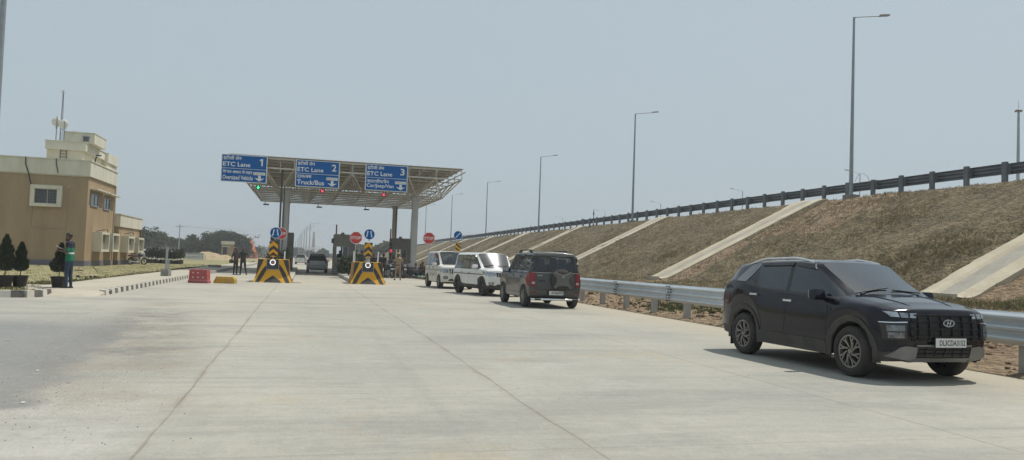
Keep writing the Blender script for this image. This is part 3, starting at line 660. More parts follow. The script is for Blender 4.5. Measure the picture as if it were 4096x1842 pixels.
def round_sign(px, py, Y, rad, arrows, lab, plen=1.2, rot=0.):
    p = at(px, py, Y); r = thing('round_sign', lab, 'road sign', (p.x, p.y, p.z), TH+rot)
    b = MB(); b.lathe([(.001, -.01), (rad, -.01), (rad, .01), (.001, .01)], 40, axis='Y'); b.build('rim', SWHITE, r)
    b = MB(); b.lathe([(.001, -.014), (rad*.93, -.014), (rad*.93, -.011)], 40, axis='Y'); b.build('disc', BLUE, r)
    for a, c in arrows: arrow((a[0]*rad, a[1]*rad), (c[0]*rad, c[1]*rad), rad*.17, SWHITE, r, Matrix.Translation((0, -.015, 0)))
    b = MB(); b.tube([(0, .05, .1), (0, .05, -plen)], .035, 8); b.build('post', STEEL, r); return r
TWO = [((-.28, .62), (-.52, -.66)), ((.22, .62), (.48, -.66))]
for (bx, by, px, py, Y, lb) in ((1094, 997, 1103, 932, 40.0, 'on the left striped block, in front of a stop sign'), (1473.5, 1001, 1477.7, 938.5, 41.6, 'on the right striped block, right of a stop sign')):
    p = at(bx, by, Y); s_, t_ = to_st(p); zc = p.z
    chevron_board(s_, t_, zc-.39, zc+.39, 'chevron board under the sign '+lb)
    round_sign(px, py, Y+.02, .285, TWO, 'round blue two-arrow sign '+lb, .35)
p = at(1832, 990, 52); s_, t_ = to_st(p)
chevron_board(s_, t_, p.z-.28, p.z+.28, 'small board with slanting black and yellow stripes behind the white cars', 'slant', w=.34)
round_sign(1832, 942, 52.02, .29, [((.5, .52), (-.55, -.6))], 'round blue sign with one slanting arrow, behind the white cars', .35)
b = MB(); p2 = W(s_, t_+.08); b.tube([p2, p2+Vector((0, 0, p.z+.7))], .03, 8); 
tag(b.build('sign_post', STEEL), 'thin post carrying the single-arrow sign and slanted stripe board', 'post')
def stop(px, py, Y, lab, zbase=.19, rot=0.):
    p = at(px, py, Y); r = thing('stop_sign', lab, 'stop sign', (p.x, p.y, zbase), TH+rot, 'red octagonal stop signs'); z = p.z-zbase
    oc = lambda q: [(q*math.cos(PI/8+k*PI/4), q*math.sin(PI/8+k*PI/4)) for k in range(8)]
    M = Matrix.Translation((0, 0, z))
    b = MB(); b.prism(oc(.415), .012, M=M); b.build('border', SWHITE, r); b = MB(); b.prism(oc(.385), .004, M=Matrix.Translation((0, -.0045, z))); b.build('face', RED, r)
    text('lettering', 'STOP', .19, Matrix.Translation((0, -.008, z-.095)), SWHITE, r, width=.62)
    b = MB(); b.tube([(0, .05, 0), (0, .05, z+.2)], .035, 8); b.build('post', STEEL, r); return r
stop(1424, 952, 50, 'middle stop sign, by the shrub and left of the right striped block', rot=-.05)
stop(1123.5, 935, 52, 'left stop sign, half hidden by a round blue sign', rot=-.03)
stop(1716, 954, 52, 'right stop sign, behind the farthest white car', rot=-.12)

# ------------------------------------------------------------------ canopy
cn = thing('toll_canopy', 'flat-roofed toll canopy of white steel trusses on columns', 'canopy', W(0, 60), TH)
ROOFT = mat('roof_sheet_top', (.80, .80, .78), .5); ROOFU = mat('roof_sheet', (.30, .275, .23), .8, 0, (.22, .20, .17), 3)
# local x = s, local y = t-60
zl, zu, zr = 6.4, 7.56, 8.18
lx = [-3.97+2.096*i for i in range(8)]; ly = [2.8+2.14*i for i in range(8)]
ux = [-4.95+2.06*i for i in range(9)]; uy = [-1.3+2.9*i for i in range(9)]; ux[-1] = 11.45
b = MB()
for k in range(60):                                     # corrugated sheet
    pass
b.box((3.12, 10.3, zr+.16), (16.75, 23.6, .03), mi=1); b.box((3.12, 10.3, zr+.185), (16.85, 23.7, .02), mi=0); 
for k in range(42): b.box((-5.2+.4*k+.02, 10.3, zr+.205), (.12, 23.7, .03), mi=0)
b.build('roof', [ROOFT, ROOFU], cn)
b = MB()
for k in range(13): b.box((3.12, -1.3+1.93*k, zr+.07), (16.6, .07, .14))
for x in [-5.1+1.05*i for i in range(17)]: b.box((x, 10.3, zr-.03), (.06, 23.2, .06))
b.build('purlins', OFFW, cn)
b = MB()
for y in uy: b.bar((ux[0], y, zu), (ux[-1], y, zu), .085)
for x in ux: b.bar((x, uy[0], zu), (x, uy[-1], zu), .085)
for x in ux:
    for y in uy: b.bar((x, y, zu), (x, y, zr), .06)
b.build('upper_chords', OFFW, cn)
b = MB()
for y in ly: b.tube([(lx[0], y, zl), (lx[-1], y, zl)], .06, 6)
for x in lx: b.tube([(x, ly[0], zl), (x, ly[-1], zl)], .06, 6)
b.build('lower_chords', OFFW, cn)
b = MB()
for i, x in enumerate(lx):
    for j, y in enumerate(ly):
        uyj = uy[0]+(uy[-1]-uy[0])*(j+.5)/8
        for xx in (ux[i], ux[i+1]):
            for yy in (uy[min(8, j)], uy[min(8, j+1)]): b.tube([(x, y, zl), (xx, yy, zu)], .027, 5, cap=False)
for i, x in enumerate(lx[:-1]): b.tube([(x, ly[0], zl), (ux[i+1], uy[0], zu)], .055, 6); b.tube([(lx[i+1], ly[0], zl), (ux[i+1], uy[0], zu)], .055, 6)
for x, xx in ((lx[0], ux[0]), (lx[-1], ux[-1])):
    for j in range(8): b.tube([(x, ly[j], zl), (xx, uy[j], zu)], .045, 5)
b.build('diagonals', OFFW, cn)
SLAT = mat('slat_paint', (.36, .335, .28), .6, 0, (.26, .24, .20), 3)
COLM = mat('column_grey', (.47, .465, .445), .6, .1, (.40, .395, .375), 2, stretch=(1, 1, .3))
def column(x, y, w_, h, nm='column', m=COLM, base=True):
    b = MB(); b.box((x, y, .19+h/2), (w_, w_, h)); b.box((x, y, h+.05), (w_*1.25, w_*1.25, .25))
    o = b.build(nm, m, cn, bevel=.02)
    if base:
        b = MB(); b.box((x, y, .19+.29), (.86, .86, .58)); b.build('pedestal', mat('pedestal_dark', (.045, .047, .05), .9), o)
        b = MB(); b.box((x, y, .80), (.62, .62, .06))
        for sx in (-1, 1):
            for sy in (-1, 1): b.prism([(0, 0), (.16, 0), (0, .5)], .02, M=Matrix.Translation((x+sx*w_/2, y+sy*.12, .83)) @ Matrix.Rotation(0 if sx > 0 else PI, 4, 'Z'))
        b.build('base_plate', COLM, o)
    return o
column(-1.37, 1.6, .46, 6.1); column(8.43, 1.9, .46, 6.1); column(8.2, 13.9, .42, 6.1, m=mat('column_brown', (.46, .42, .36), .7, 0, (.38, .345, .29), 2)); column(-1.5, 13.9, .42, 6.1)
b = MB(); b.tube([(-1.72, .9, .2), (-1.72, .9, 7.9)], .075, 8); b.build('drain_pipe', mat('pipe_grey', (.09, .095, .10), .6), cn)
b = MB(); b.tube([(-1.5, 1.2, .2), (-1.5, 1.2, 6.5)], .03, 6); b.tube([(8.30, 13.5, 1), (8.3, 13.5, 6.2)], .04, 6); b.build('conduit', PLAS, cn)
# cameras hanging from the rear edge
for i, (x, y, lb) in enumerate(((-3.6, 17.2, 'small camera hanging at the left rear corner of the canopy'), (1.25, 17.3, 'small camera hanging below the truck and bus lane sign'), (5.7, 17.3, 'small camera hanging below the car, jeep and van lane sign'))):
    r = thing('overhead_camera', lb, 'camera', W(x, 60+y, 6.05), TH, 'lane cameras under the canopy'); b = MB(); b.tube([(0, 0, .35), (0, 0, .05)], .03, 6); b.build('bracket', PLAS, r); b = MB(); b.box((.1, 0, 0), (.5, .3, .12)); b.build('housing', PLAS, r)

# ------------------------------------------------------------------ lane signs and signals
def lane_sign(px, py, Y, num, hi, en, lab, w_=3.1, h_=1.93, enw=None, hiw=None):
    p = at(px, py, Y); r = thing('lane_sign', lab, 'lane sign', (p.x, p.y, p.z), TH, 'blue lane signs on the canopy edge')
    b = MB(); b.box((0, .04, 0), (w_, .06, h_)); b.build('frame', SWHITE, r)
    b = MB(); b.box((0, .0, .24*h_), (w_-.13, .02, h_*.47)); b.box((0, .0, -.245*h_), (w_-.13, .02, h_*.455)); b.build('panel', BLUE, r)
    T_ = lambda x, z: Matrix.Translation((x, -.013, z))
    x0 = -w_/2+.13
    text('hindi_text', 'ईटीसी लेन', .32, T_(x0, .56), SWHITE, r, 1.22, 'LEFT'); text('english_text', 'ETC Lane', .31, T_(x0, .13), SWHITE, r, 1.82, 'LEFT', ex=.006)
    if num == '1': fill('lane_number', [[(-.02, 0), (.09, 0), (.09, .5), (-.01, .5), (-.13, .43), (-.13, .34), (-.02, .38)]], T_(w_/2-.40, .26), SWHITE, r, .004)
    else: text('lane_number', num, .50, T_(w_/2-.40, .26), SWHITE, r, .17 if num == '1' else .31, ex=.01)
    text('hindi_text', hi, .30, T_(x0, -.40), SWHITE, r, hiw, 'LEFT'); text('english_text', en, .34 if '/' in en else .31, T_(x0, -.80), SWHITE, r, enw, 'LEFT')
    b = MB(); b.box((w_/2-.52, -.014, -.30), (.80, .006, .20)); tg = b.build('tag_panel', SWHITE, r)
    text('tag_text', 'FAS', .11, Matrix.Translation((w_/2-.87, -.02, -.355)), mat('tag_red', (.55, .10, .03), .5), tg, .33, 'LEFT'); text('tag_text', 'Tag', .13, Matrix.Translation((w_/2-.52, -.02, -.37)), mat('tag_green', (.06, .25, .08), .5), tg, .33, 'LEFT')
    fill('down_arrow', [[(-.09, .2), (.09, .2), (.09, -.02), (.34, .02), (0, -.22), (-.34, .02), (-.09, -.02)]], T_(w_/2-.50, -.63), SWHITE, r, .004); return r
lane_sign(977, 676, 55.4, '1', 'विशाल आकार के वाहन'.replace('वि', '\u093fव'), 'Oversized Vehicle', 'blue lane sign numbered 1, for oversized vehicles, at the left end', enw=2.02, hiw=1.98)
lane_sign(1270.5, 697.5, 56.7, '2', 'ट्रक/बस', 'Truck/Bus', 'blue lane sign numbered 2, for trucks and buses, in the middle', enw=1.9, hiw=1.0)
lane_sign(1546.5, 713.5, 57.9, '3', 'कार/जीप/वैन', 'Car/Jeep/Van', 'blue lane sign numbered 3, for cars, jeeps and vans, on the right', enw=1.95, hiw=1.6)
b = MB()
for s_ in (-2.9, 2.2, 7.1):
    for dx in (-1.1, 1.1): b.bar((s_+dx, -1.35, 7.3), (s_+dx, -1.35, 8.1), .05); b.bar((s_+dx, -1.35, zu), (s_+dx, -1.1, zu), .05)
b.build('sign_brackets', STEEL, cn)
GL = mat('signal_green', (.0, .6, .2), .4, emit=(.05, 1, .35, 2.2)); RL = mat('signal_red', (.6, .02, .05), .4, emit=(1, .12, .2, .9))
for px, py, Y, kind, lb in ((1033, 750, 57, 'arrow', 'round signal with a lit green arrow under lane sign 1'), (1289, 765, 58.2, 'x', 'square signal with a lit red cross under the truck and bus lane sign'), (1534.5, 780, 59.4, 'x', 'square signal with a lit red cross under the car, jeep and van sign')):
    p = at(px, py, Y); r = thing('lane_signal', lb, 'signal light', p, TH, 'lane signals under the canopy')
    b = MB()
    if kind == 'arrow': b.lathe([(.001, -.06), (.17, -.06), (.17, .08), (.001, .08)], 24, axis='Y')
    else: b.box((0, .02, 0), (.30, .14, .30))
    b.build('housing', BLACKP, r); b = MB(); b.tube([(0, .02, .15), (0, .02, .6)], .025, 6); b.build('hanger', STEEL, r)
    if kind == 'arrow': fill('lit_arrow', [[(-.03, .12), (.03, .12), (.03, -.03), (.10, .02), (.10, -.03), (0, -.13), (-.10, -.03), (-.10, .02), (-.03, -.03)]], Matrix.Translation((0, -.062, 0)), GL, r)
    else:
        b = MB()
        for sg in (-1, 1): b.box((0, -.055, 0), (.27, .012, .07), M=Matrix.Rotation(sg*PI/4, 4, 'Y'))
        b.build('lit_cross', RL, r)

# ------------------------------------------------------------------ booths
def booth(s_, t_, w_, d, h, lab, win=(-.55, .35)):
    r = thing('toll_booth', lab, 'toll booth', W(s_, t_, .19), TH, 'toll booths'); b = MB(); z1, z2 = 1.08, 1.98
    b.box((0, d/2, z1/2), (w_, d, z1)); b.box((0, d/2, (z2+h)/2), (w_, d, h-z2))
    for x in (-w_/2, w_/2):
        for y in (0, d): b.box((x-math.copysign(.09, x), y+(.09 if y == 0 else -.09), (z1+z2)/2), (.18, .18, z2-z1))
    b.box((w_/2*.62, .08, (z1+z2)/2), (w_*.36, .14, z2-z1)); b.box((-w_*.1, d-.08, (z1+z2)/2), (.12, .14, z2-z1)); b.box((w_/2-.08, d*.45, (z1+z2)/2), (.14, d*.5, z2-z1))
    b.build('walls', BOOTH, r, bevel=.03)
    b = MB(); a, c = -w_/2+.18, w_/2*.25
    for x in (a, c, (a+c)/2+.05): b.box((x, .03, (z1+z2)/2), (.035, .03, z2-z1))
    for z in (z1, z2): b.box(((a+c)/2, .025, z), (c-a+.05, .035, .035))
    b.box((-w_/2-.0, d/2, z1), (.05, d*.8, .04)); f = b.build('window_frame', STEEL, r)
    b = MB(); b.box((a+(c-a)*.78, .04, (z1+z2)/2), ((c-a)*.40, .01, z2-z1-.04)); b.build('pane', DGLASS, f)
    b = MB(); b.box((-w_/2-.10, .2, h-.52), (.2, .22, .36)); b.build('camera_box', PLAS, r)
    b = MB(); b.lathe([(.001, h+.16), (.12, h+.13), (.14, h)], 12, c=(-w_*.12, .5, 0)); b.build('roof_vent', BOOTH, r)
    b = MB(); b.box((-w_/2-.01, d*.55, 1.0), (.03, .8, 2.0)); b.build('door', mat('booth_door', (.08, .075, .065), .6), r); return r
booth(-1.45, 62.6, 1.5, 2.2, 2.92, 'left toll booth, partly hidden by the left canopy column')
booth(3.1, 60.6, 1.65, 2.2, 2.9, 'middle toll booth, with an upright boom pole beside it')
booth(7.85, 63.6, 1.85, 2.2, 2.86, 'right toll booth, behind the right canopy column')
b = MB(); M = W(2.55, 64.5)
for k in range(8): b.tube([M+Vector((0, 0, 1.0+.4*k)), M+Vector((0, 0, 1.4+.4*k))], .055, 8, k % 2)
r = thing('boom_barrier', 'raised red and white boom pole standing over the middle booth', 'boom barrier'); r.location = M; b = MB(); BR = mat('boom_red', (.26, .05, .04), .6)
for k in range(8): b.tube([Vector((0, 0, 1.0+.37*k)), Vector((0, 0, 1.37+.37*k))], .055, 8, 1 if k == 2 else 0)
b.build('boom', [BR, WHITEP], r); b = MB(); b.box((0, 0, .6), (.3, .3, 1.0)); b.build('cabinet', YELP, r)
r = dup(r, W(7.3, 68.5), 0, 'raised boom pole beside the brown rear column on the right')
# white uprights on the islands
wp0 = None
for px, py0, py1, Y, lb in ((1413, 1088, 1005, 46.8, 'slim white post in front of the shrub, left of the right striped block'), (1506.5, 1060, 1008, 47, 'slim white post rising just behind the right striped block'), (1137, 1062, 1006, 46.5, 'slim white post rising behind the left striped block'), (1050.5, 1050, 1004, 70, 'slim white post beyond the left lane')):
    p = at(px, py0, Y); q = at(px, py1, Y); z0 = min(p.z, .19); b = MB(); b.box((0, 0, (q.z-z0)/2), (.085, .085, q.z-z0)); b.box((0, 0, .02), (.2, .2, .04)); o = b.build('marker_post', SWHITE); o.location = (p.x, p.y, z0); o.rotation_euler = (R(1), R(3 if '1506' in str(px) else 0), TH); tag(o, lb, 'post', 'slim white posts on the islands')
p = at(1413, 1098, 46.4); b = MB(); b.box((0, 0, .15), (.42, .42, .30), tx=.9, ty=.9); o = b.build('concrete_footing', CONCD, bevel=.02); o.location = (p.x, p.y, .0); tag(o, 'rough concrete footing left of the right striped block', 'footing')
# red-lit signal on the booth pole
p = at(1562, 1006, 61); r = thing('traffic_signal', 'small signal box glowing red beside the right toll booth', 'signal light', (p.x, p.y, .19), TH)
b = MB(); b.tube([(0, 0, 0), (0, 0, p.z-.4)], .035, 6); b.build('post', PLAS, r); b = MB(); b.box((0, 0, p.z-.19), (.2, .18, .62)); h_ = b.build('housing', BLACKP, r, bevel=.02); b = MB(); b.box((.02, -.095, p.z-.16), (.17, .02, .24)); b.build('red_light', mat('signal_red2', (.6, .03, .04), .5, emit=(1, .09, .1, .55)), h_)

# ------------------------------------------------------------------ plastic barriers
rb = thing('water_barrier', 'faded red plastic water barrier standing in the left lane', 'barrier', at(797, 1134, 35.3).xy.to_3d(), R(2))
RP = mat('faded_red_plastic', (.34, .035, .045), .55, 0, (.42, .07, .07), 4, 6, dust=.35)
b = MB(); b.prism([(-.44, 0), (.44, 0), (.44, .10), (.41, .14), (.39, .60), (-.39, .60), (-.41, .14), (-.44, .10)], .42, M=Matrix.Translation((0, -.21, 0)))
b.build('body', RP, rb, bevel=.03)
b = MB(); b.box((0, -.215, .125), (.86, .02, .025)); b.build('lip', mat('worn_red_edge', (.55, .25, .25), .7), rb)
b = MB()
for x, z in ((-.22, .46), (0, .46), (-.22, .26), (0, .26), (.22, .26)): b.lathe([(.001, -.216), (.028, -.216), (.028, -.208)], 12, axis='Y', c=(x, 0, z))
b.build('plugs', WHITEP, rb); b = MB(); b.box((-.25, 0, .61), (.16, .2, .03)); b.box((.1, 0, .61), (.14, .18, .03)); b.build('filler_caps', mat('worn_red_edge', (.55, .25, .25), .7), rb)
rb = thing('lane_divider', 'low yellow plastic divider block lying right of the red barrier', 'barrier', at(901, 1134, 36.0).xy.to_3d(), R(2))
YP = mat('yellow_plastic', (.58, .36, .03), .5, 0, (.46, .27, .03), 5, 6, dust=.3)
b = MB(); b.prism([(-.48, 0), (.47, 0), (.47, .2), (.38, .31), (-.36, .31), (-.47, .1)], .4, M=Matrix.Translation((0, -.2, 0))); b.build('body', YP, rb, bevel=.03)
b = MB(); 
for x in (-.3, -.1, .1, .3): b.box((x, -.21, .14), (.03, .02, .2))
b.build('ribs', YP, rb)
# bollard with concrete foot on the pavement
p = W(-6.9, 41.6, .14); p = at(664, 1090, 39.0); r = thing('pavement_post', 'grey post in a square concrete foot on the left pavement', 'post', (p.x, p.y, .14))
b = MB(); b.box((0, 0, .17), (.38, .38, .34), tx=.95, ty=.95); b.build('foot', CONCD, r, bevel=.01); b = MB(); b.box((0, 0, .86), (.085, .085, 1.1)); b.box((.12, 0, .55), (.04, .04, .45)); b.build('post', STEEL, r)
# low concrete slab on the pavement farther along
p = at(858, 1069, 66); b = MB(); b.box((0, 0, .12), (.8, .8, .24)); o = b.build('concrete_footing', CONCD); o.location = (p.x, p.y, .1); tag(o, 'square grey footing on the pavement beyond the red barrier', 'footing')
# sheet of metal lying by each block
b = MB(); b.box((0, 0, .012), (.75, .3, .02), TH+.1); o = b.build('metal_plate', CONCD); o.location = gp(1172, 1132); tag(o, 'flat plate lying on the road beside the left striped block', 'plate')
# ================================================================== BUILDINGS
bd = thing('office_building', 'two-storey tan building with cream parapet and roof rooms on the left', 'building', W(-14.7, 60.8), TH)
b = MB(); b.box((-6, 4.0, 3.2), (12, 8.0, 6.4)); b.build('wall', TAN, bd)
b = MB(); b.box((.12-.02, 12.9, 1.6), (.0+.5, 8.7, 3.2)); b.box((-5.9, 12.9, 1.6), (11.9, 8.7, 3.2)); b.box((-.02, 8.25, 3.2), (.12, .35, 6.4)); w2 = b.build('wall', TAN, bd)
b = MB(); b.box((-6, 4.0, .22), (12.1, 8.1, .50)); b.box((-5.8, 12.95, .22), (12.3+.1, 8.8, .50)); b.build('plinth', PLINTH, bd)
b = MB(); b.box((-6, 4.0, 6.92), (12.24, 8.24, 1.05)); b.box((-6, 4.0, 7.47), (12.34, 8.34, .07)); b.box((-5.8, 12.9, 3.68), (12.5, 8.9, .98)); b.box((-5.8, 12.9, 4.19), (12.6, 9.0, .07)); b.box((-6, -.015, 6.36), (12.1, .1, .05)); b.build('parapet', CREAM, bd)
b = MB(); b.box((-6, 4, 7.3), (11.8, 7.8, .1)); b.build('roof_slab', CONCD, bd)
# head room and tank room on the roof
b = MB(); b.box((-1.95, 4.0, 7.9), (2.35, 5.2, 1.1)); b.box((-.95, 8.6, 7.9), (1.0, 3.4, 1.2)); b.build('stair_room', mat('roof_room_cream', (.60, .54, .38), .85, 0, (.62, .59, .48), 1.0), bd)
b = MB(); b.box((-1.88, 4.0, 8.58), (2.6, 5.7, .58)); b.box((-1.88, 4.0, 8.89), (2.7, 5.8, .05)); b.box((-.9, 8.6, 8.5), (1.1, 3.5, .75)); b.build('stair_room_parapet', CREAM, bd)
b = MB(); b.box((-1.17, 3.4, 9.28), (2.0, 3.4, .74)); b.box((-1.17, 3.4, 9.66), (2.06, 3.5, .04)); b.build('tank_room', CREAM, bd)
for x in (-.78, -.66, -.54, -.42): pass
b = MB(); b.box((-.72, 1.69, 9.2), (.36, .06, .30)); v = b.build('vent_grille', DGLASS, bd); b = MB(); b.box((-.72, 1.6, 9.38), (.5, .25, .03))
for k in range(6): b.box((-.9+.07*k, 1.64, 9.2), (.015, .02, .34))
b.build('vent_bars', STEEL, v)
b = MB()
for x in (-2.25, -1.85): b.bar((x, 1.35, 7.3), (x, 1.35, 8.4), .03)
for k in range(4): b.bar((-2.25, 1.35, 7.6+.2*k), (-1.85, 1.35, 7.6+.2*k), .025)
b.build('ladder', PLAS, bd)
# windows
def box_window(x, y, z0, z1, wd, face, parent, depth=.0, grille=False):
    """framed window: face 'f' = front (looks to -y), 'r' = right side (looks to +x)"""
    return None
fr_ = MB(); x0, x1, z0, z1 = -3.52, -1.57, 4.13, 5.61
for c, d in (((-2.545, -.1, z1-.13), (1.95, .36, .26)), ((-2.545, -.1, z0+.11), (1.95, .36, .22)), ((x0+.13, -.1, 4.87), (.26, .36, 1.02)), ((x1-.15, -.1, 4.87), (.30, .36, 1.02))): fr_.box(c, d)
wf = fr_.build('window', CREAM, bd); b = MB(); b.box((-2.56, -.01, 4.85), (1.40, .02, 1.04)); b.build('pane', DGLASS, wf)
b = MB()
for k in range(15): b.box((-3.22+.094*k, -.1, 4.85), (.014, .014, 1.02))
for k in range(6): b.box((-2.56, -.1, 4.4+.18*k), (1.4, .014, .014))
b.build('grille', mat('grille_grey', (.20, .20, .2), .5), wf); b = MB(); b.box((-2.5, -.04, 4.85), (.05, .03, 1.04)); b.box((-2.56, -.04, 5.34), (1.4, .03, .04)); b.build('mullion', WHITEP, wf)
def rwin(y0, y1, z0, z1):
    b = MB(); f = b
    for c, d in (((.02, (y0+y1)/2, z1-.03), (.10, y1-y0, .06)), ((.02, (y0+y1)/2, z0+.03), (.10, y1-y0, .06)), ((.02, y0+.04, (z0+z1)/2), (.10, .08, z1-z0)), ((.02, y1-.04, (z0+z1)/2), (.10, .08, z1-z0)), ((.02, (y0+y1)/2, (z0+z1)/2), (.07, .05, z1-z0))): b.box(c, d)
    o = b.build('window', mat('window_frame_grey', (.30, .30, .31), .5), bd); b = MB(); b.box((.008, (y0+y1)/2, (z0+z1)/2), (.02, y1-y0-.1, z1-z0-.08)); b.build('pane', mat('pane_blue_grey', (.10, .13, .16), .1, 0, (.07, .095, .12)), o)
rwin(.75, 2.9, 4.37, 5.27); rwin(4.5, 6.4, 4.33, 5.22)
b = MB(); b.box((.24, 2.5, 5.56), (.50, 3.9, .09)); b.build('sunshade', CREAM, bd); b = MB(); b.box((.24, 6.3, 5.53), (.50, 3.3, .09)); b.build('sunshade', CREAM, bd)
def boxwin(y0, y1, z0, z1, x=0., dp=.62):
    b = MB(); f = .17; yc, zc = (y0+y1)/2, (z0+z1)/2
    for c, d in (((x+dp/2, yc, z1-f/2), (dp, y1-y0, f)), ((x+dp/2, yc, z0+f/2), (dp, y1-y0, f)), ((x+dp/2, y0+f/2, zc), (dp, f, z1-z0-2*f)), ((x+dp/2, y1-f/2, zc), (dp, f, z1-z0-2*f))): b.box(c, d)
    o = b.build('window_box', CREAM, bd); b = MB(); b.box((x+dp*.55, yc, zc), (.03, y1-y0-2*f, z1-z0-2*f)); b.build('blind', mat('blind_beige', (.26, .235, .18), .8), o)
boxwin(2.0, 4.35, 1.14, 2.58); boxwin(5.5, 7.7, 1.15, 2.58); boxwin(9.6, 12.0, 1.11, 2.46, .35, .55); boxwin(13.8, 16.2, 1.12, 2.44, .35, .55)
for y, x in ((5.0, 0), (12.8, .35)):
    b = MB(); b.box((x+.2, y, 2.25), (.32, .85, .56)); a = b.build('air_conditioner', mat('ac_casing', (.42, .41, .38), .5), bd, bevel=.01); c = MB(); c.lathe([(.001, .362+x), (.2, .362+x)], 16, axis='X', c=(0, y, 2.25)); c.build('fan_grille', PLAS, a); c = MB(); c.box((x+.18, y-.432, 2.25), (.28, .01, .48)); c.build('side_louvre', PLAS, a)
b = MB()
for y, x in ((4.1, .5), (11.8, .8)): b.tube([(x-.5, y-1.3, 2.62), (x, y-.8, 2.78), (x, y, 2.8), (x, y+.15, 2.6)], .03, 5)
b.build('pipe_loop', PLAS, bd)
b = MB(); b.tube([(.35+.1, 16.9, 0), (.45, 16.9, 3.2)], .08, 6); b.build('rain_pipe', mat('brown_pipe', (.17, .12, .07), .7), bd)
PIPE = mat('beige_pipe', (.42, .34, .23), .7); b = MB(); b.tube([(-1.2, -.03, 5.45), (-1.3, -.03, .5)], .022, 5); b.tube([(-3.4, -.03, 4.1), (-3.42, -.03, 2.68), (-1.29, -.03, 2.66)], .02, 5); b.lathe([(.001, -.06), (.09, -.06), (.09, 0)], 10, axis='Y', c=(-1.2, 0, 5.55)); b.build('wall_conduit', PIPE, bd)
b = MB(); b.tube([(-3.95, -.17, 7.5), (-3.92, -.18, 7.0), (-3.7, -.18, 6.35), (-3.62, -.1, 5.9), (-3.55, -.05, 5.62)], .04, 5); b.tube([(-2.05, -.17, 7.5), (-2.04, -.17, 7.1), (-1.9, -.17, 6.5)], .03, 5); b.build('hanging_cable', PLAS, bd)
b = MB(); b.tube([(.05, 1.3, 7.5), (.05, 1.3, 7.75), (.2, 1.1, 7.95)], .045, 6); b.box((.32, 1.0, 8.0), (.34, .14, .08)); b.build('roof_lamp', PLAS, bd)
b = MB()
for x in (-1.72, -1.6, -1.45): b.tube([(x, 2.2, 9.6), (x, 2.2, 9.85)], .014, 4)
b.tube([(-1.9, 1.5, 8.9), (-1.5, 1.68, 9.7)], .015, 4); b.build('roof_pipes', STEEL, bd)
def mast(px, py0, py1, t0, lab, dish=None, r_=.035, lattice=False):
    def hit(px, py): r = ray(px, py); k = t0/(-ST*r.x+CT*r.y); return (CT*r.x+ST*r.y)*k, CH+r.z*k
    s_, z0 = hit(px[0], py0); s2, z1 = hit(px[1], py1); r = thing('antenna_mast', lab, 'antenna', W(s_, t0, z0-.4), TH); h = z1-z0+.4
    b = MB()
    if lattice:
        for a in range(3): b.tube([(.10*math.cos(a*2.1), .1*math.sin(a*2.1), 0), (.03*math.cos(a*2.1), .03*math.sin(a*2.1), h)], .022, 5)
        for k in range(16): z = h*k/16; q = .1-.07*k/16; b.tube([(q*math.cos(k*2.1), q*math.sin(k*2.1), z), (q*math.cos((k+1)*2.1), q*math.sin((k+1)*2.1), z+h/16)], .012, 4)
        b.box((0, 0, h+.05), (.06, .06, .2)); b.box((0, 0, h+.1), (.3, .03, .03))
    else: b.tube([(0, 0, 0), (0, 0, h)], r_, 6)
    b.build('pole', POLEM, r)
    if lattice: b = MB(); b.box((0, 0, h+.18), (.18, .12, .16)); b.build('beacon', SWHITE, r)
    if dish:
        s3, z3 = hit(*dish); z = z3-z0+.4; b = MB(); b.lathe([(.001, .1), (.16, .085), (.27, .04), (.33, -.03), (.33, -.05), (.25, -.1), (.001, -.16)], 24, axis='Y', c=(s3-s_-.02, .15, z)); b.build('dish', WHITEP, r)
        b = MB(); b.tube([(s3-s_, 0, z), (s3-s_, .1, z)], .03, 5); b.tube([(.05+.1*math.cos(a*.6), 0, z-.42+.1*math.sin(a*.6)) for a in range(9)], .015, 4); b.build('cable', PLAS, r)
mast((242, 257), 567, 377, 63, 'tallest thin lattice mast on the roof of the tan building', lattice=True)
mast((223, 227), 566, 467, 63, 'left roof pole carrying a round white dish', dish=(225.5, 488))
mast((254, 258), 568, 487, 62.4, 'right roof pole carrying a round white dish, by the tank room', dish=(254, 496))

# guard hut
p = at(908, 1040, 165); r = thing('guard_hut', 'small tan guard hut with a dark doorway, right of the earth mound', 'hut', (p.x, p.y, 0), TH+.1)
b = MB()
b.box((-1.05, 0, 1.55), (.28, 2.4, 3.1)); b.box((.55, 0, 1.55), (1.3, 2.4, 3.1)); b.box((-.5, 0, 2.85), (.9, 2.4, .5)); b.box((-.5, .9, 1.4), (.9, .3, 2.8)); b.build('wall', mat('hut_tan', (.36, .26, .16), .9), r)
b = MB(); b.box((0, 0, 3.45), (2.6, 2.6, .65)); b.box((-.3, -1.35, 2.62), (1.6, .7, .12)); b.box((1.4, 0, 2.5), (.7, 1.2, .12)); b.build('roof', CREAM, r); b = MB(); b.box((-.5, -.6, 1.3), (.85, .05, 2.6)); b.build('doorway', BLACKP, r)
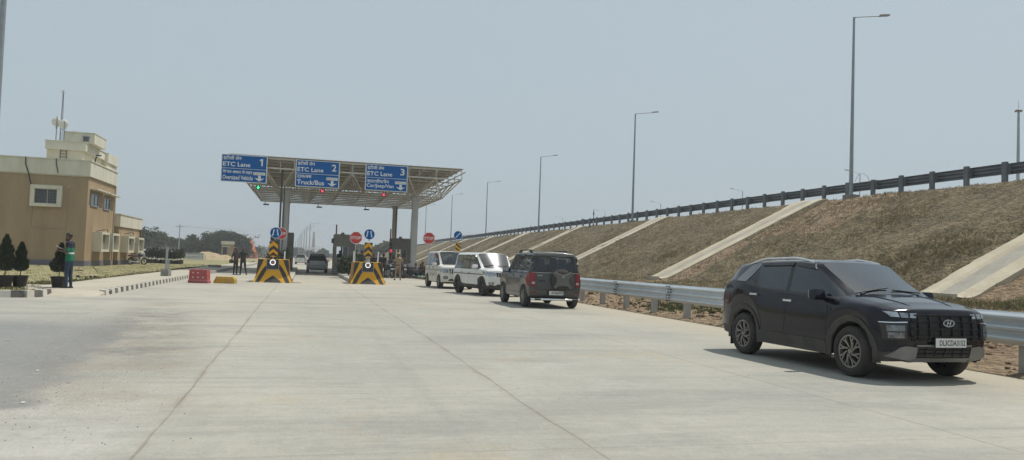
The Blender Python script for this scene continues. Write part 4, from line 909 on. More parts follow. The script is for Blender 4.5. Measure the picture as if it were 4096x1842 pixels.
# orange shrine
p = at(998, 1033, 232); r = thing('shrine', 'small orange shrine with a stepped spire among bare branches', 'shrine', (p.x, p.y, 0), TH)
OR = mat('shrine_orange', (.62, .20, .09), .8, 0, (.52, .15, .06), 2); b = MB(); b.box((0, 0, .85), (4.2, 3.4, 1.7)); b.box((0, 0, 1.85), (4.8, 4.0, .22)); b.build('base', OR, r)
b = MB(); b.lathe([(1.75, 1.96), (1.65, 2.5), (1.3, 3.6), (.9, 4.6), (.5, 5.2), (.62, 5.35), (.35, 5.6), (.001, 5.9)], 12); b.build('spire', OR, r)
b = MB(); b.lathe([(.001, 6.4), (.16, 6.2), (.2, 6.0), (.1, 5.8)], 8); b.build('finial', YELP, r); b = MB(); b.box((-.4, -1.72, .8), (.8, .1, 1.3)); b.box((1.3, -1.72, .9), (.5, .1, .7)); b.build('doorway', mat('shrine_door', (.12, .05, .03), .8), r)
# brick chimney
p = at(1252, 1018, 760); r = thing('brick_chimney', 'tall tapering brick kiln chimney fading in the haze', 'chimney', (p.x, p.y, 0))
BRK = mat('hazy_brick', (.16, .115, .10), .9, 0, (.13, .10, .09), .5); b = MB(); b.lathe([(2.2, 0), (1.75, 8), (.85, 23.5), (.8, 24.4), (.6, 24.5), (.5, 23)], 16); b.build('shaft', BRK, r); b = MB(); b.lathe([(.88, 23.2), (1.0, 23.6), (.86, 24)], 16); b.build('collar', BRK, r)
# far toll canopy
p0, p1 = at(1166, 990, 480), at(1290, 994.5, 480); r = thing('far_toll_canopy', 'white roof of another toll plaza far down the road', 'canopy', (p0.x, p0.y, 0), 0); d = p1.x-p0.x
b = MB(); b.box((d/2, 0, 6.1), (d, 8, .7)); b.build('roof', mat('far_white', (.8, .8, .8), .6), r)
for f in (.12, .4, .7, .97): b = MB(); b.box((d*f, 0, 2.9), (.55, .55, 5.8)); b.build('column', OFFW, r)
for f in (.25, .55, .84): b = MB(); b.box((d*f, -4.2, 5.0), (2.0, .2, .9)); b.build('sign_panel', mat('far_white', (.8, .8, .8), .6), r)
# fence posts and rail by the nursery plants
FW = mat('fence_white', (.5, .49, .45), .7)
r = thing('boundary_fence', 'low pale fence beyond the building and the row of nursery plants', 'fence', (0, 0, 0)); a, c = at(535, 1052, 92), at(820, 1050, 118); a.z = c.z = 0; r.location = a; c = c-a; b = MB()
for k in range(2): b.bar((0, 0, .35+.45*k), c+Vector((0, 0, .35+.45*k)), .05)
b.build('rail', FW, r)
for k in range(26): b = MB(); q = c*(k/25); b.box((q.x, q.y, .5), (.10, .10, 1.0)); b.build('post', FW, r)
a, c = at(735, 1050, 128), at(812, 1047, 133); b = MB(); 
for k in range(16): q = a.lerp(c, k/15); b.box((q.x, q.y, .55), (.20, .06, 1.1)); b.box((q.x, q.y, 1.1), (.12, .06, .1))
tag(b.build('picket_fence', mat('picket_grey', (.36, .38, .38), .8)), 'pale picket fence left of the earth mound', 'fence')
# earth mound
random.seed(2); vs = []; fs = []; p = at(845, 1045, 138); nx, ny = 30, 12
for j in range(ny+1):
    for i in range(nx+1):
        x, y = -7+16*i/nx, -4+8*j/ny; h = 1.15*math.exp(-((x+1.2)/2.6)**2-(y/2.4)**2)+.8*math.exp(-((x-2.5)/3.2)**2-(y/2.4)**2)
        vs.append((p.x+x, p.y+y, h*(1+.35*noise2(x, y, .9))-.05))
for j in range(ny):
    for i in range(nx): n = j*(nx+1)+i; fs.append((n, n+1, n+nx+2, n+nx+1))
struct('earth_mound', vs, fs, ground_mat('mound_earth', [(.36, .27, .16), (.30, .22, .13), (.42, .33, .21)], [.4, 1.6], .6), True)

# ================================================================== TREES AND PLANTS
LEAF = [mat('leaf_dark', (.028, .042, .018), .8, 0, (.04, .055, .024), 1), mat('leaf_mid', (.05, .07, .028), .8, 0, (.07, .09, .035), 1), mat('leaf_olive', (.075, .085, .04), .8, 0, (.09, .095, .045), 1)]
for m_ in LEAF: leafy(m_, .3)
def leafset(b, cen, rad, n, size, mi_=(0, 1, 2), flat=.7, bias=0.):
    for _ in range(n):
        while True:
            q = Vector((random.uniform(-1, 1), random.uniform(-1, 1), random.uniform(-1, 1)))
            if q.length < 1: break
        q = q*(.45+.55*random.random()) if random.random() < .5 else q.normalized()*random.uniform(.8, 1.05)
        p = Vector(cen)+Vector((q.x*rad[0], q.y*rad[1], q.z*rad[2])); s_ = size*random.uniform(.6, 1.35)
        n_ = Vector((random.gauss(0, 1), random.gauss(0, 1), random.gauss(0, 1)+.6)).normalized(); a = n_.orthogonal().normalized(); a.rotate(Matrix.Rotation(random.uniform(0, 6.3), 3, n_)); c = n_.cross(a)
        b.add([p-a*s_, p+c*s_*.55, p+a*s_, p-c*s_*.55], [(0, 1, 2, 3)], random.choice(mi_))
def tree(px, Y, H_, Wd, lab, group=None, trunk=.35, nclump=16, dens=90, leaf=.34, seed=0, form='spread', bare=False, base=0., mi_=(0, 0, 1, 1, 2)):
    random.seed(seed); p = at(px, 1030, Y); r = thing('tree', lab, 'tree', (p.x, p.y, base), 0, group); b = MB(); ht = H_*(.34 if form == 'spread' else .2)
    lean = random.uniform(-.3, .3); top = Vector((lean, 0, ht)); b.tube([(0, 0, -.3), (lean*.4, 0, ht*.5), top], [trunk, trunk*.8, trunk*.65], 7)
    cl = []
    for k in range(nclump):
        a = 2*PI*k/nclump*2.4+random.uniform(-.4, .4); f = math.sqrt((k+.5)/nclump)
        zz = ht+(H_-ht)*((.45+.5*(1-f*f)+random.uniform(-.12, .1)) if form == 'spread' else random.uniform(.15, .95)*(1-f*.3))
        c = Vector((math.cos(a)*f*Wd*.42, math.sin(a)*f*Wd*.36, zz)); cl.append(c)
        m = top.lerp(c, .5)+Vector((0, 0, -.15*H_*.2)); b.tube([top+Vector((0, 0, -.2)), m, c], [trunk*.34, trunk*.2, trunk*.07], 5)
        if bare:
            for _ in range(5): b.tube([c, c+Vector((random.uniform(-1, 1), random.uniform(-1, 1), random.uniform(.1, 1)))*H_*.14], [.05, .02], 4)
    b.build('trunk', BARK, r)
    b = MB()
    for c in cl:
        q = Wd*.17*random.uniform(.75, 1.25); leafset(b, c, (q, q, q*.55 if form == 'spread' else q*.8), dens, leaf, mi_)
        leafset(b, c+Vector((random.uniform(-q, q), random.uniform(-q, q), random.uniform(-.2, .6)*q)), (q*.5, q*.5, q*.35), dens//3, leaf, mi_)
    b.build('crown', LEAF, r); return r
G = 'trees beyond the office building'
TL = [(560, 150, 5.0, 8.0, 'spreading tree just right of the tan building, with a bare trunk', .3, 15, 70, 'spread'),
      (625, 162, 4.7, 7.5, 'flat-topped tree second from the tan building', .3, 15, 60, 'spread'),
      (690, 205, 4.5, 7, 'low thin tree in the dip of the tree line', .25, 12, 60, 'spread'),
      (752, 185, 5.2, 6, 'slender open tree left of the dense group', .22, 14, 70, 'tall'),
      (798, 178, 6.1, 6.5, 'leafy tree left of the hut, with gaps low in its crown', .3, 17, 100, 'tall'),
      (862, 195, 7.0, 8.5, 'biggest dense tree, behind the earth mound', .4, 24, 150, 'tall'),
      (915, 200, 7.0, 8.5, 'dense dark tree directly behind the guard hut', .4, 22, 150, 'tall'),
      (958, 210, 5.1, 6.5, 'lower dense tree right of the guard hut', .3, 16, 120, 'tall'),
      (1000, 262, 4.6, 6, 'small tree behind the orange shrine', .22, 12, 90, 'tall'),
      (590, 225, 4.6, 9, 'far low tree behind the two nearest spreading trees', .3, 14, 80, 'spread'),
      (728, 260, 4.6, 10, 'far hazy tree behind the row of nursery plants', .3, 16, 90, 'spread')]
for i, (px, Y, H_, Wd, lb, tr, nc, dn, fm) in enumerate(TL): tree(px, Y, H_, Wd, lb, G, tr, nc, int(dn*1.9), .21 if Y < 200 else .26, seed=20+i, form=fm)
for i, (px, Y, H_, Wd, lb) in enumerate(((1125, 330, 5.5, 9, 'hazy tree behind the left striped block sign'), (1177, 400, 4.8, 10, 'hazy tree below the far toll canopy roof, left of the white car'), (1237, 390, 3.8, 5, 'hazy round tree just left of the chimney'), (1289, 380, 4.6, 6.5, 'hazy round tree right of the chimney'), (1330, 480, 2.6, 6, 'low hazy tree at the far end of the middle lane'))):
    tree(px, Y, H_, Wd, lb, 'far hazy trees seen through the middle lane', .4, 14, 90, .6, seed=50+i, form='tall')
for i, (px, Y, H_, Wd, lb) in enumerate(((1452, 260, 5.2, 9, 'pale far tree between the stop sign and the chevron board'), (1502, 250, 4.8, 7, 'pale far tree right of the chevron board'), (1536, 245, 5.8, 8, 'pale far tree beside the right toll booth'), (1562, 270, 6.8, 8, 'pale far tree behind the left edge of the right booth'))):
    tree(px, Y, H_, Wd, lb, 'far trees left of the right booth', .3, 14, 90, .42, seed=60+i, form='spread', mi_=(1, 2, 2))
tree(1676, 205, 6.6, 4, 'thin nearly bare tree right of the right canopy column', None, .15, 9, 12, .25, seed=70, form='tall', bare=True, mi_=(1, 2))
for i, (px, Y, H_, lb) in enumerate(((1015, 226, 8.2, 'bare thin sapling right of the orange shrine'), (985, 224, 7.4, 'bare thin sapling left of the orange shrine'), (992, 228, 8.5, 'bare forked sapling just behind the orange shrine'))):
    tree(px, Y, H_, 2.6, lb, 'bare saplings round the shrine', .07, 6, 3, .15, seed=80+i, form='tall', bare=True)
# far treeline reading as one mass
random.seed(33); b = MB()
for k in range(150):
    px = random.uniform(1000, 1180); Y = random.uniform(420, 620); p = at(px, 1000, Y); h = random.uniform(3, 7); leafset(b, (p.x, Y, h*.5), (5, 3, h*.5), 26, .8)
for k in range(60):
    px = random.uniform(540, 1000); Y = random.uniform(300, 420); p = at(px, 1000, Y); h = random.uniform(3, 6); leafset(b, (p.x, Y, h*.5), (6, 3, h*.5), 30, .9)
for k in range(90):
    px = random.uniform(1420, 1640); Y = random.uniform(430, 620); p = at(px, 1000, Y); h = random.uniform(2.5, 4); leafset(b, (p.x, Y, h*.5), (6, 3, h*.5), 22, .7)
o = b.build('far_treeline', LEAF); o['kind'] = 'stuff'
# nursery plants in black bags
NG = 'nursery plants standing in rows'; np0 = None; random.seed(12)
ORD = 'first second third fourth fifth sixth seventh eighth ninth tenth last'.split()
for k in range(22):
    px = 592+132*(k % 11)/10+random.uniform(-3, 3); Y = 78+2.2*(k//11)+random.uniform(-.4, .4); p = at(px, 1050, Y); lb = 'leafy bagged sapling, %s from the left in the %s nursery row' % (ORD[k % 11], 'front' if k < 11 else 'back')
    if np0 is None:
        np0 = thing('nursery_plant', lb, 'potted plant', (p.x, p.y, 0), 0, NG); b = MB(); b.lathe([(.17, 0), (.19, .2), (.18, .42), (.001, .40)], 9); b.build('bag', PLAS, np0); b = MB(); b.tube([(0, 0, .38), (.02, 0, 1.1)], .015, 4); b.build('stem', BARK, np0); b = MB(); leafset(b, (0, 0, 1.0), (.34, .34, .42), 170, .10, (0, 0, 1)); b.build('leaves', LEAF, np0)
    else: o = dup(np0, (p.x, p.y, 0), random.uniform(0, 6), lb); q = random.uniform(.8, 1.25); o.scale = (q, q, q)
# conifers in black tubs
def conifer(px, py, Y, H_, Wd, lab, seed, lean=0., potr=.28):
    random.seed(seed); p = at(px, py, Y); r = thing('potted_conifer', lab, 'potted plant', (p.x, p.y, .14), 0, 'conifers in black tubs')
    b = MB(); b.lathe([(potr*.76, 0), (potr*.97, .30), (potr*1.03, .30), (potr*1.03, .34), (potr*.93, .34), (potr*.9, .28), (.001, .28)], 24); b.build('tub', mat('tub_black', (.014, .014, .014), .55), r, smooth='auto')
    b = MB(); b.tube([(0, 0, .26), (.01, 0, .6), (lean*.5, 0, .95)], [.018, .014, .01], 6); b.build('stem', BARK, r)
    b = MB(); z0 = .47
    for _ in range(3600):
        f = random.random()**.85; z = z0+(H_-z0)*f; q = Wd/2*(min(1, .45+f*2.6) if f < .22 else (1-(f-.22)/.78)**.95)*random.uniform(.4, 1.1)*(1+.22*math.sin(7*f+seed)+.12*math.sin(23*f)); a = random.uniform(0, 2*PI)
        c = Vector((q*math.cos(a)+lean*f, q*math.sin(a), z)); up = Vector((math.cos(a)*.5, math.sin(a)*.5, 1.)).normalized(); s_ = random.uniform(.03, .075); e = up.orthogonal().normalized(); e.rotate(Matrix.Rotation(random.uniform(0, 6.3), 3, up))
        b.add([c-e*s_*.3, c+e*s_*.3, c+up*s_*1.5], [(0, 1, 2)], random.choice((0, 0, 0, 1)))
    b.build('foliage', [mat('conifer_dark', (.017, .028, .013), .75, 0, (.026, .038, .018), 3), mat('conifer_mid', (.04, .052, .022), .75)], r); return r
conifer(233, 1150, 24.4, 1.32, .50, 'potted conifer beside the standing man', 1, .03, .225)
conifer(78, 1146, 24.2, 1.30, .46, 'middle potted conifer of the three', 2, 0, .225)
conifer(16, 1149, 23.8, 1.52, .56, 'potted conifer at the left edge of the picture', 3, 0, .235)
# shrubs on the islands
def shrub(px, py, Y, H_, Wd, lab, seed, n=900, mi_=(0, 0, 1)):
    random.seed(seed); p = at(px, py, Y); r = thing('shrub', lab, 'shrub', (p.x, p.y, .19)); b = MB()
    for k in range(9): a = k*.7; b.tube([(0, 0, 0), (math.cos(a)*Wd*.2, math.sin(a)*Wd*.2, H_*.5), (math.cos(a)*Wd*.36, math.sin(a)*Wd*.36, H_*.85)], [.02, .014, .006], 4)
    b.build('stems', BARK, r); b = MB()
    for k in range(11): c = (random.uniform(-.36, .36)*Wd, random.uniform(-.36, .36)*Wd, H_*random.uniform(.25, .85)); leafset(b, c, (Wd*.22, Wd*.22, H_*.2), n//11, .085, mi_)
    b.build('leaves', LEAF, r)
shrub(1395, 1080, 52, 1.35, 1.7, 'bushy shrub on the island left of the right striped block', 1, 1300); shrub(1418, 1082, 56, 1.5, 1.5, 'darker shrub close to the middle toll booth', 5, 1000, (0, 0, 0, 1)); shrub(1440, 1082, 52.5, 1.25, 1.2, 'low shrub just behind the right striped block', 2)
shrub(1082, 1070, 50, 1.35, 1.1, 'shrub behind the left edge of the left striped block', 3); shrub(1120, 1070, 52, 1.75, 1.2, 'taller shrub beside the left canopy column', 4)
# power poles far left
for i, (px, Y, h, lb) in enumerate(((713, 150, 5.3+1.2, 'thin power pole in front of the trees, above the nursery plants'), (1080, 330, 12.5, 'far power pole left of the chevron board'))):
    p = at(px, 1030, Y); r = thing('power_pole', lb, 'power pole', (p.x, p.y, 0)); b = MB(); b.tube([(0, 0, 0), (0, 0, h)], [.12, .09], 6); b.build('pole', STEEL, r); b = MB(); b.box((0, 0, h-.5), (1.6, .1, .1)); b.build('crossarm', STEEL, r)
a = at(713, 1000, 150); a.z = 6.2; c = at(1080, 1000, 330); c.z = 11.8; b = MB()
for dx in (-.7, .7):
    b.tube([a.lerp(c, k/12)+Vector((dx, 0, -1.5*4*(k/12)*(1-k/12)*.4)) for k in range(13)], .012, 3)
tag(b.build('power_lines', PLAS), 'pair of overhead wires between the two power poles', 'wires')
# debris on the lawn and road
b = MB(); random.seed(6); c = gp(350, 1119)
for k in range(7): leafset(b, c+Vector((random.uniform(-.4, .5), 0, .12)), (.16, .1, .05), 14, .05, (0,))
tag(b.build('rubbish_heap', [mat('rubbish_black', (.02, .02, .025), .35)]), 'black plastic rubbish lying at the lawn edge right of the man', 'rubbish')
b = MB(); p, q = gp(300, 1090), gp(330, 1091); b.bar(p+Vector((0, 0, .12)), q+Vector((0, 0, .12)), .12, .05); tag(b.build('plank', PLAS), 'dark plank lying on the lawn', 'plank')
b = MB(); p = gp(385, 1096); b.tube([p+Vector((-.35, 0, .55)), p+Vector((.1, 0, .05))], .022, 4); tag(b.build('stick', BARK), 'thin stick leaning out of the lawn', 'stick')
random.seed(14)
for px, py, lb in ((32, 1363, 'pale paper scrap at the far left edge of the dark road patch'), (150, 1484, 'pale paper scrap in the middle of the dark road patch'), (92, 1612, 'pale paper scrap at the near end of the dark road patch')):
    p = gp(px, py); b = MB(); b.box((0, 0, .004), (.08, .03, .003), random.uniform(0, 3)); o = b.build('paper_scrap', mat('paper', (.5, .5, .47), .8)); o.location = p; tag(o, lb, 'litter', 'paper scraps on the dark road patch')
b = MB()
for _ in range(900):
    t_ = random.uniform(6, 20); s_ = random.gauss(-2.4-.09*(t_-8), .75) if random.random() < .8 else random.uniform(-8, 9); r_ = .002+.0045*random.random()**2
    M = Matrix.Translation(W(s_, t_, r_*.6)) @ Matrix.Diagonal((r_, r_*.8, r_*.6, 1)); b.add([M @ v for v in IV], IF)
o = b.build('road_grit', mat('grit', (.10, .09, .08), .9)); o['kind'] = 'stuff'
# ================================================================== VEHICLES (local +x forward, +y left, origin on the ground at mid wheelbase)
def paint(name, c, rough=.32, metal=.0, dust=.3, c2=None, coat=.45, spec=.3): 
    return mat(name, c, rough, metal, c2 or tuple(v*.9 for v in c), 1.2, 3, coat=coat, dust=dust, spec=spec)
G_W = glass('tinted_windscreen', (.30, .33, .33), .03, 1.35); G_S = glass('tinted_side_glass', (.10, .11, .115), .03, 1.25); G_L = glass('clear_glass', (.42, .44, .43), .02, 1.2)
HEAD = mat('headlamp_glass', (.48, .52, .56), .12, .4, (.30, .34, .38), 9, spec=.9); TAIL = mat('tail_lamp_red', (.24, .012, .015), .22, 0, (.18, .01, .012), 5, spec=.5); UNDER = mat('underbody', (.012, .012, .012), .9)
CLAD = mat('dusty_cladding', (.040, .038, .036), .75, 0, (.07, .062, .052), 3, 6); SEAT = mat('seat_cloth', (.05, .05, .052), .9); PLATEW = mat('number_plate', (.72, .73, .72), .4, 0, (.66, .67, .66)); PLT = mat('plate_lettering', (.015, .015, .02), .5)
SKID = mat('skid_plate_silver', (.24, .245, .25), .5, .4, (.19, .19, .19), 3, 5, dust=.2)
SKIDD = mat('dark_silver_trim', (.20, .205, .22), .4, .4, (.17, .175, .18), 3, 5)
def lerp(a, c, f): return a+(c-a)*f
def body(name, st, mats, root, nose_b=.07, tail_b=.05, tailwin=True, crease_low=.6, gcr=.5, rcr=0.):
    """st: stations front to rear. dict x, w, zb, zs; 'top' 5 points (dx,y,z) c7..c11; optional side dx list 'sx' for k2..6; 'g' flags of the bay behind it"""
    bm = bmesh.new(); cl = bm.edges.layers.float.new('crease_edge'); vl = bm.verts.layers.float.new('crease_vert')
    def station(S, sg):
        r = []; w_, zb, zs, x = S['w'], S['zb'], S['zs'], S['x']; top = S['top']; sx = S.get('sx', (0, 0, 0, 0, 0))
        for c in (4, 3, 2, 1, 0): y = w_*.90*[.95, .84, .70, .36, 0][c]; r.append((x+S.get('ux', 0), y, zb))
        zz = [zb, zb+.10, lerp(zb+.10, zs, .42), lerp(zb+.10, zs, .78), zs]; yy = [.965, .985, 1.0, .99, .955]
        if 'zz' in S: zz = S['zz']
        yy = S.get('yy', yy)
        for k in range(5): r.append((x+sx[k], w_*yy[k], zz[k]))
        for c in range(5): r.append((x+top[c][0], top[c][1], top[c][2]))
        return r
    n = len(st); V = {}
    for i, S in enumerate(st):
        R_ = station(S, 1)
        for j, (x, y, z) in enumerate(R_):
            if j in (0, 14): v = bm.verts.new((x, 0, z)); V[i, j, 1] = V[i, j, -1] = v
            else:
                for sg in (1, -1): V[i, j, sg] = bm.verts.new((x, y*sg, z))
    MI = {'paint': 0, 'glassw': 1, 'glass': 2, 'trim': 3, 'clad': 4, 'under': 5, 'glassr': 6}
    def face(vs, m):
        u = []
        for v in vs:
            if v not in u: u.append(v)
        if len(u) < 3: return
        try: f = bm.faces.new(u); f.material_index = MI[m]; f.smooth = True
        except ValueError: pass
    for i in range(n-1):
        g = st[i].get('g', '')
        for sg in (1, -1):
            for j in range(14):
                m = 'paint'
                if j < 5: m = 'under'
                elif j == 5: m = 'clad' if 'C' in st[i].get('f', 'C') else 'paint'
                elif j == 9: m = 'trim' if g else 'paint'
                elif j == 10: m = {'W': 'glass', 'S': 'glass', 'P': 'trim', 'D': 'paint', 'Q': 'glass'}.get(g, 'paint')
                elif j == 11: m = 'paint'
                elif j >= 12: m = 'glassw' if g == 'W' else 'glassr' if g == 'T' else 'paint'
                if g == 'T' and j == 10: m = 'paint'
                q = [V[i, j, sg], V[i, j+1, sg], V[i+1, j+1, sg], V[i+1, j, sg]]
                face(q if sg > 0 else q[::-1], m)
    for end, i, bul in (('nose', 0, nose_b), ('tail', n-1, -tail_b)):
        S = st[i]; cab = S.get('cab', False); rows = {}
        W_ = S['w']
        def X(y): return bul*(1-(y/W_)**2)
        under = lambda c, sg: V[i, 4-c, sg]; top = lambda c, sg: V[i, 10+c, sg]; side = lambda k, sg: V[i, 5+k, sg]
        grid_ = {}
        for sg in (1, -1):
            for c in range(5):
                grid_[0, c, sg] = under(c, sg)
                fr_y = [.93, .82, .66, .34, 0][c]
                for k in (1, 2, 3):
                    b_ = side(k, sg).co; y = abs(b_.y)*fr_y
                    grid_[k, c, sg] = grid_[k, 4, 1] if (c == 4 and sg == -1) else bm.verts.new((b_.x+X(y), sg*y, b_.z))
                if not cab: grid_[4, c, sg] = top(c, sg)
                else:
                    for k, rv in ((4, side(4, sg)), (5, top(0, sg)), (6, top(1, sg))):
                        y = abs(rv.co.y)*fr_y; z = rv.co.z+(.02 if k == 6 else 0)
                        grid_[k, c, sg] = grid_[k, 4, 1] if (c == 4 and sg == -1) else bm.verts.new((rv.co.x+X(y), sg*y, z))
        for sg in (1, -1):
            def F_(vs, m):
                vs = vs if (sg > 0) == (end == 'nose') else vs[::-1]
                face(vs, m)
            R_ = [(k, (side(k, sg) if k < 5 else top(k-5, sg))) for k in range(0, 7 if cab else 5)]
            for (k, e), (k2, e2) in zip(R_, R_[1:]):
                m = 'paint'
                if cab and k == 5 and tailwin: mm = ['paint', 'glassr', 'glassr', 'glassr', 'glassr']
                else: mm = ['clad' if (k == 0 and 'C' in S.get('f', 'C')) else 'paint']*5
                F_([e, e2, grid_[k2, 0, sg], grid_[k, 0, sg]], mm[0])
                for c in range(4): F_([grid_[k, c, sg], grid_[k2, c, sg], grid_[k2, c+1, sg], grid_[k, c+1, sg]], mm[c+1])
            if cab:
                F_([top(1, sg), top(2, sg), grid_[6, 2, sg], grid_[6, 1, sg], grid_[6, 0, sg]], 'paint')
                F_([grid_[6, 2, sg], top(2, sg), top(3, sg), grid_[6, 3, sg]], 'paint'); F_([grid_[6, 3, sg], top(3, sg), top(4, sg), grid_[6, 4, sg]], 'paint')
    bmesh.ops.recalc_face_normals(bm, faces=bm.faces)
    for e in bm.edges:
        ms = {f.material_index for f in e.link_faces}
        if 5 in ms and len(ms) > 1: e[cl] = crease_low
        elif len(ms) > 1 and (ms & {1, 2, 6}): e[cl] = gcr
        elif e.calc_face_angle(0) > R(50): e[cl] = .3+rcr
        elif rcr and e.calc_face_angle(0) > R(22): e[cl] = rcr
    for v in bm.verts:
        for gm in (1, 2, 6):
            if sum(f.material_index == gm for f in v.link_faces) == 1: v[vl] = .92
    me = bpy.data.meshes.new(name); bm.to_mesh(me); bm.free()
    t = bpy.data.objects.new('tmp', me); COL.objects.link(t); sb = t.modifiers.new('s', 'SUBSURF'); sb.levels = 2; sb.render_levels = 2
    dg = bpy.context.evaluated_depsgraph_get(); ev = bpy.data.meshes.new_from_object(t.evaluated_get(dg)); bpy.data.objects.remove(t)
    bv = BVHTree.FromPolygons([v.co for v in ev.vertices], [p.vertices for p in ev.polygons])
    names = {0: ('body', mats['paint']), 1: ('windscreen', mats.get('gw', G_W)), 2: ('side_glass', mats.get('gs', G_S)), 3: ('window_trim', PLAS), 4: ('cladding', mats.get('clad', CLAD)), 5: ('underbody', UNDER), 6: ('rear_glass', mats.get('gr', G_S))}
    out = {}
    for mi, (nm, m) in names.items():
        groups = [lambda c: True]
        if mi == 2: groups = [lambda c: c.y > 0, lambda c: c.y < 0]
        for gsel in groups:
            ps = [p for p in ev.polygons if p.material_index == mi and gsel(p.center)]
            if not ps: continue
            ix = {}; vs = []
            for p in ps:
                for v in p.vertices:
                    if v not in ix: ix[v] = len(vs); vs.append(ev.vertices[v].co)
            me = bpy.data.meshes.new(nm); me.from_pydata([tuple(v) for v in vs], [], [[ix[v] for v in p.vertices] for p in ps]); me.materials.append(m)
            for p in me.polygons: p.use_smooth = True
            out[nm] = link(nm, me, root)
    return bv, out
def wheel(root, x, y, r, w_, style, tm=RUB, rimr=None, rm=SILV, spare=False):
    sg = 1 if y > 0 else -1; rr = rimr or r*.64; o = thing('wheel', None, None); del_keys = [k for k in list(o.keys())]
    for k in del_keys: del o[k]
    o.parent = root; o.location = (x, y, r)
    b = MB(); prof = [(rr, w_*.42), (rr+.02, w_*.5), (r-.06, w_*.52), (r-.02, w_*.45), (r, w_*.3), (r, -w_*.3), (r-.02, -w_*.45), (r-.06, -w_*.5), (rr, -w_*.45)]
    b.lathe([(a, -sg*(-c)) for a, c in prof], 36, axis='Y'); b.build('tyre', tm, o, smooth='auto')
    b = MB(); f = sg*w_*.42
    b.lathe([(rr, f), (rr-.02, f), (rr-.035, f-sg*.05), (rr-.035, -f)], 36, axis='Y'); b.lathe([(.001, f-sg*.09), (rr-.03, f-sg*.10)], 24, axis='Y', mi=1)
    b.lathe([(.001, f-sg*.0), (.035, f-sg*.0), (.06, f-sg*.03), (.075, f-sg*.08)], 16, axis='Y')
    if style == 'blade':                                # swirling split spokes
        for k in range(8):
            a = 2*PI*k/8; p0 = Vector((.05*math.cos(a), f-sg*.012, .05*math.sin(a))); p1 = Vector((.62*rr*math.cos(a+.45), f-sg*.004, .62*rr*math.sin(a+.45))); p2 = Vector(((rr-.02)*math.cos(a+.40), f-sg*.006, (rr-.02)*math.sin(a+.40))); p3 = Vector(((rr-.02)*math.cos(a+.72), f-sg*.006, (rr-.02)*math.sin(a+.72)))
            b.bar(p0, p1, .030, .022); b.bar(p1, p2, .026, .02)
            q = p0.lerp(p1, .45); b.bar(q, p3, .020, .018)
    elif style == 'steel':
        b.lathe([(.08, f-sg*.02), (rr*.55, f-sg*.005), (rr*.8, f-sg*.05), (rr-.03, f-sg*.055)], 24, axis='Y')
    else:
        nsp = 5 if style == 'five' else 10
        for k in range(nsp):
            a = 2*PI*k/nsp
            for da in ((-.13, .13) if style == 'five' else (0,)): b.bar((.05*math.cos(a), f-sg*.01, .05*math.sin(a)), ((rr-.02)*math.cos(a+da), f-sg*.008, (rr-.02)*math.sin(a+da)), .042, .03)
    b.build('rim', [rm, UNDER], o, smooth=False); return o
def patch(bv, poly, ax, m, name, root, off=.006, step=.04, sgn=1, skirt=True, depth=.5):
    """shape drawn in a view of the car and laid on the body. ax 'F' front view (y,z), 'B' rear view (y,z), 'S' side view (x,z), 'T' top (x,y)"""
    pts = [Vector(p) for p in poly]; V2 = []; E2 = []
    dense = []
    for a, c in zip(pts, pts[1:]+pts[:1]):
        k = max(1, int((c-a).length/step)); dense += [a.lerp(c, i/k) for i in range(k)]
    V2 = dense[:]; E2 = [(i, (i+1) % len(dense)) for i in range(len(dense))]
    xs = [p.x for p in pts]; ys = [p.y for p in pts]
    x = min(xs)+step/2
    def inside(p):
        c = False; j = len(pts)-1
        for i in range(len(pts)):
            if (pts[i].y > p.y) != (pts[j].y > p.y) and p.x < (pts[j].x-pts[i].x)*(p.y-pts[i].y)/(pts[j].y-pts[i].y)+pts[i].x: c = not c
            j = i
        return c
    while x < max(xs):
        y = min(ys)+step/2
        while y < max(ys):
            p = Vector((x, y))
            if inside(p) and min((p-d).length for d in dense) > step*.4: V2.append(p)
            y += step
        x += step
    r = delaunay_2d_cdt(V2, E2, [], 1, 1e-6)
    o_, d_ = {'F': (lambda p: Vector((4, p.x, p.y)), Vector((-1, 0, 0))), 'B': (lambda p: Vector((-4, p.x, p.y)), Vector((1, 0, 0))), 'S': (lambda p: Vector((p.x, 3*sgn, p.y)), Vector((0, -sgn, 0))), 'T': (lambda p: Vector((p.x, p.y, 4)), Vector((0, 0, -1)))}[ax]
    W_ = []; last = None; miss = []
    for p in r[0]:
        h = bv.ray_cast(o_(p), d_); 
        if h[0] is None: W_.append(None); miss.append(len(W_)-1)
        else:
            nn = h[1]; nn = nn if nn.dot(d_) < 0 else -nn; W_.append(h[0]+(nn*.6-d_*.4)*off)
    good = [i for i, q in enumerate(W_) if q is not None]
    if not good: print('patch missed', name); return None
    for i in miss:
        j = min(good, key=lambda g: (r[0][g]-r[0][i]).length); q = W_[j].copy()
        o3 = o_(r[0][i]); 
        if ax in 'FB': q.y, q.z = o3.y, o3.z
        elif ax == 'S': q.x, q.z = o3.x, o3.z
        else: q.x, q.y = o3.x, o3.y
        W_[i] = q
    b = MB(); b.add(W_, [f for f in r[2]])
    if skirt:
        ne = len(dense); ed = {}
        for f in r[2]:
            for i in range(len(f)): e = (f[i], f[(i+1) % len(f)]); ed[tuple(sorted(e))] = ed.get(tuple(sorted(e)), 0)+1
        for (i, j), c in ed.items():
            if c == 1: b.add([W_[i], W_[j], W_[j]+d_*(off+.012), W_[i]+d_*(off+.012)], [(0, 1, 2, 3)])
    return b.build(name, m, root, smooth='auto')
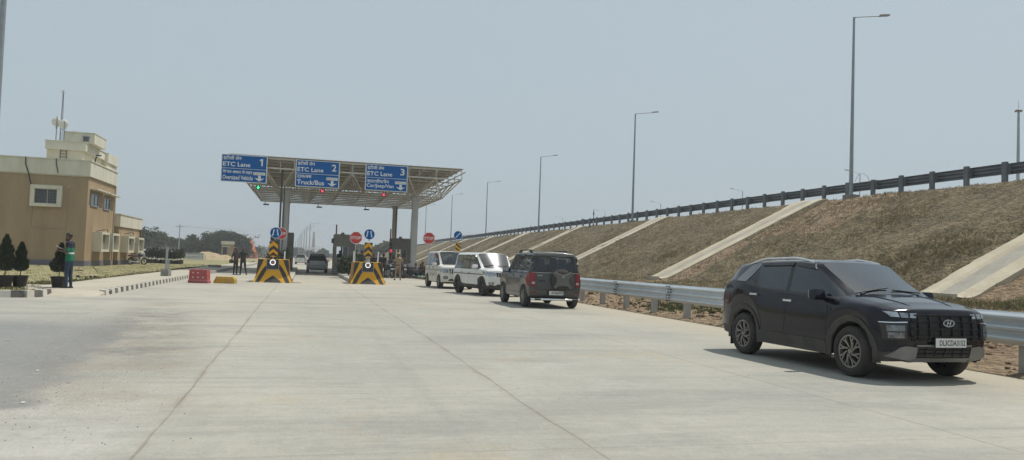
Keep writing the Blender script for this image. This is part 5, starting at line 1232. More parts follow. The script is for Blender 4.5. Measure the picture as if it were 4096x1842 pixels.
def line(bv, pts, ax, name, root, m=None, wd=.008, sgn=1, off=.0015):
    """thin shut line laid on the body"""
    P_ = [Vector(p) for p in pts]; D = []
    for a, c in zip(P_, P_[1:]):
        k = max(1, int((c-a).length/.04)); D += [a.lerp(c, i/k) for i in range(k)]
    D.append(P_[-1]); b = MB(); vs = []
    d_ = {'S': Vector((0, -sgn, 0)), 'B': Vector((1, 0, 0)), 'F': Vector((-1, 0, 0)), 'T': Vector((0, 0, -1))}[ax]; o_ = {'S': lambda p: Vector((p.x, 3*sgn, p.y)), 'B': lambda p: Vector((-4, p.x, p.y)), 'F': lambda p: Vector((4, p.x, p.y)), 'T': lambda p: Vector((p.x, p.y, 4))}[ax]
    ok = []
    for i, p in enumerate(D):
        t = (D[min(i+1, len(D)-1)]-D[max(0, i-1)]).normalized(); n_ = Vector((-t.y, t.x))*wd/2; q = []
        for s_ in (-1, 1):
            h = bv.ray_cast(o_(p+n_*s_), d_)
            if h[0] is not None: q.append(h[0]-d_*off)
        ok.append(q if len(q) == 2 else None)
    for a, c in zip(ok, ok[1:]):
        if a and c and (a[0]-c[0]).length < .3: b.add([a[0], a[1], c[1], c[0]], [(0, 1, 2, 3)])
    return b.build(name, m or UNDER, root) if b.f else None
def arch(xc, Rr, za, sill, X):
    """bottom-edge heights over a wheel: returns stations (x, zb)"""
    return [(xc+Rr*f, za+Rr*math.sqrt(max(0, 1-f*f))) for f in (.93, .72, .38, 0, -.38, -.72, -.93)]
def plate(root, M, txt, w_=.50, h_=.115):
    b = MB(); b.box((0, 0, 0), (w_+.02, .012, h_+.02)); o = b.build('number_plate', PLAS, root); o.matrix_basis = M
    b = MB(); b.box((0, -.008, 0), (w_, .006, h_)); b.build('plate_face', PLATEW, o); text('plate_lettering', txt, h_*.62, Matrix.Translation((.02, -.0125, -h_*.31)), PLT, o, width=w_*.84, ex=.001); return o
def mirror(root, x, y, z, sg, m, big=1.):
    b = MB(); M = Matrix.Translation((x, sg*(y+.13), z)) @ Matrix.Rotation(-sg*.15, 4, 'Z'); s = MB(); s.box((0, 0, 0), (.13*big, .23*big, .15*big), M=M, tx=.7, ty=.85); o = s.build('door_mirror', m, root, bevel=.055)
    b.tube([(x, sg*(y-.04), z-.07), (x, sg*(y+.08), z-.05)], .022, 6); b.build('mirror_arm', PLAS, o); b = MB(); b.box((-.058*big, 0, .0), (.008, .19*big, .11*big), M=M @ Matrix.Identity(4)); 
    c = MB(); c.box(M @ Vector((-.065*big, 0, .005)), (.006, .18*big, .11*big)); c.build('mirror_glass', CHROME, o); return o
def interior(root, x0, x1, w_, zf, driver=False):
    b = MB()
    for x in ((x1+x0)/2+.15, (x1+x0)/2-.75):
        for y in (-.38, .38):
            b.box((x, y, zf+.25), (.5, .5, .2)); b.box((x-.28, y, zf+.58), (.14, .48, .62), M=Matrix.Rotation(-.2, 4, 'Y')); b.box((x-.36, y, zf+.98), (.09, .27, .18))
    b.box((x1-.1, 0, zf+.42), (.4, 2*w_-.3, .34)); b.build('seats', SEAT, root, bevel=.03)
    b = MB(); c = Vector((x1-.42, -.38, zf+.55)); b.tube([c+Vector((.06*math.cos(a), .17*math.sin(a), .17*math.cos(a)*.95)) for a in [2*PI*k/16 for k in range(17)]], .014, 6); b.build('steering_wheel', PLAS, root)

# ---------------------------------------------------------------- dark compact SUV, front right
def dark_suv():
    r = thing('parked_suv', 'dark blue-black SUV with roof rails and number plate DL3CDA3152, nearest the camera', 'car')
    P = paint('midnight_blue_paint', (.0028, .0038, .0105), .2, 0, .012, (.0024, .0032, .009), .65, .08)
    wx, Rw, Ra, zs = 1.305, .345, .405, .26; w = .895
    def hood(x, wd, zb, zsh, zt, dx=(0, 0, 0, 0, 0), **k):
        yf = (.93, .82, .66, .34, 0); return dict(x=x, w=wd, zb=zb, zs=zsh, top=[(dx[c], wd*.955*yf[c], lerp(zsh, zt, (.35, .62, .8, .95, 1)[c])) for c in range(5)], **k)
    def cab(x, zb, zsh, x8, zr, zt, yr, g, wd=w, **k):
        return dict(x=x, w=wd, zb=zb, zs=zsh, top=[(0, wd*.93, zsh+.02), (x8-x, yr, zr), (x8-x, yr-.055, zr+.055), (x8-x, yr*.5, zt-.008), (x8-x, 0, zt)], g=g, **k)
    A = arch(wx, Ra, Rw, zs, 0); B = arch(-wx, Ra, Rw, zs, 0); st = []
    st.append(hood(1.98, .735, .29, .91, .955, sx=(-.06, .0, .035, .02, -.03), dx=(-.03, 0, .02, .035, .04)))
    st.append(hood(1.90, .82, .27, .915, .975))
    st.append(hood(wx+Ra+.015, .865, .26, .945, 1.01))
    H = [.955, .97, .985, 1.0, 1.005, 1.01, 1.015]; T = [1.025, 1.04, 1.06, 1.085, 1.10, 1.112, 1.12]
    for (x, zb), zh, zt in zip(A[:5], H, T): st.append(hood(x, .895, zb, zh, zt))
    x, zb = A[5]; st.append(hood(x+.02, w, zb, 1.02, 1.115, g='W', dx=(0, -.02, .02, .09, .11)))          # cowl
    x, zb = A[6]; st.append(cab(x-.03, zb, 1.03, .36, 1.455, 1.545, .665, 'S'))
    st.append(cab(wx-Ra-.02, zs, 1.035, .27, 1.475, 1.565, .672, 'S')); st.append(cab(.50, zs, 1.045, .16, 1.487, 1.578, .675, 'S'))
    st.append(cab(-.12, zs, 1.065, -.19, 1.497, 1.592, .675, 'P')); st.append(cab(-.21, zs, 1.07, -.27, 1.497, 1.593, .675, 'S'))
    st.append(cab(wx*-1+Ra+.02, zs, 1.095, -.95, 1.48, 1.583, .665, 'S'))
    for (x, zb), zh, x8, zr, zt, g in zip(B[:5], (1.105, 1.125, 1.15, 1.17, 1.18), (-1.0, -1.10, -1.32, -1.52, -1.68), (1.482, 1.478, 1.465, 1.45, 1.432), (1.585, 1.582, 1.572, 1.56, 1.548), ('S', 'D', 'D', 'D', 'D')):
        st.append(cab(x, zb, zh, x8, zr, zt, .665-.02*(x8 < -1.2), g))
    x, zb = B[5]; st.append(cab(x, zb, 1.175, -1.78, 1.42, 1.538, .64, 'D', w-.01)); x, zb = B[6]; st.append(cab(x, zb, 1.165, -1.85, 1.405, 1.525, .63, 'D', w-.015))
    st.append(cab(-wx-Ra-.015, .30, 1.155, -1.88, 1.395, 1.515, .62, 'D', w-.02)); st.append(cab(-1.95, .31, 1.13, -1.93, 1.36, 1.49, .61, 'D', w-.05))
    st.append(dict(cab(-2.06, .33, 1.10, -1.95, 1.32, 1.455, .60, '', w-.09), cab=True))
    bv, pr = body('suv', st, dict(paint=P, gs=glass('dark_side_glass', (.07, .08, .085), .03, 1.3, .03), gw=glass('windscreen_bluish', (.45, .50, .52), .04, 1.4, .08)), r, .065, .04, gcr=1.0, rcr=.15)
    for x in (wx, -wx):
        for y in (-.79, .79): wheel(r, x, y, Rw-.008, .225, 'blade', rimr=.222, rm=mat('machined_alloy', (.27, .255, .235), .38, .7, (.20, .19, .17), 6))
    # arch and sill cladding
    for sg in (1, -1):
        for xc in (wx, -wx):
            ins = [(xc+(Ra-.01)*math.cos(a), Rw+(Ra-.01)*math.sin(a)) for a in [PI*k/18 for k in range(19)]]; out = [(xc+(Ra+.085)*math.cos(a), Rw+(Ra+.075)*math.sin(a)) for a in [PI*k/18 for k in range(18, -1, -1)]]
            ins = [(xc+Ra-.01, .24)]+ins+[(xc-Ra+.01, .24)]; out = [(xc-Ra-.085, .24)]+out+[(xc+Ra+.085, .24)]
            if xc > 0: out = [(min(p[0], 1.99), p[1]) for p in out]
            patch(bv, ins+out, 'S', CLAD, 'wheel_arch', r, .012, .05, sg)
        patch(bv, [(wx-Ra-.06, .25), (wx-Ra-.09, .44), (-wx+Ra+.09, .44), (-wx+Ra+.06, .25)], 'S', CLAD, 'sill', r, .016, .08, sg)
        line(bv, [(.86, 1.0), (.80, .72), (.83, .45)], 'S', 'door_line', r, sgn=sg); line(bv, [(-.16, 1.05), (-.15, .7), (-.20, .45)], 'S', 'door_line', r, sgn=sg); line(bv, [(-1.10, 1.08), (-.95, .88), (-.80, .62), (-.78, .45)], 'S', 'door_line', r, sgn=sg)
        for x in (-.08, -.98):
            z = .945 if x > -.5 else 1.0
            h = bv.ray_cast(Vector((x, 3*sg, z)), Vector((0, -sg, 0)))[0]
            b = MB(); b.box((x, h.y+sg*.028, z), (.20, .02, .028)); b.box((x+.075, h.y+sg*.014, z), (.045, .03, .035)); b.box((x-.075, h.y+sg*.014, z), (.045, .03, .035)); b.build('door_handle', CHROME, r, bevel=.006)
        mirror(r, .72, .84, 1.07, sg, P, 1.05)
        # rain visors above the side windows
        patch(bv, [(.34, 1.425), (-.16, 1.475), (-.16, 1.52), (.26, 1.50)], 'S', PLAS, 'rain_visor', r, .022, .05, sg); patch(bv, [(-.22, 1.475), (-1.05, 1.455), (-1.12, 1.495), (-.22, 1.52)], 'S', PLAS, 'rain_visor', r, .022, .05, sg)
        # silver roof-side strip and rails
        patch(bv, [(.20, 1.512), (-.95, 1.512), (-1.10, 1.475), (-1.20, 1.36), (-1.32, 1.19), (-1.62, 1.20), (-1.52, 1.36), (-1.40, 1.48), (-1.15, 1.535), (-.95, 1.54), (.20, 1.538)], 'S', SKIDD, 'pillar_trim', r, .008, .04, sg)
        rail = []
        for k in range(15):
            x = .18-1.72*k/14; h = bv.ray_cast(Vector((x, .60*sg, 4)), Vector((0, 0, -1)))[0]; rail.append(Vector((x, .60*sg, h.z+.052*min(1, 4*min(k/14, 1-k/14)))))
        b = MB(); b.tube(rail, .019, 8); b.build('roof_rail', CHROME, r, smooth='auto')
        # lamps
        patch(bv, [(sg*.80, .912), (sg*.69, .905), (sg*.68, .845), (sg*.76, .845)], 'F', HEAD, 'day_light', r, .012, .035)
        patch(bv, [(sg*.53, .90), (sg*.44, .898), (sg*.45, .838), (sg*.54, .84)], 'F', HEAD, 'day_light', r, .012, .035)
        patch(bv, [(sg*.665, .90), (sg*.555, .898), (sg*.565, .838), (sg*.66, .84)], 'F', mat('lamp_dark_lens', (.13, .15, .17), .12, .3, (.3, .33, .36), 14), 'day_light', r, .012, .035)
        patch(bv, [(sg*.83, .765), (sg*.60, .775), (sg*.605, .565), (sg*.815, .555)], 'F', PLAS, 'headlamp_surround', r, .022, .04)
        patch(bv, [(sg*.80, .74), (sg*.64, .745), (sg*.64, .67), (sg*.80, .665)], 'F', mat('headlamp_lens', (.10, .105, .11), .1, .5, (.26, .27, .28), 12), 'headlamp', r, .030, .04); patch(bv, [(sg*.795, .65), (sg*.64, .655), (sg*.645, .585), (sg*.79, .58)], 'F', mat('headlamp_lens', (.1, .1, .1)), 'headlamp', r, .030, .04)
        patch(bv, [(sg*.83, .778), (sg*.60, .79), (sg*.60, .778), (sg*.83, .766)], 'F', CHROME, 'lamp_brow', r, .03, .04)
        patch(bv, [(sg*.80, .34), (sg*.56, .30), (sg*.44, .33), (sg*.44, .47), (sg*.60, .485), (sg*.68, .47)], 'F', SKID, 'skid_plate', r, .026, .04)
        b = MB(); b.bar((.0, 0, 0), (.0, 0, 0.001), .001)
        patch(bv, [(sg*.86, 1.0), (sg*.70, 1.0), (sg*.70, .85), (sg*.86, .82)], 'B', mat('smoked_lamp', (.05, .012, .015), .2), 'tail_lamp', r, .012, .04)
    GR = mat('grille_black', (.010, .011, .012), .45); GB = mat('grille_bar', (.035, .038, .042), .32, .5, (.028, .03, .032))
    patch(bv, [(-.50, .885), (.50, .885), (.56, .72), (.52, .555), (-.52, .555), (-.56, .72)], 'F', GR, 'grille', r, .010, .06)
    def fpt(y, z, off):
        h = bv.ray_cast(Vector((4, y, z)), Vector((-1, 0, 0)))[0]; return Vector((h.x+off, y, z)) if h else None
    b = MB()
    for z, yw in ((.882, .48), (.80, .53), (.705, .54), (.61, .53), (.557, .50)):
        pts = [fpt(-yw+2*yw*k/12, z, .022) for k in range(13)]; pts = [p for p in pts if p]
        for a, c in zip(pts, pts[1:]): b.bar(a, c, .030, .014)
    for y in (-.44, -.27, -.09, .09, .27, .44):
        pts = [fpt(y, .557+.325*k/5, .02) for k in range(6)]; pts = [p for p in pts if p]
        for a, c in zip(pts, pts[1:]): b.bar(a, c, .016, .026)
    b.build('grille_bars', GB, r)
    patch(bv, [(-.44, .475), (.44, .475), (.44, .345), (-.44, .345)], 'F', GR, 'lower_grille', r, .014, .06)
    b = MB()
    for z in (.38, .43):
        pts = [fpt(-.42+.84*k/10, z, .026) for k in range(11)]
        for a, c in zip(pts, pts[1:]): b.bar(a, c, .02, .009)
    for y in (-.30, -.15, 0, .15, .30): b.bar(fpt(y, .35, .024), fpt(y, .47, .024), .012)
    b.build('lower_grille_bars', GB, r)
    patch(bv, [(-.46, .335), (.46, .335), (.56, .30), (.40, .262), (-.40, .262), (-.56, .30)], 'F', SKID, 'lower_lip', r, .024, .05)
    patch(bv, [(-.46, .505), (.46, .505), (.44, .48), (-.44, .48)], 'F', SKID, 'bumper_bar', r, .022, .05)
    # oval emblem with a slanted H
    q = fpt(0, .785, .05); M = Matrix.Translation(q) @ Matrix.Rotation(PI/2, 4, 'Z')
    e = fill('emblem', [ell(0, 0, .092, .048), ell(0, 0, .080, .037)], M, CHROME, r, .01)
    for g_ in ([(-.048, -.028), (-.030, -.030), (-.012, -.006), (.010, -.001), (.002, -.032), (.022, -.030), (.040, .028), (.024, .031), (.012, .008), (-.012, .003), (-.004, .033), (-.022, .031)],): fill('emblem_letter', [g_], M, CHROME, e, .012)
    fill('emblem_field', [ell(0, 0, .081, .038)], M, PLAS, e, .003)
    fq = fpt(.03, .535, .055); plate(r, Matrix.Translation(fq) @ Matrix.Rotation(PI/2, 4, 'Z'), 'DL3CDA3152')
    # bonnet creases and shut lines
    for sg in (1, -1):
        line(bv, [(.98, .70*sg), (1.5, .73*sg), (1.9, .69*sg)], 'T', 'bonnet_line', r)
        pts = []
        for k in range(12):
            x = 1.05+.80*k/11; y = sg*(.50-.16*(k/11)); h = bv.ray_cast(Vector((x, y, 4)), Vector((0, 0, -1)))[0]; pts.append(h+Vector((0, 0, -.002)))
        b = MB(); b.tube(pts, [.011]*10+[.007, .002], 8); b.build('bonnet_crease', P, r, smooth='auto')
    b = MB()
    for y0, y1 in ((-.60, -.02), (.04, .56)):
        h0 = bv.ray_cast(Vector((1.07, y0, 4)), Vector((0, 0, -1)))[0]; h1 = bv.ray_cast(Vector((1.03, y1, 4)), Vector((0, 0, -1)))[0]; b.tube([h0+Vector((0, 0, .02)), h1+Vector((0, 0, .025))], .010, 5)
    b.build('wiper', PLAS, r)
    h = bv.ray_cast(Vector((.50, -.03, 4)), Vector((0, 0, -1)))[0]; b = MB(); b.box(h+Vector((0, 0, -.06)), (.03, .20, .05)); b.build('inner_mirror', PLAS, r)
    b = MB(); b.lathe([(.02, 0), (.012, .03), (.004, .10)], 8, c=(-1.35, 0, 1.555)); b.build('aerial_fin', P, r)
    interior(r, -1.5, 1.0, w, .42); b = MB(); b.box((-.1, 0, .31), (3.2, 1.15, .14)); b.build('chassis', UNDER, r)
    for sg in (1, -1): b = MB(); b.box((-wx-Ra+.05, sg*.78, .26), (.02, .22, .26)); b.build('mud_flap', PLAS, r)
    return r
car = dark_suv(); car.location = (5.20, 12.44, 0); car.rotation_euler = (0, 0, -1.283); car.scale = (1, 1, 1.028)

# ---------------------------------------------------------------- boxy SUVs
def boxy(lab, P, H_=1.80, w=.87, L=(1.86, -1.98), wb=1.34, belt=1.10, Ra=.385, Rw=.35, sill=.32, roof_y=.70, hoodz=1.10, cowlx=.86, headx=.42, rear_x8=-1.86, clad='C', gw=None, gs=None, gr=None, dust=0, cladm=None):
    r = thing('parked_suv', lab, 'car'); zr = H_-.115
    def hood(x, wd, zb, zsh, zt, dx=(0, 0, 0, 0, 0), **k):
        yf = (.95, .86, .70, .36, 0); return dict(x=x, w=wd, zb=zb, zs=zsh, top=[(dx[c], wd*.955*yf[c], lerp(zsh, zt, (.45, .75, .88, .97, 1)[c])) for c in range(5)], f=clad, **k)
    def cab(x, zb, zsh, x8, g, wd=w, zr_=zr, zt=H_, yr=roof_y, **k):
        return dict(x=x, w=wd, zb=zb, zs=zsh, top=[(0, wd*.94, zsh+.02), (x8-x, yr, zr_), (x8-x, yr-.05, zr_+.065), (x8-x, yr*.5, zt-.006), (x8-x, 0, zt)], g=g, f=clad, **k)
    A = arch(wb, Ra, Rw, sill, 0); B = arch(-wb, Ra, Rw, sill, 0); F = L[0]; st = []
    st.append(hood(F-.04, w-.05, sill+.02, hoodz-.09, hoodz-.03, sx=(-.05, .02, .03, .01, -.03), dx=(-.02, 0, .02, .04, .05)))
    st.append(hood(F-.12, w-.01, sill, hoodz-.06, hoodz-.01))
    for i, (x, zb) in enumerate(A[:5]): st.append(hood(x, w, zb, hoodz-.05+.05*i/5, hoodz+.02+.03*i/5))
    x, zb = A[5]; st.append(hood(cowlx+.06 if cowlx+.06 < A[4][0]-.03 else x, w, zb if abs(cowlx+.06-x) < .2 else zb, belt, belt+.05, g='W', dx=(0, 0, .02, .05, .06)))
    x, zb = A[6]; st.append(cab(min(x, st[-1]['x']-.05), zb, belt, headx, 'S', zr_=zr-.02, zt=H_-.03)); st.append(cab(wb-Ra-.03, sill, belt, headx-.08, 'S', zr_=zr-.01, zt=H_-.015)); st.append(cab(.50, sill, belt, headx-.2, 'S'))
    st.append(cab(-.08, sill, belt, -.14, 'P')); st.append(cab(-.17, sill, belt, -.22, 'S')); st.append(cab(-wb+Ra+.03, sill, belt, -.86, 'S'))
    gl = ['P', 'S', 'S', 'S', 'S', 'S', 'D']; x8s = [-1.0, -1.07, -1.2, -1.36, -1.5, -1.62, -1.72]
    for i, (x, zb) in enumerate(B): st.append(cab(x if i else x, zb, belt, min(x8s[i], -.95), gl[i]))
    st.append(cab(min(-wb-Ra-.02, L[1]+.14), sill+.03, belt, rear_x8+.07, 'D', w-.01, zr_=zr-.005)); st.append(dict(cab(L[1]+.04, sill+.05, belt, rear_x8, '', w-.05, zr_=zr-.03, zt=H_-.035, yr=roof_y-.02), cab=True, sx=(.03, -.02, -.03, -.01, 0)))
    bv, pr = body('suv', st, dict(paint=P, gw=gw or G_L, gs=gs or G_S, gr=gr or G_L, clad=cladm or CLAD), r, .06, .035, gcr=1.0, rcr=.35)
    interior(r, -1.5, cowlx, w, .50); b = MB(); b.box((0, 0, .36), (3.6, 1.1, .2)); b.build('chassis', UNDER, r)
    return r, bv
def arches(bv, r, wb, Ra, Rw, m, wd=.07, low=.30):
    for sg in (1, -1):
        for xc in (wb, -wb):
            ins = [(xc+Ra-.01, low)]+[(xc+(Ra-.01)*math.cos(a), Rw+(Ra-.01)*math.sin(a)) for a in [PI*k/16 for k in range(17)]]+[(xc-Ra+.01, low)]
            out = [(xc-Ra-wd, low)]+[(xc+(Ra+wd)*math.cos(a), Rw+(Ra+wd)*math.sin(a)) for a in [PI*k/16 for k in range(16, -1, -1)]]+[(xc+Ra+wd, low)]
            patch(bv, ins+out, 'S', m, 'wheel_arch', r, .014, .05, sg)
# grey one seen from behind
GP = paint('grey_metallic_paint', (.075, .08, .08), .38, .3, .12, (.065, .069, .069))
r, bv = boxy('dusty grey SUV with a spare wheel on its tailgate, seen from behind', GP, H_=1.80, w=.89, gw=glass('front_glass_grey', (.95, .96, .96), .03, .8), gr=glass('rear_glass_grey', (.85, .88, .86), .03, .7), gs=glass('side_glass_grey', (.26, .29, .29), .03, 1.3), cladm=GP)
r.location = (.93, 26.9, 0); r.rotation_euler = (0, 0, R(104.8)); DARK = mat('dark_band', (.02, .021, .022), .25, 0, (.03, .03, .03))
for x in (1.34, -1.34):
    for y in (-.79, .79): wheel(r, x, y, .345, .215, 'ten', rm=mat('wheel_cover', (.30, .30, .29), .5, .4))
for q_ in ([(-.74, 1.655), (.74, 1.655), (.75, 1.60), (-.75, 1.60)], [(-.80, 1.20), (.80, 1.20), (.81, 1.13), (-.81, 1.13)], [(-.75, 1.62), (-.56, 1.62), (-.60, 1.17), (-.81, 1.17)], [(.75, 1.62), (.56, 1.62), (.60, 1.17), (.81, 1.17)]): patch(bv, q_, 'B', DARK, 'tailgate_glass_border', r, .008, .05)
for sg in (1, -1):
    patch(bv, [(sg*.80, 1.12), (sg*.66, 1.12), (sg*.665, .66), (sg*.80, .70), (sg*.845, .9)], 'B', TAIL, 'tail_lamp', r, .018, .04)
    patch(bv, [(-1.93, 1.10), (-1.70, 1.13), (-1.72, .74), (-1.93, .68)], 'S', TAIL, 'tail_lamp_side', r, .014, .04, sg)
    patch(bv, [(sg*.78, .83), (sg*.68, .83), (sg*.68, .76), (sg*.78, .76)], 'B', mat('reverse_lens', (.5, .4, .38), .3), 'reverse_lens', r, .024, .04)
    patch(bv, [(sg*.80, .525), (sg*.62, .515), (sg*.63, .475), (sg*.80, .48)], 'B', TAIL, 'reflector', r, .014, .04)
    b = MB(); pts = []
    for k in range(9):
        x = .25-1.6*k/8; h = bv.ray_cast(Vector((x, .60*sg, 4)), Vector((0, 0, -1)))[0]; pts.append(Vector((x, .60*sg, h.z+(.085 if 0 < k < 8 else .01))))
    b.tube(pts, .022, 6); b.box((pts[1]+Vector((0, 0, -.04))), (.12, .05, .08)); b.box((pts[-2]+Vector((0, 0, -.04))), (.16, .05, .08)); b.build('roof_rail', PLAS, r)
    line(bv, [(.62, 1.08), (.60, .8), (.66, .42)], 'S', 'door_line', r, sgn=sg); line(bv, [(-.12, 1.10), (-.12, .40)], 'S', 'door_line', r, sgn=sg); line(bv, [(-1.0, 1.10), (-.92, .85), (-.82, .42)], 'S', 'door_line', r, sgn=sg)
    patch(bv, [(.9, .50), (-.9, .50), (-.9, .44), (.9, .44)], 'S', DARK, 'side_strip', r, .006, .08, sg)
    mirror(r, .70, .82, 1.16, sg, PLAS, 1.05)
    for x in (0.0, -.92): h = bv.ray_cast(Vector((x, 3*sg, .99)), Vector((0, -sg, 0)))[0]; b = MB(); b.box((x, h.y+sg*.02, .99), (.19, .03, .035)); b.build('door_handle', GP, r, bevel=.008)
    patch(bv, [(.36, 1.60), (-.10, 1.64), (-.10, 1.69), (.30, 1.68)], 'S', DARK, 'rain_visor', r, .03, .05, sg); patch(bv, [(-.2, 1.64), (-.90, 1.64), (-.94, 1.69), (-.2, 1.69)], 'S', DARK, 'rain_visor', r, .03, .05, sg)
arches(bv, r, 1.34, .385, .35, DARK, .02, .34)
for seg in ([(-.66, 1.10), (-.66, .60), (.64, .60), (.64, 1.10)],): line(bv, seg, 'B', 'tailgate_line', r, wd=.014)
line(bv, [(-.80, 1.125), (.80, 1.125)], 'B', 'tailgate_ledge', r, m=SILV, wd=.018, off=.012)
patch(bv, [(-.30, .575), (.30, .575), (.26, .42), (-.26, .42)], 'B', DARK, 'plate_recess', r, .010, .05)
h = bv.ray_cast(Vector((-4, -.02, .49)), Vector((1, 0, 0)))[0]; plate(r, Matrix.Translation(h+Vector((-.035, 0, 0))) @ Matrix.Rotation(-PI/2, 4, 'Z'), 'UP74AE6933', .47, .125)
hx = bv.ray_cast(Vector((-4, .0, .9)), Vector((1, 0, 0)))[0].x
b = MB(); C_ = (hx, -.18, .90); b.lathe([(.001, -.20), (.16, -.20), (.22, -.195), (.29, -.175), (.345, -.12), (.35, .0), (.30, .02)], 36, axis='X', c=C_)
sp = b.build('spare_wheel', RUB, r, smooth='auto')
def xplane(poly, off, m, nm, par): 
    b = MB(); b.add([(hx-off, -.18-y, .90+z) for y, z in poly]+[(hx-off+.03, -.18-y, .90+z) for y, z in poly], [tuple(range(len(poly)))]+[(i, (i+1) % len(poly), len(poly)+(i+1) % len(poly), len(poly)+i) for i in range(len(poly))]); return b.build(nm, m, par)
cv = [(-.335, .20), (-.25, .275), (-.16, .20), (0, .17), (.16, .20), (.25, .275), (.335, .20), (.22, .08), (.20, 0), (.22, -.08), (.30, -.22), (.24, -.27), (.16, -.19), (0, -.17), (-.16, -.19), (-.24, -.27), (-.30, -.22), (-.22, -.08), (-.20, 0), (-.22, .08)]
xplane(cv, .215, mat('cover_grey', (.12, .125, .12), .45, .2, (.10, .104, .10), 3, dust=.15), 'wheel_cover', sp); xplane([(-.33, .205), (-.25, .275), (-.16, .205), (0, .175), (.16, .205), (.25, .275), (.33, .205), (.25, .25), (.16, .18), (0, .15), (-.16, .18), (-.25, .25)], .222, SILV, 'cover_edge', sp)
e = fill('emblem', [ell(0, 0, .055, .032), ell(0, 0, .044, .022)], Matrix.Translation((hx-.225, -.18, 1.01)) @ Matrix.Rotation(-PI/2, 4, 'Z'), CHROME, sp, .006)
text('badge', 'BOLERO', .035, Matrix.Translation((bv.ray_cast(Vector((-4, .52, 1.04)), Vector((1, 0, 0)))[0].x-.012, .52, 1.02)) @ Matrix.Rotation(-PI/2, 4, 'Z'), CHROME, r, .19)
b = MB(); b.box((hx-.02, .46, .87), (.03, .22, .05)); b.build('tailgate_handle', DARK, r, bevel=.008)
b = MB(); b.tube([(hx-.04, -.80, .29), (hx-.13, -.72, .29), (hx-.13, .72, .29), (hx-.04, .80, .29)], .034, 10); o = b.build('rear_bar', CHROME, r, smooth='auto'); b = MB()
for sg in (1, -1): b.tube([(hx-.131, sg*.72, .29), (hx-.131, sg*.52, .29)], .037, 10); b.tube([(hx-.10, sg*.4, .29), (hx+.2, sg*.4, .33)], .02, 6)
b.build('bar_grip', PLAS, o)
b = MB(); b.tube([(hx+.05, -.15, 1.64), (hx-.02, .2, 1.60)], .01, 5); b.build('rear_wiper', PLAS, r)

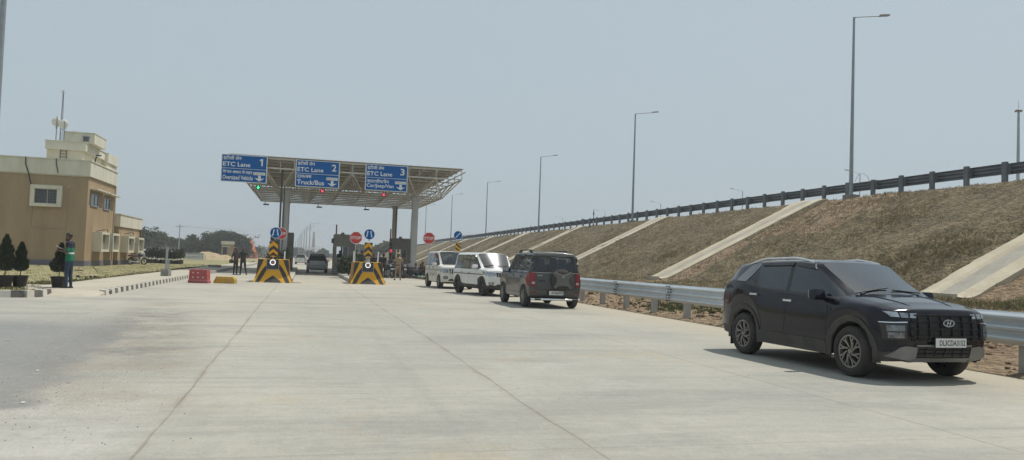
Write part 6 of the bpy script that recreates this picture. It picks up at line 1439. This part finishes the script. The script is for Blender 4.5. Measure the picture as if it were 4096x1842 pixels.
def white_suv(lab, loc, yaw, H_, P, kind):
    r, bv = boxy(lab, P, H_=H_, w=.87 if kind == 'new' else .85, gw=glass('windscreen_clear_'+kind, (.40, .44, .45), .07, 1.5, .04), gs=glass('side_glass_'+kind, (.20, .22, .22), .03, 1.2), belt=1.10 if kind == 'new' else 1.14, hoodz=1.10 if kind == 'new' else 1.12, cladm=CLAD if kind == 'new' else P, roof_y=.71, headx=.37 if kind == 'new' else .52)
    r.location = loc; r.rotation_euler = (0, 0, yaw)
    for x in (1.34, -1.34):
        for y in (-.76, .76): wheel(r, x, y, .355, .22, 'steel' if kind == 'new' else 'five', rm=mat('black_rim', (.02, .02, .02), .5) if kind == 'new' else SILV)
    arches(bv, r, 1.34, .385, .35, CLAD if kind == 'new' else P, .055, .32)
    for sg in (1, -1):
        line(bv, [(.70, 1.08), (.62, .8), (.66, .42)], 'S', 'door_line', r, sgn=sg); line(bv, [(-.12, 1.10), (-.12, .40)], 'S', 'door_line', r, sgn=sg); line(bv, [(-.95, 1.10), (-.9, .85), (-.82, .42)], 'S', 'door_line', r, sgn=sg)
        if kind == 'new':
            patch(bv, [(1.42, .90), (-1.85, .90), (-1.85, .865), (1.42, .865)], 'S', DARK, 'side_stripe', r, .006, .1, sg)
            for x in (-.02, -.86): h = bv.ray_cast(Vector((x, 3*sg, .93)), Vector((0, -sg, 0)))[0]; b = MB(); b.box((x, h.y+sg*.022, .93), (.18, .03, .04)); b.build('door_handle', CHROME, r, bevel=.008)
            patch(bv, [(1.80, .99), (1.42, 1.03), (1.45, .90), (1.80, .84)], 'S', HEAD, 'headlamp_side', r, .014, .04, sg)
            patch(bv, [(sg*.82, 1.0), (sg*.46, .97), (sg*.50, .85), (sg*.78, .82)], 'F', mat('headlamp_cluster', (.16, .19, .23), .1, .4, (.42, .46, .5), 11, spec=.9), 'headlamp', r, .016, .04)
            patch(bv, [(sg*.78, .56), (sg*.54, .58), (sg*.58, .46), (sg*.74, .47)], 'F', DARK, 'fog_lamp_surround', r, .014, .04); patch(bv, [(sg*.75, .545), (sg*.60, .555), (sg*.62, .48), (sg*.73, .485)], 'F', HEAD, 'fog_lamp', r, .022, .04)
        else:
            patch(bv, [(1.45, .93), (-1.85, .93), (-1.85, .90), (1.45, .90)], 'S', mat('faded_side_stripe', (.10, .09, .08), .6), 'side_stripe', r, .005, .1, sg)
            patch(bv, [(sg*.80, .99), (sg*.50, .985), (sg*.50, .80), (sg*.76, .80)], 'F', mat('headlamp_cluster', (.16, .19, .23), .1), 'headlamp', r, .018, .04)
            patch(bv, [(1.80, .98), (1.55, .99), (1.60, .84), (1.80, .80)], 'S', HEAD, 'headlamp_side', r, .014, .04, sg)
            patch(bv, ell(sg*.62, .56, .12, .075, 20), 'F', DARK, 'fog_lamp_surround', r, .014, .04); patch(bv, ell(sg*.62, .56, .055, .055, 14), 'F', HEAD, 'fog_lamp', r, .022, .04)
            random.seed(5); b = []
            for x0, z0 in ((.45, .80), (.10, .76), (-.25, .80)):
                line(bv, [(x0, z0), (x0-.10, z0-.16), (x0-.22, z0-.05), (x0-.30, z0-.2), (x0-.42, z0-.15)], 'S', 'side_sticker', r, m=mat('sticker_brown', (.09, .06, .04), .6), wd=.03, sgn=sg)
            for x in (-.02, -.86): h = bv.ray_cast(Vector((x, 3*sg, 1.04)), Vector((0, -sg, 0)))[0]; b = MB(); b.box((x, h.y+sg*.022, 1.04), (.16, .03, .05)); b.build('door_handle', PLAS, r, bevel=.008)
        mirror(r, .74, .80, 1.19, sg, P, 1.15)
        patch(bv, [(.40, H_-.20), (-.08, H_-.165), (-.08, H_-.12), (.32, H_-.12)], 'S', DARK, 'rain_visor', r, .03, .05, sg)
    gz0, gz1 = (.80, .965) if kind == 'new' else (.76, .985)
    patch(bv, [(-.46, gz1), (.46, gz1), (.42, gz0), (-.42, gz0)], 'F', DARK, 'grille', r, .012, .06); b = MB()
    for k in range(7):
        y = -.36+.12*k; q = bv.ray_cast(Vector((4, y, (gz0+gz1)/2)), Vector((-1, 0, 0)))[0]; b.box(q+Vector((.025, 0, 0)), (.02, .035, gz1-gz0-.03))
    b.build('grille_slats', CHROME if kind == 'new' else SWHITE, r)
    patch(bv, [(-.40, .50), (.40, .50), (.50, .40), (-.50, .40)], 'F', DARK, 'lower_intake', r, .012, .06)
    if kind == 'new': patch(bv, [(-.80, .36), (-.55, .44), (.55, .44), (.80, .36), (.6, .33), (-.6, .33)], 'F', CLAD, 'bumper_guard', r, .024, .06)
    q = bv.ray_cast(Vector((4, 0, .60)), Vector((-1, 0, 0)))[0]; plate(r, Matrix.Translation(q+Vector((.05, 0, 0))) @ Matrix.Rotation(PI/2, 4, 'Z'), 'UP74G0112', .46, .11)
    b = MB()
    for y0, y1 in ((-.60, -.12), (.0, .5)):
        h0 = bv.ray_cast(Vector((.90, y0, 4)), Vector((0, 0, -1)))[0]; h1 = bv.ray_cast(Vector((.87, y1, 4)), Vector((0, 0, -1)))[0]; b.tube([h0+Vector((0, 0, .02)), h1+Vector((0, 0, .02))], .012, 5)
    b.build('wiper', PLAS, r)
    h = bv.ray_cast(Vector((.30, .0, 4)), Vector((0, 0, -1)))[0]; b = MB(); b.tube([h, h+Vector((-.03, 0, .10))], .012, 5); b.build('aerial', PLAS, r)
    if kind == 'old':
        b = MB()
        for y in (-.3, 0, .3): b.box((.78, y, 1.18), (.16, .25, .05), tx=.8, ty=.8)
        b.build('dashboard_papers', mat('pale_blue_cloth', (.35, .5, .55), .8), r)
    return r
WP = paint('white_car_paint', (.70, .70, .685), .35, 0, .08, (.66, .66, .64)); WP2 = paint('dusty_white_paint', (.66, .65, .60), .42, 0, .2, (.60, .58, .53))
white_suv('white SUV with black side stripe, between the grey and farthest white cars', (-.97, 33.9, 0), R(-64.5), 1.80, WP, 'new')
white_suv('farthest parked white SUV, dusty, with brown side stickers and old round fog lamps', (-3.18, 40.7, 0), R(-71.5), 1.88, WP2, 'old')

# ---------------------------------------------------------------- cars in and beyond the lanes
def small_car(lab, P, loc, yaw, H_=1.5, w=.84, rear=True):
    r, bv = boxy(lab, P, H_=H_, w=w, L=(1.85, -1.9), belt=.98, hoodz=.98, roof_y=.60, sill=.27, Ra=.35, Rw=.31, rear_x8=-1.62, cowlx=.95, headx=.35, cladm=P, gr=mat('rear_window_dark', (.02, .024, .026), .1, 0, (.03, .035, .035)))
    r['category'] = 'car'; r.name = 'moving_car'; r.location = loc; r.rotation_euler = (0, 0, yaw)
    for x in (1.34, -1.34):
        for y in (-.73, .73): wheel(r, x, y, .31, .2, 'five')
    for sg in (1, -1):
        patch(bv, [(sg*.78, 1.05), (sg*.64, 1.02), (sg*.62, .80), (sg*.80, .82)], 'B', TAIL, 'tail_lamp', r, .016, .04); mirror(r, .75, .78, 1.02, sg, PLAS, 1.0)
        patch(bv, [(sg*.78, .80), (sg*.45, .80), (sg*.45, .70), (sg*.74, .68)], 'F', HEAD, 'headlamp', r, .016, .04)
        patch(bv, [(sg*.70, .50), (sg*.54, .50), (sg*.54, .46), (sg*.70, .46)], 'B', DARK, 'reflector', r, .012, .04)
    for seg in ([(-.62, .98), (-.62, .62), (.62, .62), (.62, .98)],): line(bv, seg, 'B', 'tailgate_line', r, wd=.02)
    patch(bv, [(-.80, .36), (.80, .36), (.76, .30), (-.76, .30)], 'B', DARK, 'bumper_lip', r, .012, .06)
    h = bv.ray_cast(Vector((-4, 0, .78)), Vector((1, 0, 0)))[0]; plate(r, Matrix.Translation(h+Vector((-.03, 0, 0))) @ Matrix.Rotation(-PI/2, 4, 'Z'), 'UP74', .42, .1); return r
SP = paint('silver_car_paint', (.40, .42, .44), .35, .2, .12); p = at(1262, 1091, 64.2)
small_car('silver hatchback driving away through the middle toll lane', SP, (p.x-.25, 65.6, 0), R(104.5), 1.56, .86)
p = at(1196, 1057, 122); small_car('white car farther away, beyond the left toll booth', WP, (p.x, 123, 0), R(103), 1.62, .92)
p = at(572, 1035, 130); small_car('white car parked sideways behind the pale fence, right of the tan building', WP, (p.x, 130, 0), R(10), 1.45, .84)
p = at(1056, 1033, 235); small_car('tiny far silver car on the road beyond the orange shrine', SP, (p.x, 235, 0), R(150), 1.6, .9)

# ---------------------------------------------------------------- motorcycles
def bike(lab, loc, yaw, tank=(.02, .02, .025), lean=.12):
    r = thing('motorcycle', lab, 'motorcycle', loc, yaw, None); L_ = Matrix.Rotation(lean, 4, 'X'); TK = mat('tank_%02x%02x' % (int(tank[0]*255), int(tank[2]*255)), tank, .25, 0, coat=.6)
    def bd_(b, n, m, par=r, **k): b.v = [L_ @ v for v in b.v]; return b.build(n, m, par, **k)
    for x in (.64, -.64):
        b = MB(); R_ = .30; b.lathe([(R_-.09, .03), (R_-.04, .05), (R_, .03), (R_, -.03), (R_-.04, -.05), (R_-.09, -.03)], 22, axis='Y', c=(x, 0, R_)); wv = bd_(b, 'wheel', RUB, smooth='auto')
        b = MB(); b.lathe([(.05, .03), (.05, -.03)], 10, axis='Y', c=(x, 0, R_))
        for k in range(6): a = k*PI/3; b.bar((x, 0, R_), (x+.22*math.cos(a), 0, R_+.22*math.sin(a)), .03, .02)
        bd_(b, 'hub', SILV, wv); b = MB(); b.tube([(x+(R_+.03)*math.cos(a), 0, R_+(R_+.03)*math.sin(a)) for a in [.5+k*.25 for k in range(8)]], .035, 6); bd_(b, 'mudguard', TK, wv)
    b = MB(); b.tube([(.64, -.08, .3), (.45, -.08, .85)], .022, 6); b.tube([(.64, .08, .3), (.45, .08, .85)], .022, 6); b.tube([(.42, 0, .88), (.1, 0, .55), (-.1, 0, .35), (-.64, 0, .3)], .025, 6); b.tube([(.4, 0, .8), (0, 0, .72), (-.7, 0, .74)], .025, 6); b.tube([(-.64, .1, .3), (-.45, .1, .7)], .03, 6); b.tube([(-.64, -.1, .3), (-.45, -.1, .7)], .03, 6); bd_(b, 'frame', PLAS)
    b = MB(); b.box((.05, 0, .40), (.38, .22, .32)); b.box((-.05, 0, .28), (.3, .3, .08)); bd_(b, 'engine', STEEL, bevel=.03)
    b = MB(); b.box((.17, 0, .84), (.46, .26, .22), tx=.75, ty=.7); bd_(b, 'fuel_tank', TK, bevel=.05)
    b = MB(); b.box((-.38, 0, .79), (.72, .25, .09), tx=.95, ty=.85); bd_(b, 'saddle', PLAS, bevel=.03)
    b = MB(); b.box((-.80, 0, .78), (.2, .16, .1)); bd_(b, 'tail_lamp', TAIL, bevel=.02)
    b = MB(); b.tube([(.35, -.36, 1.02), (.42, -.2, 1.04), (.46, 0, .98), (.42, .2, 1.04), (.35, .36, 1.02)], .014, 6); hb = bd_(b, 'handlebar', CHROME)
    for sg in (1, -1): b = MB(); b.tube([(.4, sg*.25, 1.03), (.4, sg*.33, 1.2)], .008, 4); b.box((.4, sg*.35, 1.24), (.03, .13, .08)); bd_(b, 'mirror', PLAS, hb)
    b = MB(); b.lathe([(.001, .60), (.08, .585), (.09, .52), (.05, .45)], 14, axis='X', c=(0, 0, .90)); bd_(b, 'headlight', HEAD, smooth='auto')
    b = MB(); b.tube([(.1, -.14, .3), (-.3, -.16, .28), (-.85, -.17, .34)], [.025, .03, .045], 8); bd_(b, 'exhaust', CHROME); b = MB(); b.box((.76, 0, .66), (.02, .2, .1)); bd_(b, 'number_plate', PLATEW); return r
def onplace(px, py, Y): p = at(px, py, Y); return (p.x, p.y, .0)
bike('black motorcycle facing the camera beside the right striped block', onplace(1556, 1106, 56.5), R(-62), lean=.1)
bike('motorcycle between the black one and the officer', onplace(1577, 1100, 58.5), R(-78), (.03, .03, .05))
bike('dark red motorcycle standing right behind the officer', onplace(1608, 1106, 57.5), R(-70), (.16, .01, .015), -.1)
bike('motorcycle parked against the wall of the tan building', W(-13.6, 73.2, .08), R(60), (.02, .02, .03), .15)
p = W(-13.9, 71.5, .1); b = MB(); b.tube([p+Vector((-.5, -.3, .95)), p+Vector((0, 0, 0.05)), p+Vector((.1, .2, 0.0))], .02, 5); b.tube([p+Vector((-.6, -.3, .8)), p+Vector((-.35, -.1, .1))], .02, 5); tag(b.build('garden_tool', PLAS), 'thin dark poles leaning by the wall, left of the parked motorcycle', 'tool')
# ================================================================== PEOPLE (local +x is where the body faces, +y its left)
def cmat(c): return mat('cloth_%d_%d_%d' % tuple(int(v*200) for v in c), c, .9, 0, None, 6, 5, bump=.2)
def person(lab, loc, yaw, shirt, pants, shoe=(.03, .025, .02), skin=SKIN, H_=1.70, arms=None, legs=None, bend=0., head=(0, 0), hair=True, beard=False, sleeves='short', seat=False, vox=.017, group=None, cap=None, belt=None):
    """arms: per side (elbow, wrist) offsets from the shoulder; legs: per side (knee, ankle) offsets from the hip"""
    k = H_/1.72; r = thing('person', lab, 'person', loc, yaw, group)
    hipz = .92 if not seat else .14
    def up(v): v = Vector(v); a = bend; return Vector((v.x*math.cos(a)+v.z*math.sin(a), v.y, v.z*math.cos(a)-v.x*math.sin(a)))
    O = Vector((0, 0, hipz)); sh = [O+up((0, s*.185, .50)) for s in (1, -1)]; neck = O+up((.01, 0, .56)); hd = O+up((.03+head[1]*.05, 0, .70))
    arms = arms or [((.02, .05, -.29), (.08, .06, -.54)), ((.02, -.05, -.29), (.08, -.06, -.54))]
    legs = legs or [((.01, .02, -.43), (-.02, .03, -.84)), ((.01, -.02, -.43), (-.02, -.03, -.84))]
    hips = [O+Vector((0, s*.095, -.02)) for s in (1, -1)]
    seg = []                                            # a, b, ra, rb, material, flatten
    T0, T1, T2 = O+up((0, 0, -.02)), O+up((0, 0, .22)), O+up((.0, 0, .46))
    for y in (-.075, 0, .075): seg.append((T0+up((0, y, 0)), T1+up((0, y*.85, 0)), .108, .100, 1)); seg.append((T1+up((0, y*.85, 0)), T2+up((0, y*1.35, 0)), .100, .098, 1))
    seg.append((sh[0]+up((0, -.03, 0)), sh[1]+up((0, .03, 0)), .068, .068, 1)); seg.append((T2, neck, .075, .056, 1)); seg.append((neck, hd+Vector((0, 0, -.06)), .056, .054, 0))
    fw = Vector((math.cos(head[1]), 0, -math.sin(head[1])))
    seg.append((hd+Vector((0, 0, .045)), hd+Vector((0, 0, -.03)), .092, .080, 0)); seg.append((hd+Vector((.0, 0, -.03)), hd+fw*.045+Vector((0, 0, -.085)), .070, .046, 0)); seg.append((hd+fw*.085+Vector((0, 0, .01)), hd+fw*.10+Vector((0, 0, -.025)), .013, .019, 0))
    for s in (1, -1): seg.append((hd+Vector((-.005, s*.085, .012)), hd+Vector((-.01, s*.095, -.02)), .018, .014, 0)); seg.append((hd+fw*.085+Vector((0, s*.03, .025)), hd+fw*.085+Vector((0, s*.035, .026)), .016, .016, 0))
    hands = []
    for i, s in enumerate((1, -1)):
        e = sh[i]+up(arms[i][0]); w_ = sh[i]+up(arms[i][1]); m_ = e.lerp(sh[i], .2)
        if sleeves == 'long': seg += [(sh[i], e, .058, .047, 1), (e, w_, .046, .034, 1)]
        else: seg += [(sh[i], m_, .062, .060, 1), (m_, e, .044, .040, 0), (e, w_, .039, .027, 0)]
        d = (w_-e).normalized(); seg.append((w_, w_+d*.07, .028, .034, 0)); hands.append((w_, d))
        kn = hips[i]+Vector(legs[i][0]); an = hips[i]+Vector(legs[i][1]); seg += [(hips[i], kn, .092, .064, 2), (kn, an, .063, .045, 2)]
        toe = an+Vector((.15, s*.02, -.045)) if not seat else an+Vector((.11, s*.02, .05)); seg.append((an+Vector((-.03, 0, -.035)), toe, .042, .034, 3))
    bm = bmesh.new()
    for a, b_, ra, rb, m_ in seg:
        d = b_-a; n = max(1, int(d.length/.05)); q = d.to_track_quat('Z', 'Y') if d.length > 1e-5 else None
        for j in range(n+1): f = j/n; bmesh.ops.create_icosphere(bm, subdivisions=2, radius=lerp(ra, rb, f)*1.04, matrix=Matrix.Translation(a.lerp(b_, f)))
    me = bpy.data.meshes.new('body'); bm.to_mesh(me); bm.free(); t = bpy.data.objects.new('t', me); COL.objects.link(t)
    md = t.modifiers.new('r', 'REMESH'); md.mode = 'VOXEL'; md.voxel_size = vox; md.use_smooth_shade = True; sm = t.modifiers.new('s', 'SMOOTH'); sm.factor = .5; sm.iterations = 2
    me2 = bpy.data.meshes.new_from_object(t.evaluated_get(bpy.context.evaluated_depsgraph_get())); bpy.data.objects.remove(t)
    b = MB(); b.v = [v.co.copy() for v in me2.vertices]; b.f = [tuple(p.vertices) for p in me2.polygons]
    def dist(p, a, c, ra, rb):
        d = c-a; f = max(0, min(1, (p-a).dot(d)/max(1e-9, d.length_squared))); return (p-a-d*f).length-lerp(ra, rb, f)
    hemz = hipz-.08; extra = isinstance(shirt, list)
    for p in me2.polygons:
        c = p.center; m_ = min(seg, key=lambda q: dist(c, q[0], q[1], q[2], q[3]))[4]
        if m_ == 2 and not seat and bend < .3 and c.z > hemz: m_ = 1
        if m_ == 1 and extra:
            z = c.z-hipz
            if z > .36: m_ = 4
            elif .165 < z < .215: m_ = 5
        if belt and m_ == 1 and abs(c.z-hipz-.06) < .025: m_ = 4
        if belt and m_ == 1 and c.z < hipz+.04: m_ = 2
        b.m.append(m_)
    for (w_, d), s in zip(hands, (1, -1)):              # curled fingers and a thumb rooted in the palm
        side = d.cross(Vector((0, 0, 1))); side = side.normalized() if side.length > .2 else Vector((1, 0, 0)); nrm = side.cross(d).normalized()
        for j, L_ in enumerate((.060, .070, .066, .052)):
            p0 = w_+d*.075+side*(-.026+.017*j); p1 = p0+d*L_*.5-nrm*.006; p2 = p1+d*L_*.38-nrm*.02; b.tube([p0-d*.02, p0, p1, p2], [.009, .0088, .008, .0062], 6, 0)
        q = w_+d*.035-side*.028; b.tube([q, q-side*.022+d*.025-nrm*.008, q-side*.028+d*.052-nrm*.016], [.011, .010, .008], 6, 0)
    shm = [cmat(c) for c in shirt] if extra else [cmat(shirt)]
    ml = [skin, shm[0], cmat(pants), cmat(shoe)]+([shm[1], shm[2]] if extra else [cmat(belt)] if belt else [])
    o = b.build('body', ml, r)
    for p in o.data.polygons: p.use_smooth = True
    if hair:
        bm = bmesh.new(); bmesh.ops.create_icosphere(bm, subdivisions=3, radius=1)
        for v in bm.verts:
            n_ = v.co.normalized(); q = .102+.010*noise.noise(n_*5+Vector(loc)); v.co = Vector((n_.x*q*1.02, n_.y*q*.93, n_.z*q*1.05))
        dl = [v for v in bm.verts if (v.co.z < -.02+.75*max(0, v.co.x)) and not (v.co.x < .0 and v.co.z > -.075)]
        bmesh.ops.delete(bm, geom=dl, context='VERTS'); rot = Matrix.Rotation(head[1], 4, 'Y')
        for v in bm.verts: v.co = rot @ v.co + hd + Vector((-.004, 0, .045))
        me = bpy.data.meshes.new('hair'); bm.to_mesh(me); bm.free(); me.materials.append(HAIR)
        for p in me.polygons: p.use_smooth = True
        link('hair', me, r)
    if beard:
        c = MB(); bc = hd+fw*.045+Vector((0, 0, -.075)); c.add([bc+Vector((v.x*.062, v.y*.062, v.z*.052)) for v in IV], IF); c.build('beard', HAIR, r, smooth=True)
    if cap:
        c = MB(); h0 = hd+Vector((0, 0, .06)); c.lathe([(.001, .105), (.08, .10), (.118, .07), (.12, .04), (.10, .02), (.10, -.01)], 20, c=h0); c.lathe([(.101, .022), (.102, -.004), (.098, -.01)], 20, 1, c=h0); c.box(h0+Vector((.11, 0, 0)), (.09, .15, .014), mi=1, M=Matrix.Rotation(.25, 4, 'Y')); c.build('cap', [cmat(cap), cmat((.05, .03, .02))], r, smooth='auto')
    for ch in r.children: ch.scale = (k, k, k)
    return r, O, sh, hands
# man with a phone on the left pavement (faces left in the picture)
p = at(272, 1150, 24.2); GRNS = [(.008, .15, .075), (.010, .013, .032), (.55, .57, .55)]
man, O, sh, hd_ = person('man in a green and navy shirt looking at his phone by a potted conifer', (p.x, p.y, .14), R(188), GRNS, (.03, .048, .085), (.05, .035, .03), H_=1.66, arms=[((.0, .03, -.29), (.26, -.06, -.24)), ((.02, -.04, -.29), (.27, .02, -.20))],
    legs=[((.04, -.01, -.43), (.02, 0, -.84)), ((-.01, -.0, -.43), (-.04, -.01, -.84))], head=(0, .45), beard=True, vox=.011)
b = MB(); M = Matrix.Rotation(R(188), 4, 'Z'); q = hd_[1][0]+hd_[1][1]*.12; q = Vector((p.x, p.y, .14))+M @ (q*(1.66/1.72)); b.box((0, 0, 0), (.15, .075, .01), M=Matrix.Rotation(-.5, 4, 'Y')); o = b.build('smartphone', mat('phone_pale', (.35, .36, .37), .3), bevel=.003); o.location = q+Vector((-.02, 0, .03)); o.rotation_euler = (0, 0, R(188)); tag(o, 'phone held up by the man in the green T-shirt', 'phone')
# two officers in the left lane
DK = (.035, .032, .03); OF = 'men standing at the left lane'
p = at(941, 1093, 50.5); person('left man in the left lane, seen side-on, helmet in hand', (p.x, p.y, .0), R(-25), (.05, .042, .035), (.035, .032, .03), H_=1.72, sleeves='long', group=OF, arms=[((.06, .04, -.28), (.26, -.08, -.32)), ((-.10, -.06, -.26), (-.12, -.03, -.50))], head=(0, .15))
b = MB(); q = Vector((p.x-.28, p.y-.05, .86)); b.lathe([(.001, .13), (.09, .11), (.13, .03), (.125, -.08), (.09, -.12), (.001, -.12)], 16); o = b.build('helmet', BLACKP, smooth=True); o.location = q; tag(o, 'black helmet hanging from the hand of the man in the left lane', 'helmet')
p = at(970, 1093, 50.8); person('right man in the left lane, facing the camera with elbows out', (p.x, p.y, .0), R(-80), (.04, .036, .034), (.03, .03, .03), H_=1.72, sleeves='long', group=OF, arms=[((.04, .16, -.22), (.20, .02, -.30)), ((.04, -.16, -.22), (.20, -.02, -.30))], legs=[((.03, .06, -.43), (.0, .14, -.83)), ((.02, -.02, -.43), (-.02, -.05, -.84))])
# khaki officer
KH = (.30, .215, .135)
p = at(1591, 1116, 51.5); person('khaki-uniformed officer with a cap, seen from behind by the motorcycles', (p.x, p.y, .0), R(118), KH, (.30, .20, .145), (.03, .018, .012), H_=1.73, arms=[((.10, .08, -.26), (.30, -.02, -.22)), ((.0, -.10, -.28), (.10, -.03, -.42))], legs=[((.02, .05, -.43), (-.06, .13, -.83)), ((.04, -.03, -.43), (.10, -.12, -.84))], cap=(.42, .36, .22), belt=(.07, .025, .02), head=(0, .1))
# men waiting by the bikes in the shade
GP_ = 'men gathered by the motorcycles'
for px, Y, yaw, sh_, pa, H_, bd, lb, kw in ((1446, 56, 100, (.05, .055, .05), (.04, .04, .045), 1.68, 0, 'man behind the shrub left of the right chevron board', {}),
    (1491, 57, 60, (.045, .03, .028), (.03, .03, .035), 1.68, 0, 'man in dark maroon just right of the chevron board', {}),
    (1514, 59, 80, (.04, .04, .042), (.03, .03, .03), 1.72, 0, 'man in dark clothes behind the slim white post', {}),
    (1534, 60, 130, (.03, .03, .032), (.03, .03, .03), 1.70, 0, 'man in black standing left of the man who bends over', {}),
    (1549, 57.4, 20, (.075, .07, .072), (.04, .04, .045), 1.70, .75, 'man in a grey shirt bending over the black motorcycle', dict(arms=[((.20, .03, -.18), (.42, -.02, -.14)), ((.20, -.03, -.18), (.42, .02, -.14))])),
    (1572, 59.3, -80, (.09, .09, .13), (.04, .04, .05), 1.66, .35, 'man in a bluish shirt leaning over the middle motorcycle', dict(arms=[((.12, .05, -.24), (.34, -.02, -.22)), ((.12, -.05, -.24), (.34, .02, -.22))])),
    (1618, 58.3, 160, (.14, .105, .09), (.05, .045, .045), 1.70, .12, 'man in a brown-grey shirt just right of the officer', {}),
    (1357, 63.0, -60, (.02, .02, .022), (.02, .02, .02), 1.66, 0, 'dark attendant inside the middle booth window', {}),
    (1422, 60, 90, (.03, .03, .03), (.03, .03, .03), 1.75, 0, 'man in dark clothes behind the shrub near the middle booth', {})):
    p = at(px, 1060, Y); z = .19 if px in (1357, 1422, 1446) else 0; person(lb, (p.x, p.y, z), R(yaw), sh_, pa, H_=H_, bend=bd, vox=.02, group=GP_, sleeves='long' if px in (1549, 1514) else 'short', **kw)
# people sitting in the shade on the right kerb
SG = 'men sitting on the right island'
SL = [((.32, .06, .18), (.50, .02, -.06)), ((.34, -.06, .16), (.52, -.02, -.06))]
SA = [((.16, .04, -.22), (.38, -.06, -.14)), ((.16, -.04, -.22), (.38, .06, -.14))]
for px, Y, yaw, sh_, sc, lb in ((1668, 57.5, -140, (.17, .19, .22), 1.0, 'man in pale grey sitting leftmost on the right island'), (1684, 58, -100, (.03, .03, .035), .95, 'sitting man in black between two others on the right island'), (1697, 57.4, -160, (.025, .022, .022), 1.12, 'sitting man in black nearest the farthest white car')):
    p = at(px, 1085, Y); person(lb, (p.x, p.y, .19), R(yaw), sh_, (.03, .035, .05), H_=1.70*sc, seat=True, legs=SL, arms=SA, bend=.15, vox=.02, group=SG)
p = at(1691, 1100, 55.6); b = MB(); random.seed(3); b.add([Vector((x*.4, y*.3, .015+.03*noise2(x, y, 3))) for y in (-1, -.4, .3, 1) for x in (-1, -.3, .4, 1)], [(j*4+i, j*4+i+1, j*4+i+5, j*4+i+4) for j in range(3) for i in range(3)]); o = b.build('green_cloth', mat('green_cloth', (.04, .42, .20), .8), smooth=True); o.location = (p.x, p.y, .20); tag(o, 'bright green cloth lying on the right island in front of the sitting men', 'cloth')

# ------------------------------------------------------------------ haze (air between the camera and the far things)
b = MB(); b.box((0, 780, 14.5), (2400, 1700, 33)); hz_ = b.build('haze', mat('haze_dummy', (1, 1, 1))); hz_['kind'] = 'stuff'
hm_ = bpy.data.materials.new('haze_air'); hm_.use_nodes = True; t = hm_.node_tree; t.nodes.clear(); o_ = t.nodes.new('ShaderNodeOutputMaterial'); v_ = t.nodes.new('ShaderNodeVolumePrincipled')
v_.inputs['Color'].default_value = (.86, .90, .93, 1); v_.inputs['Density'].default_value = .0009; v_.inputs['Anisotropy'].default_value = .15; t.links.new(v_.outputs[0], o_.inputs['Volume']); hz_.data.materials.clear(); hz_.data.materials.append(hm_)
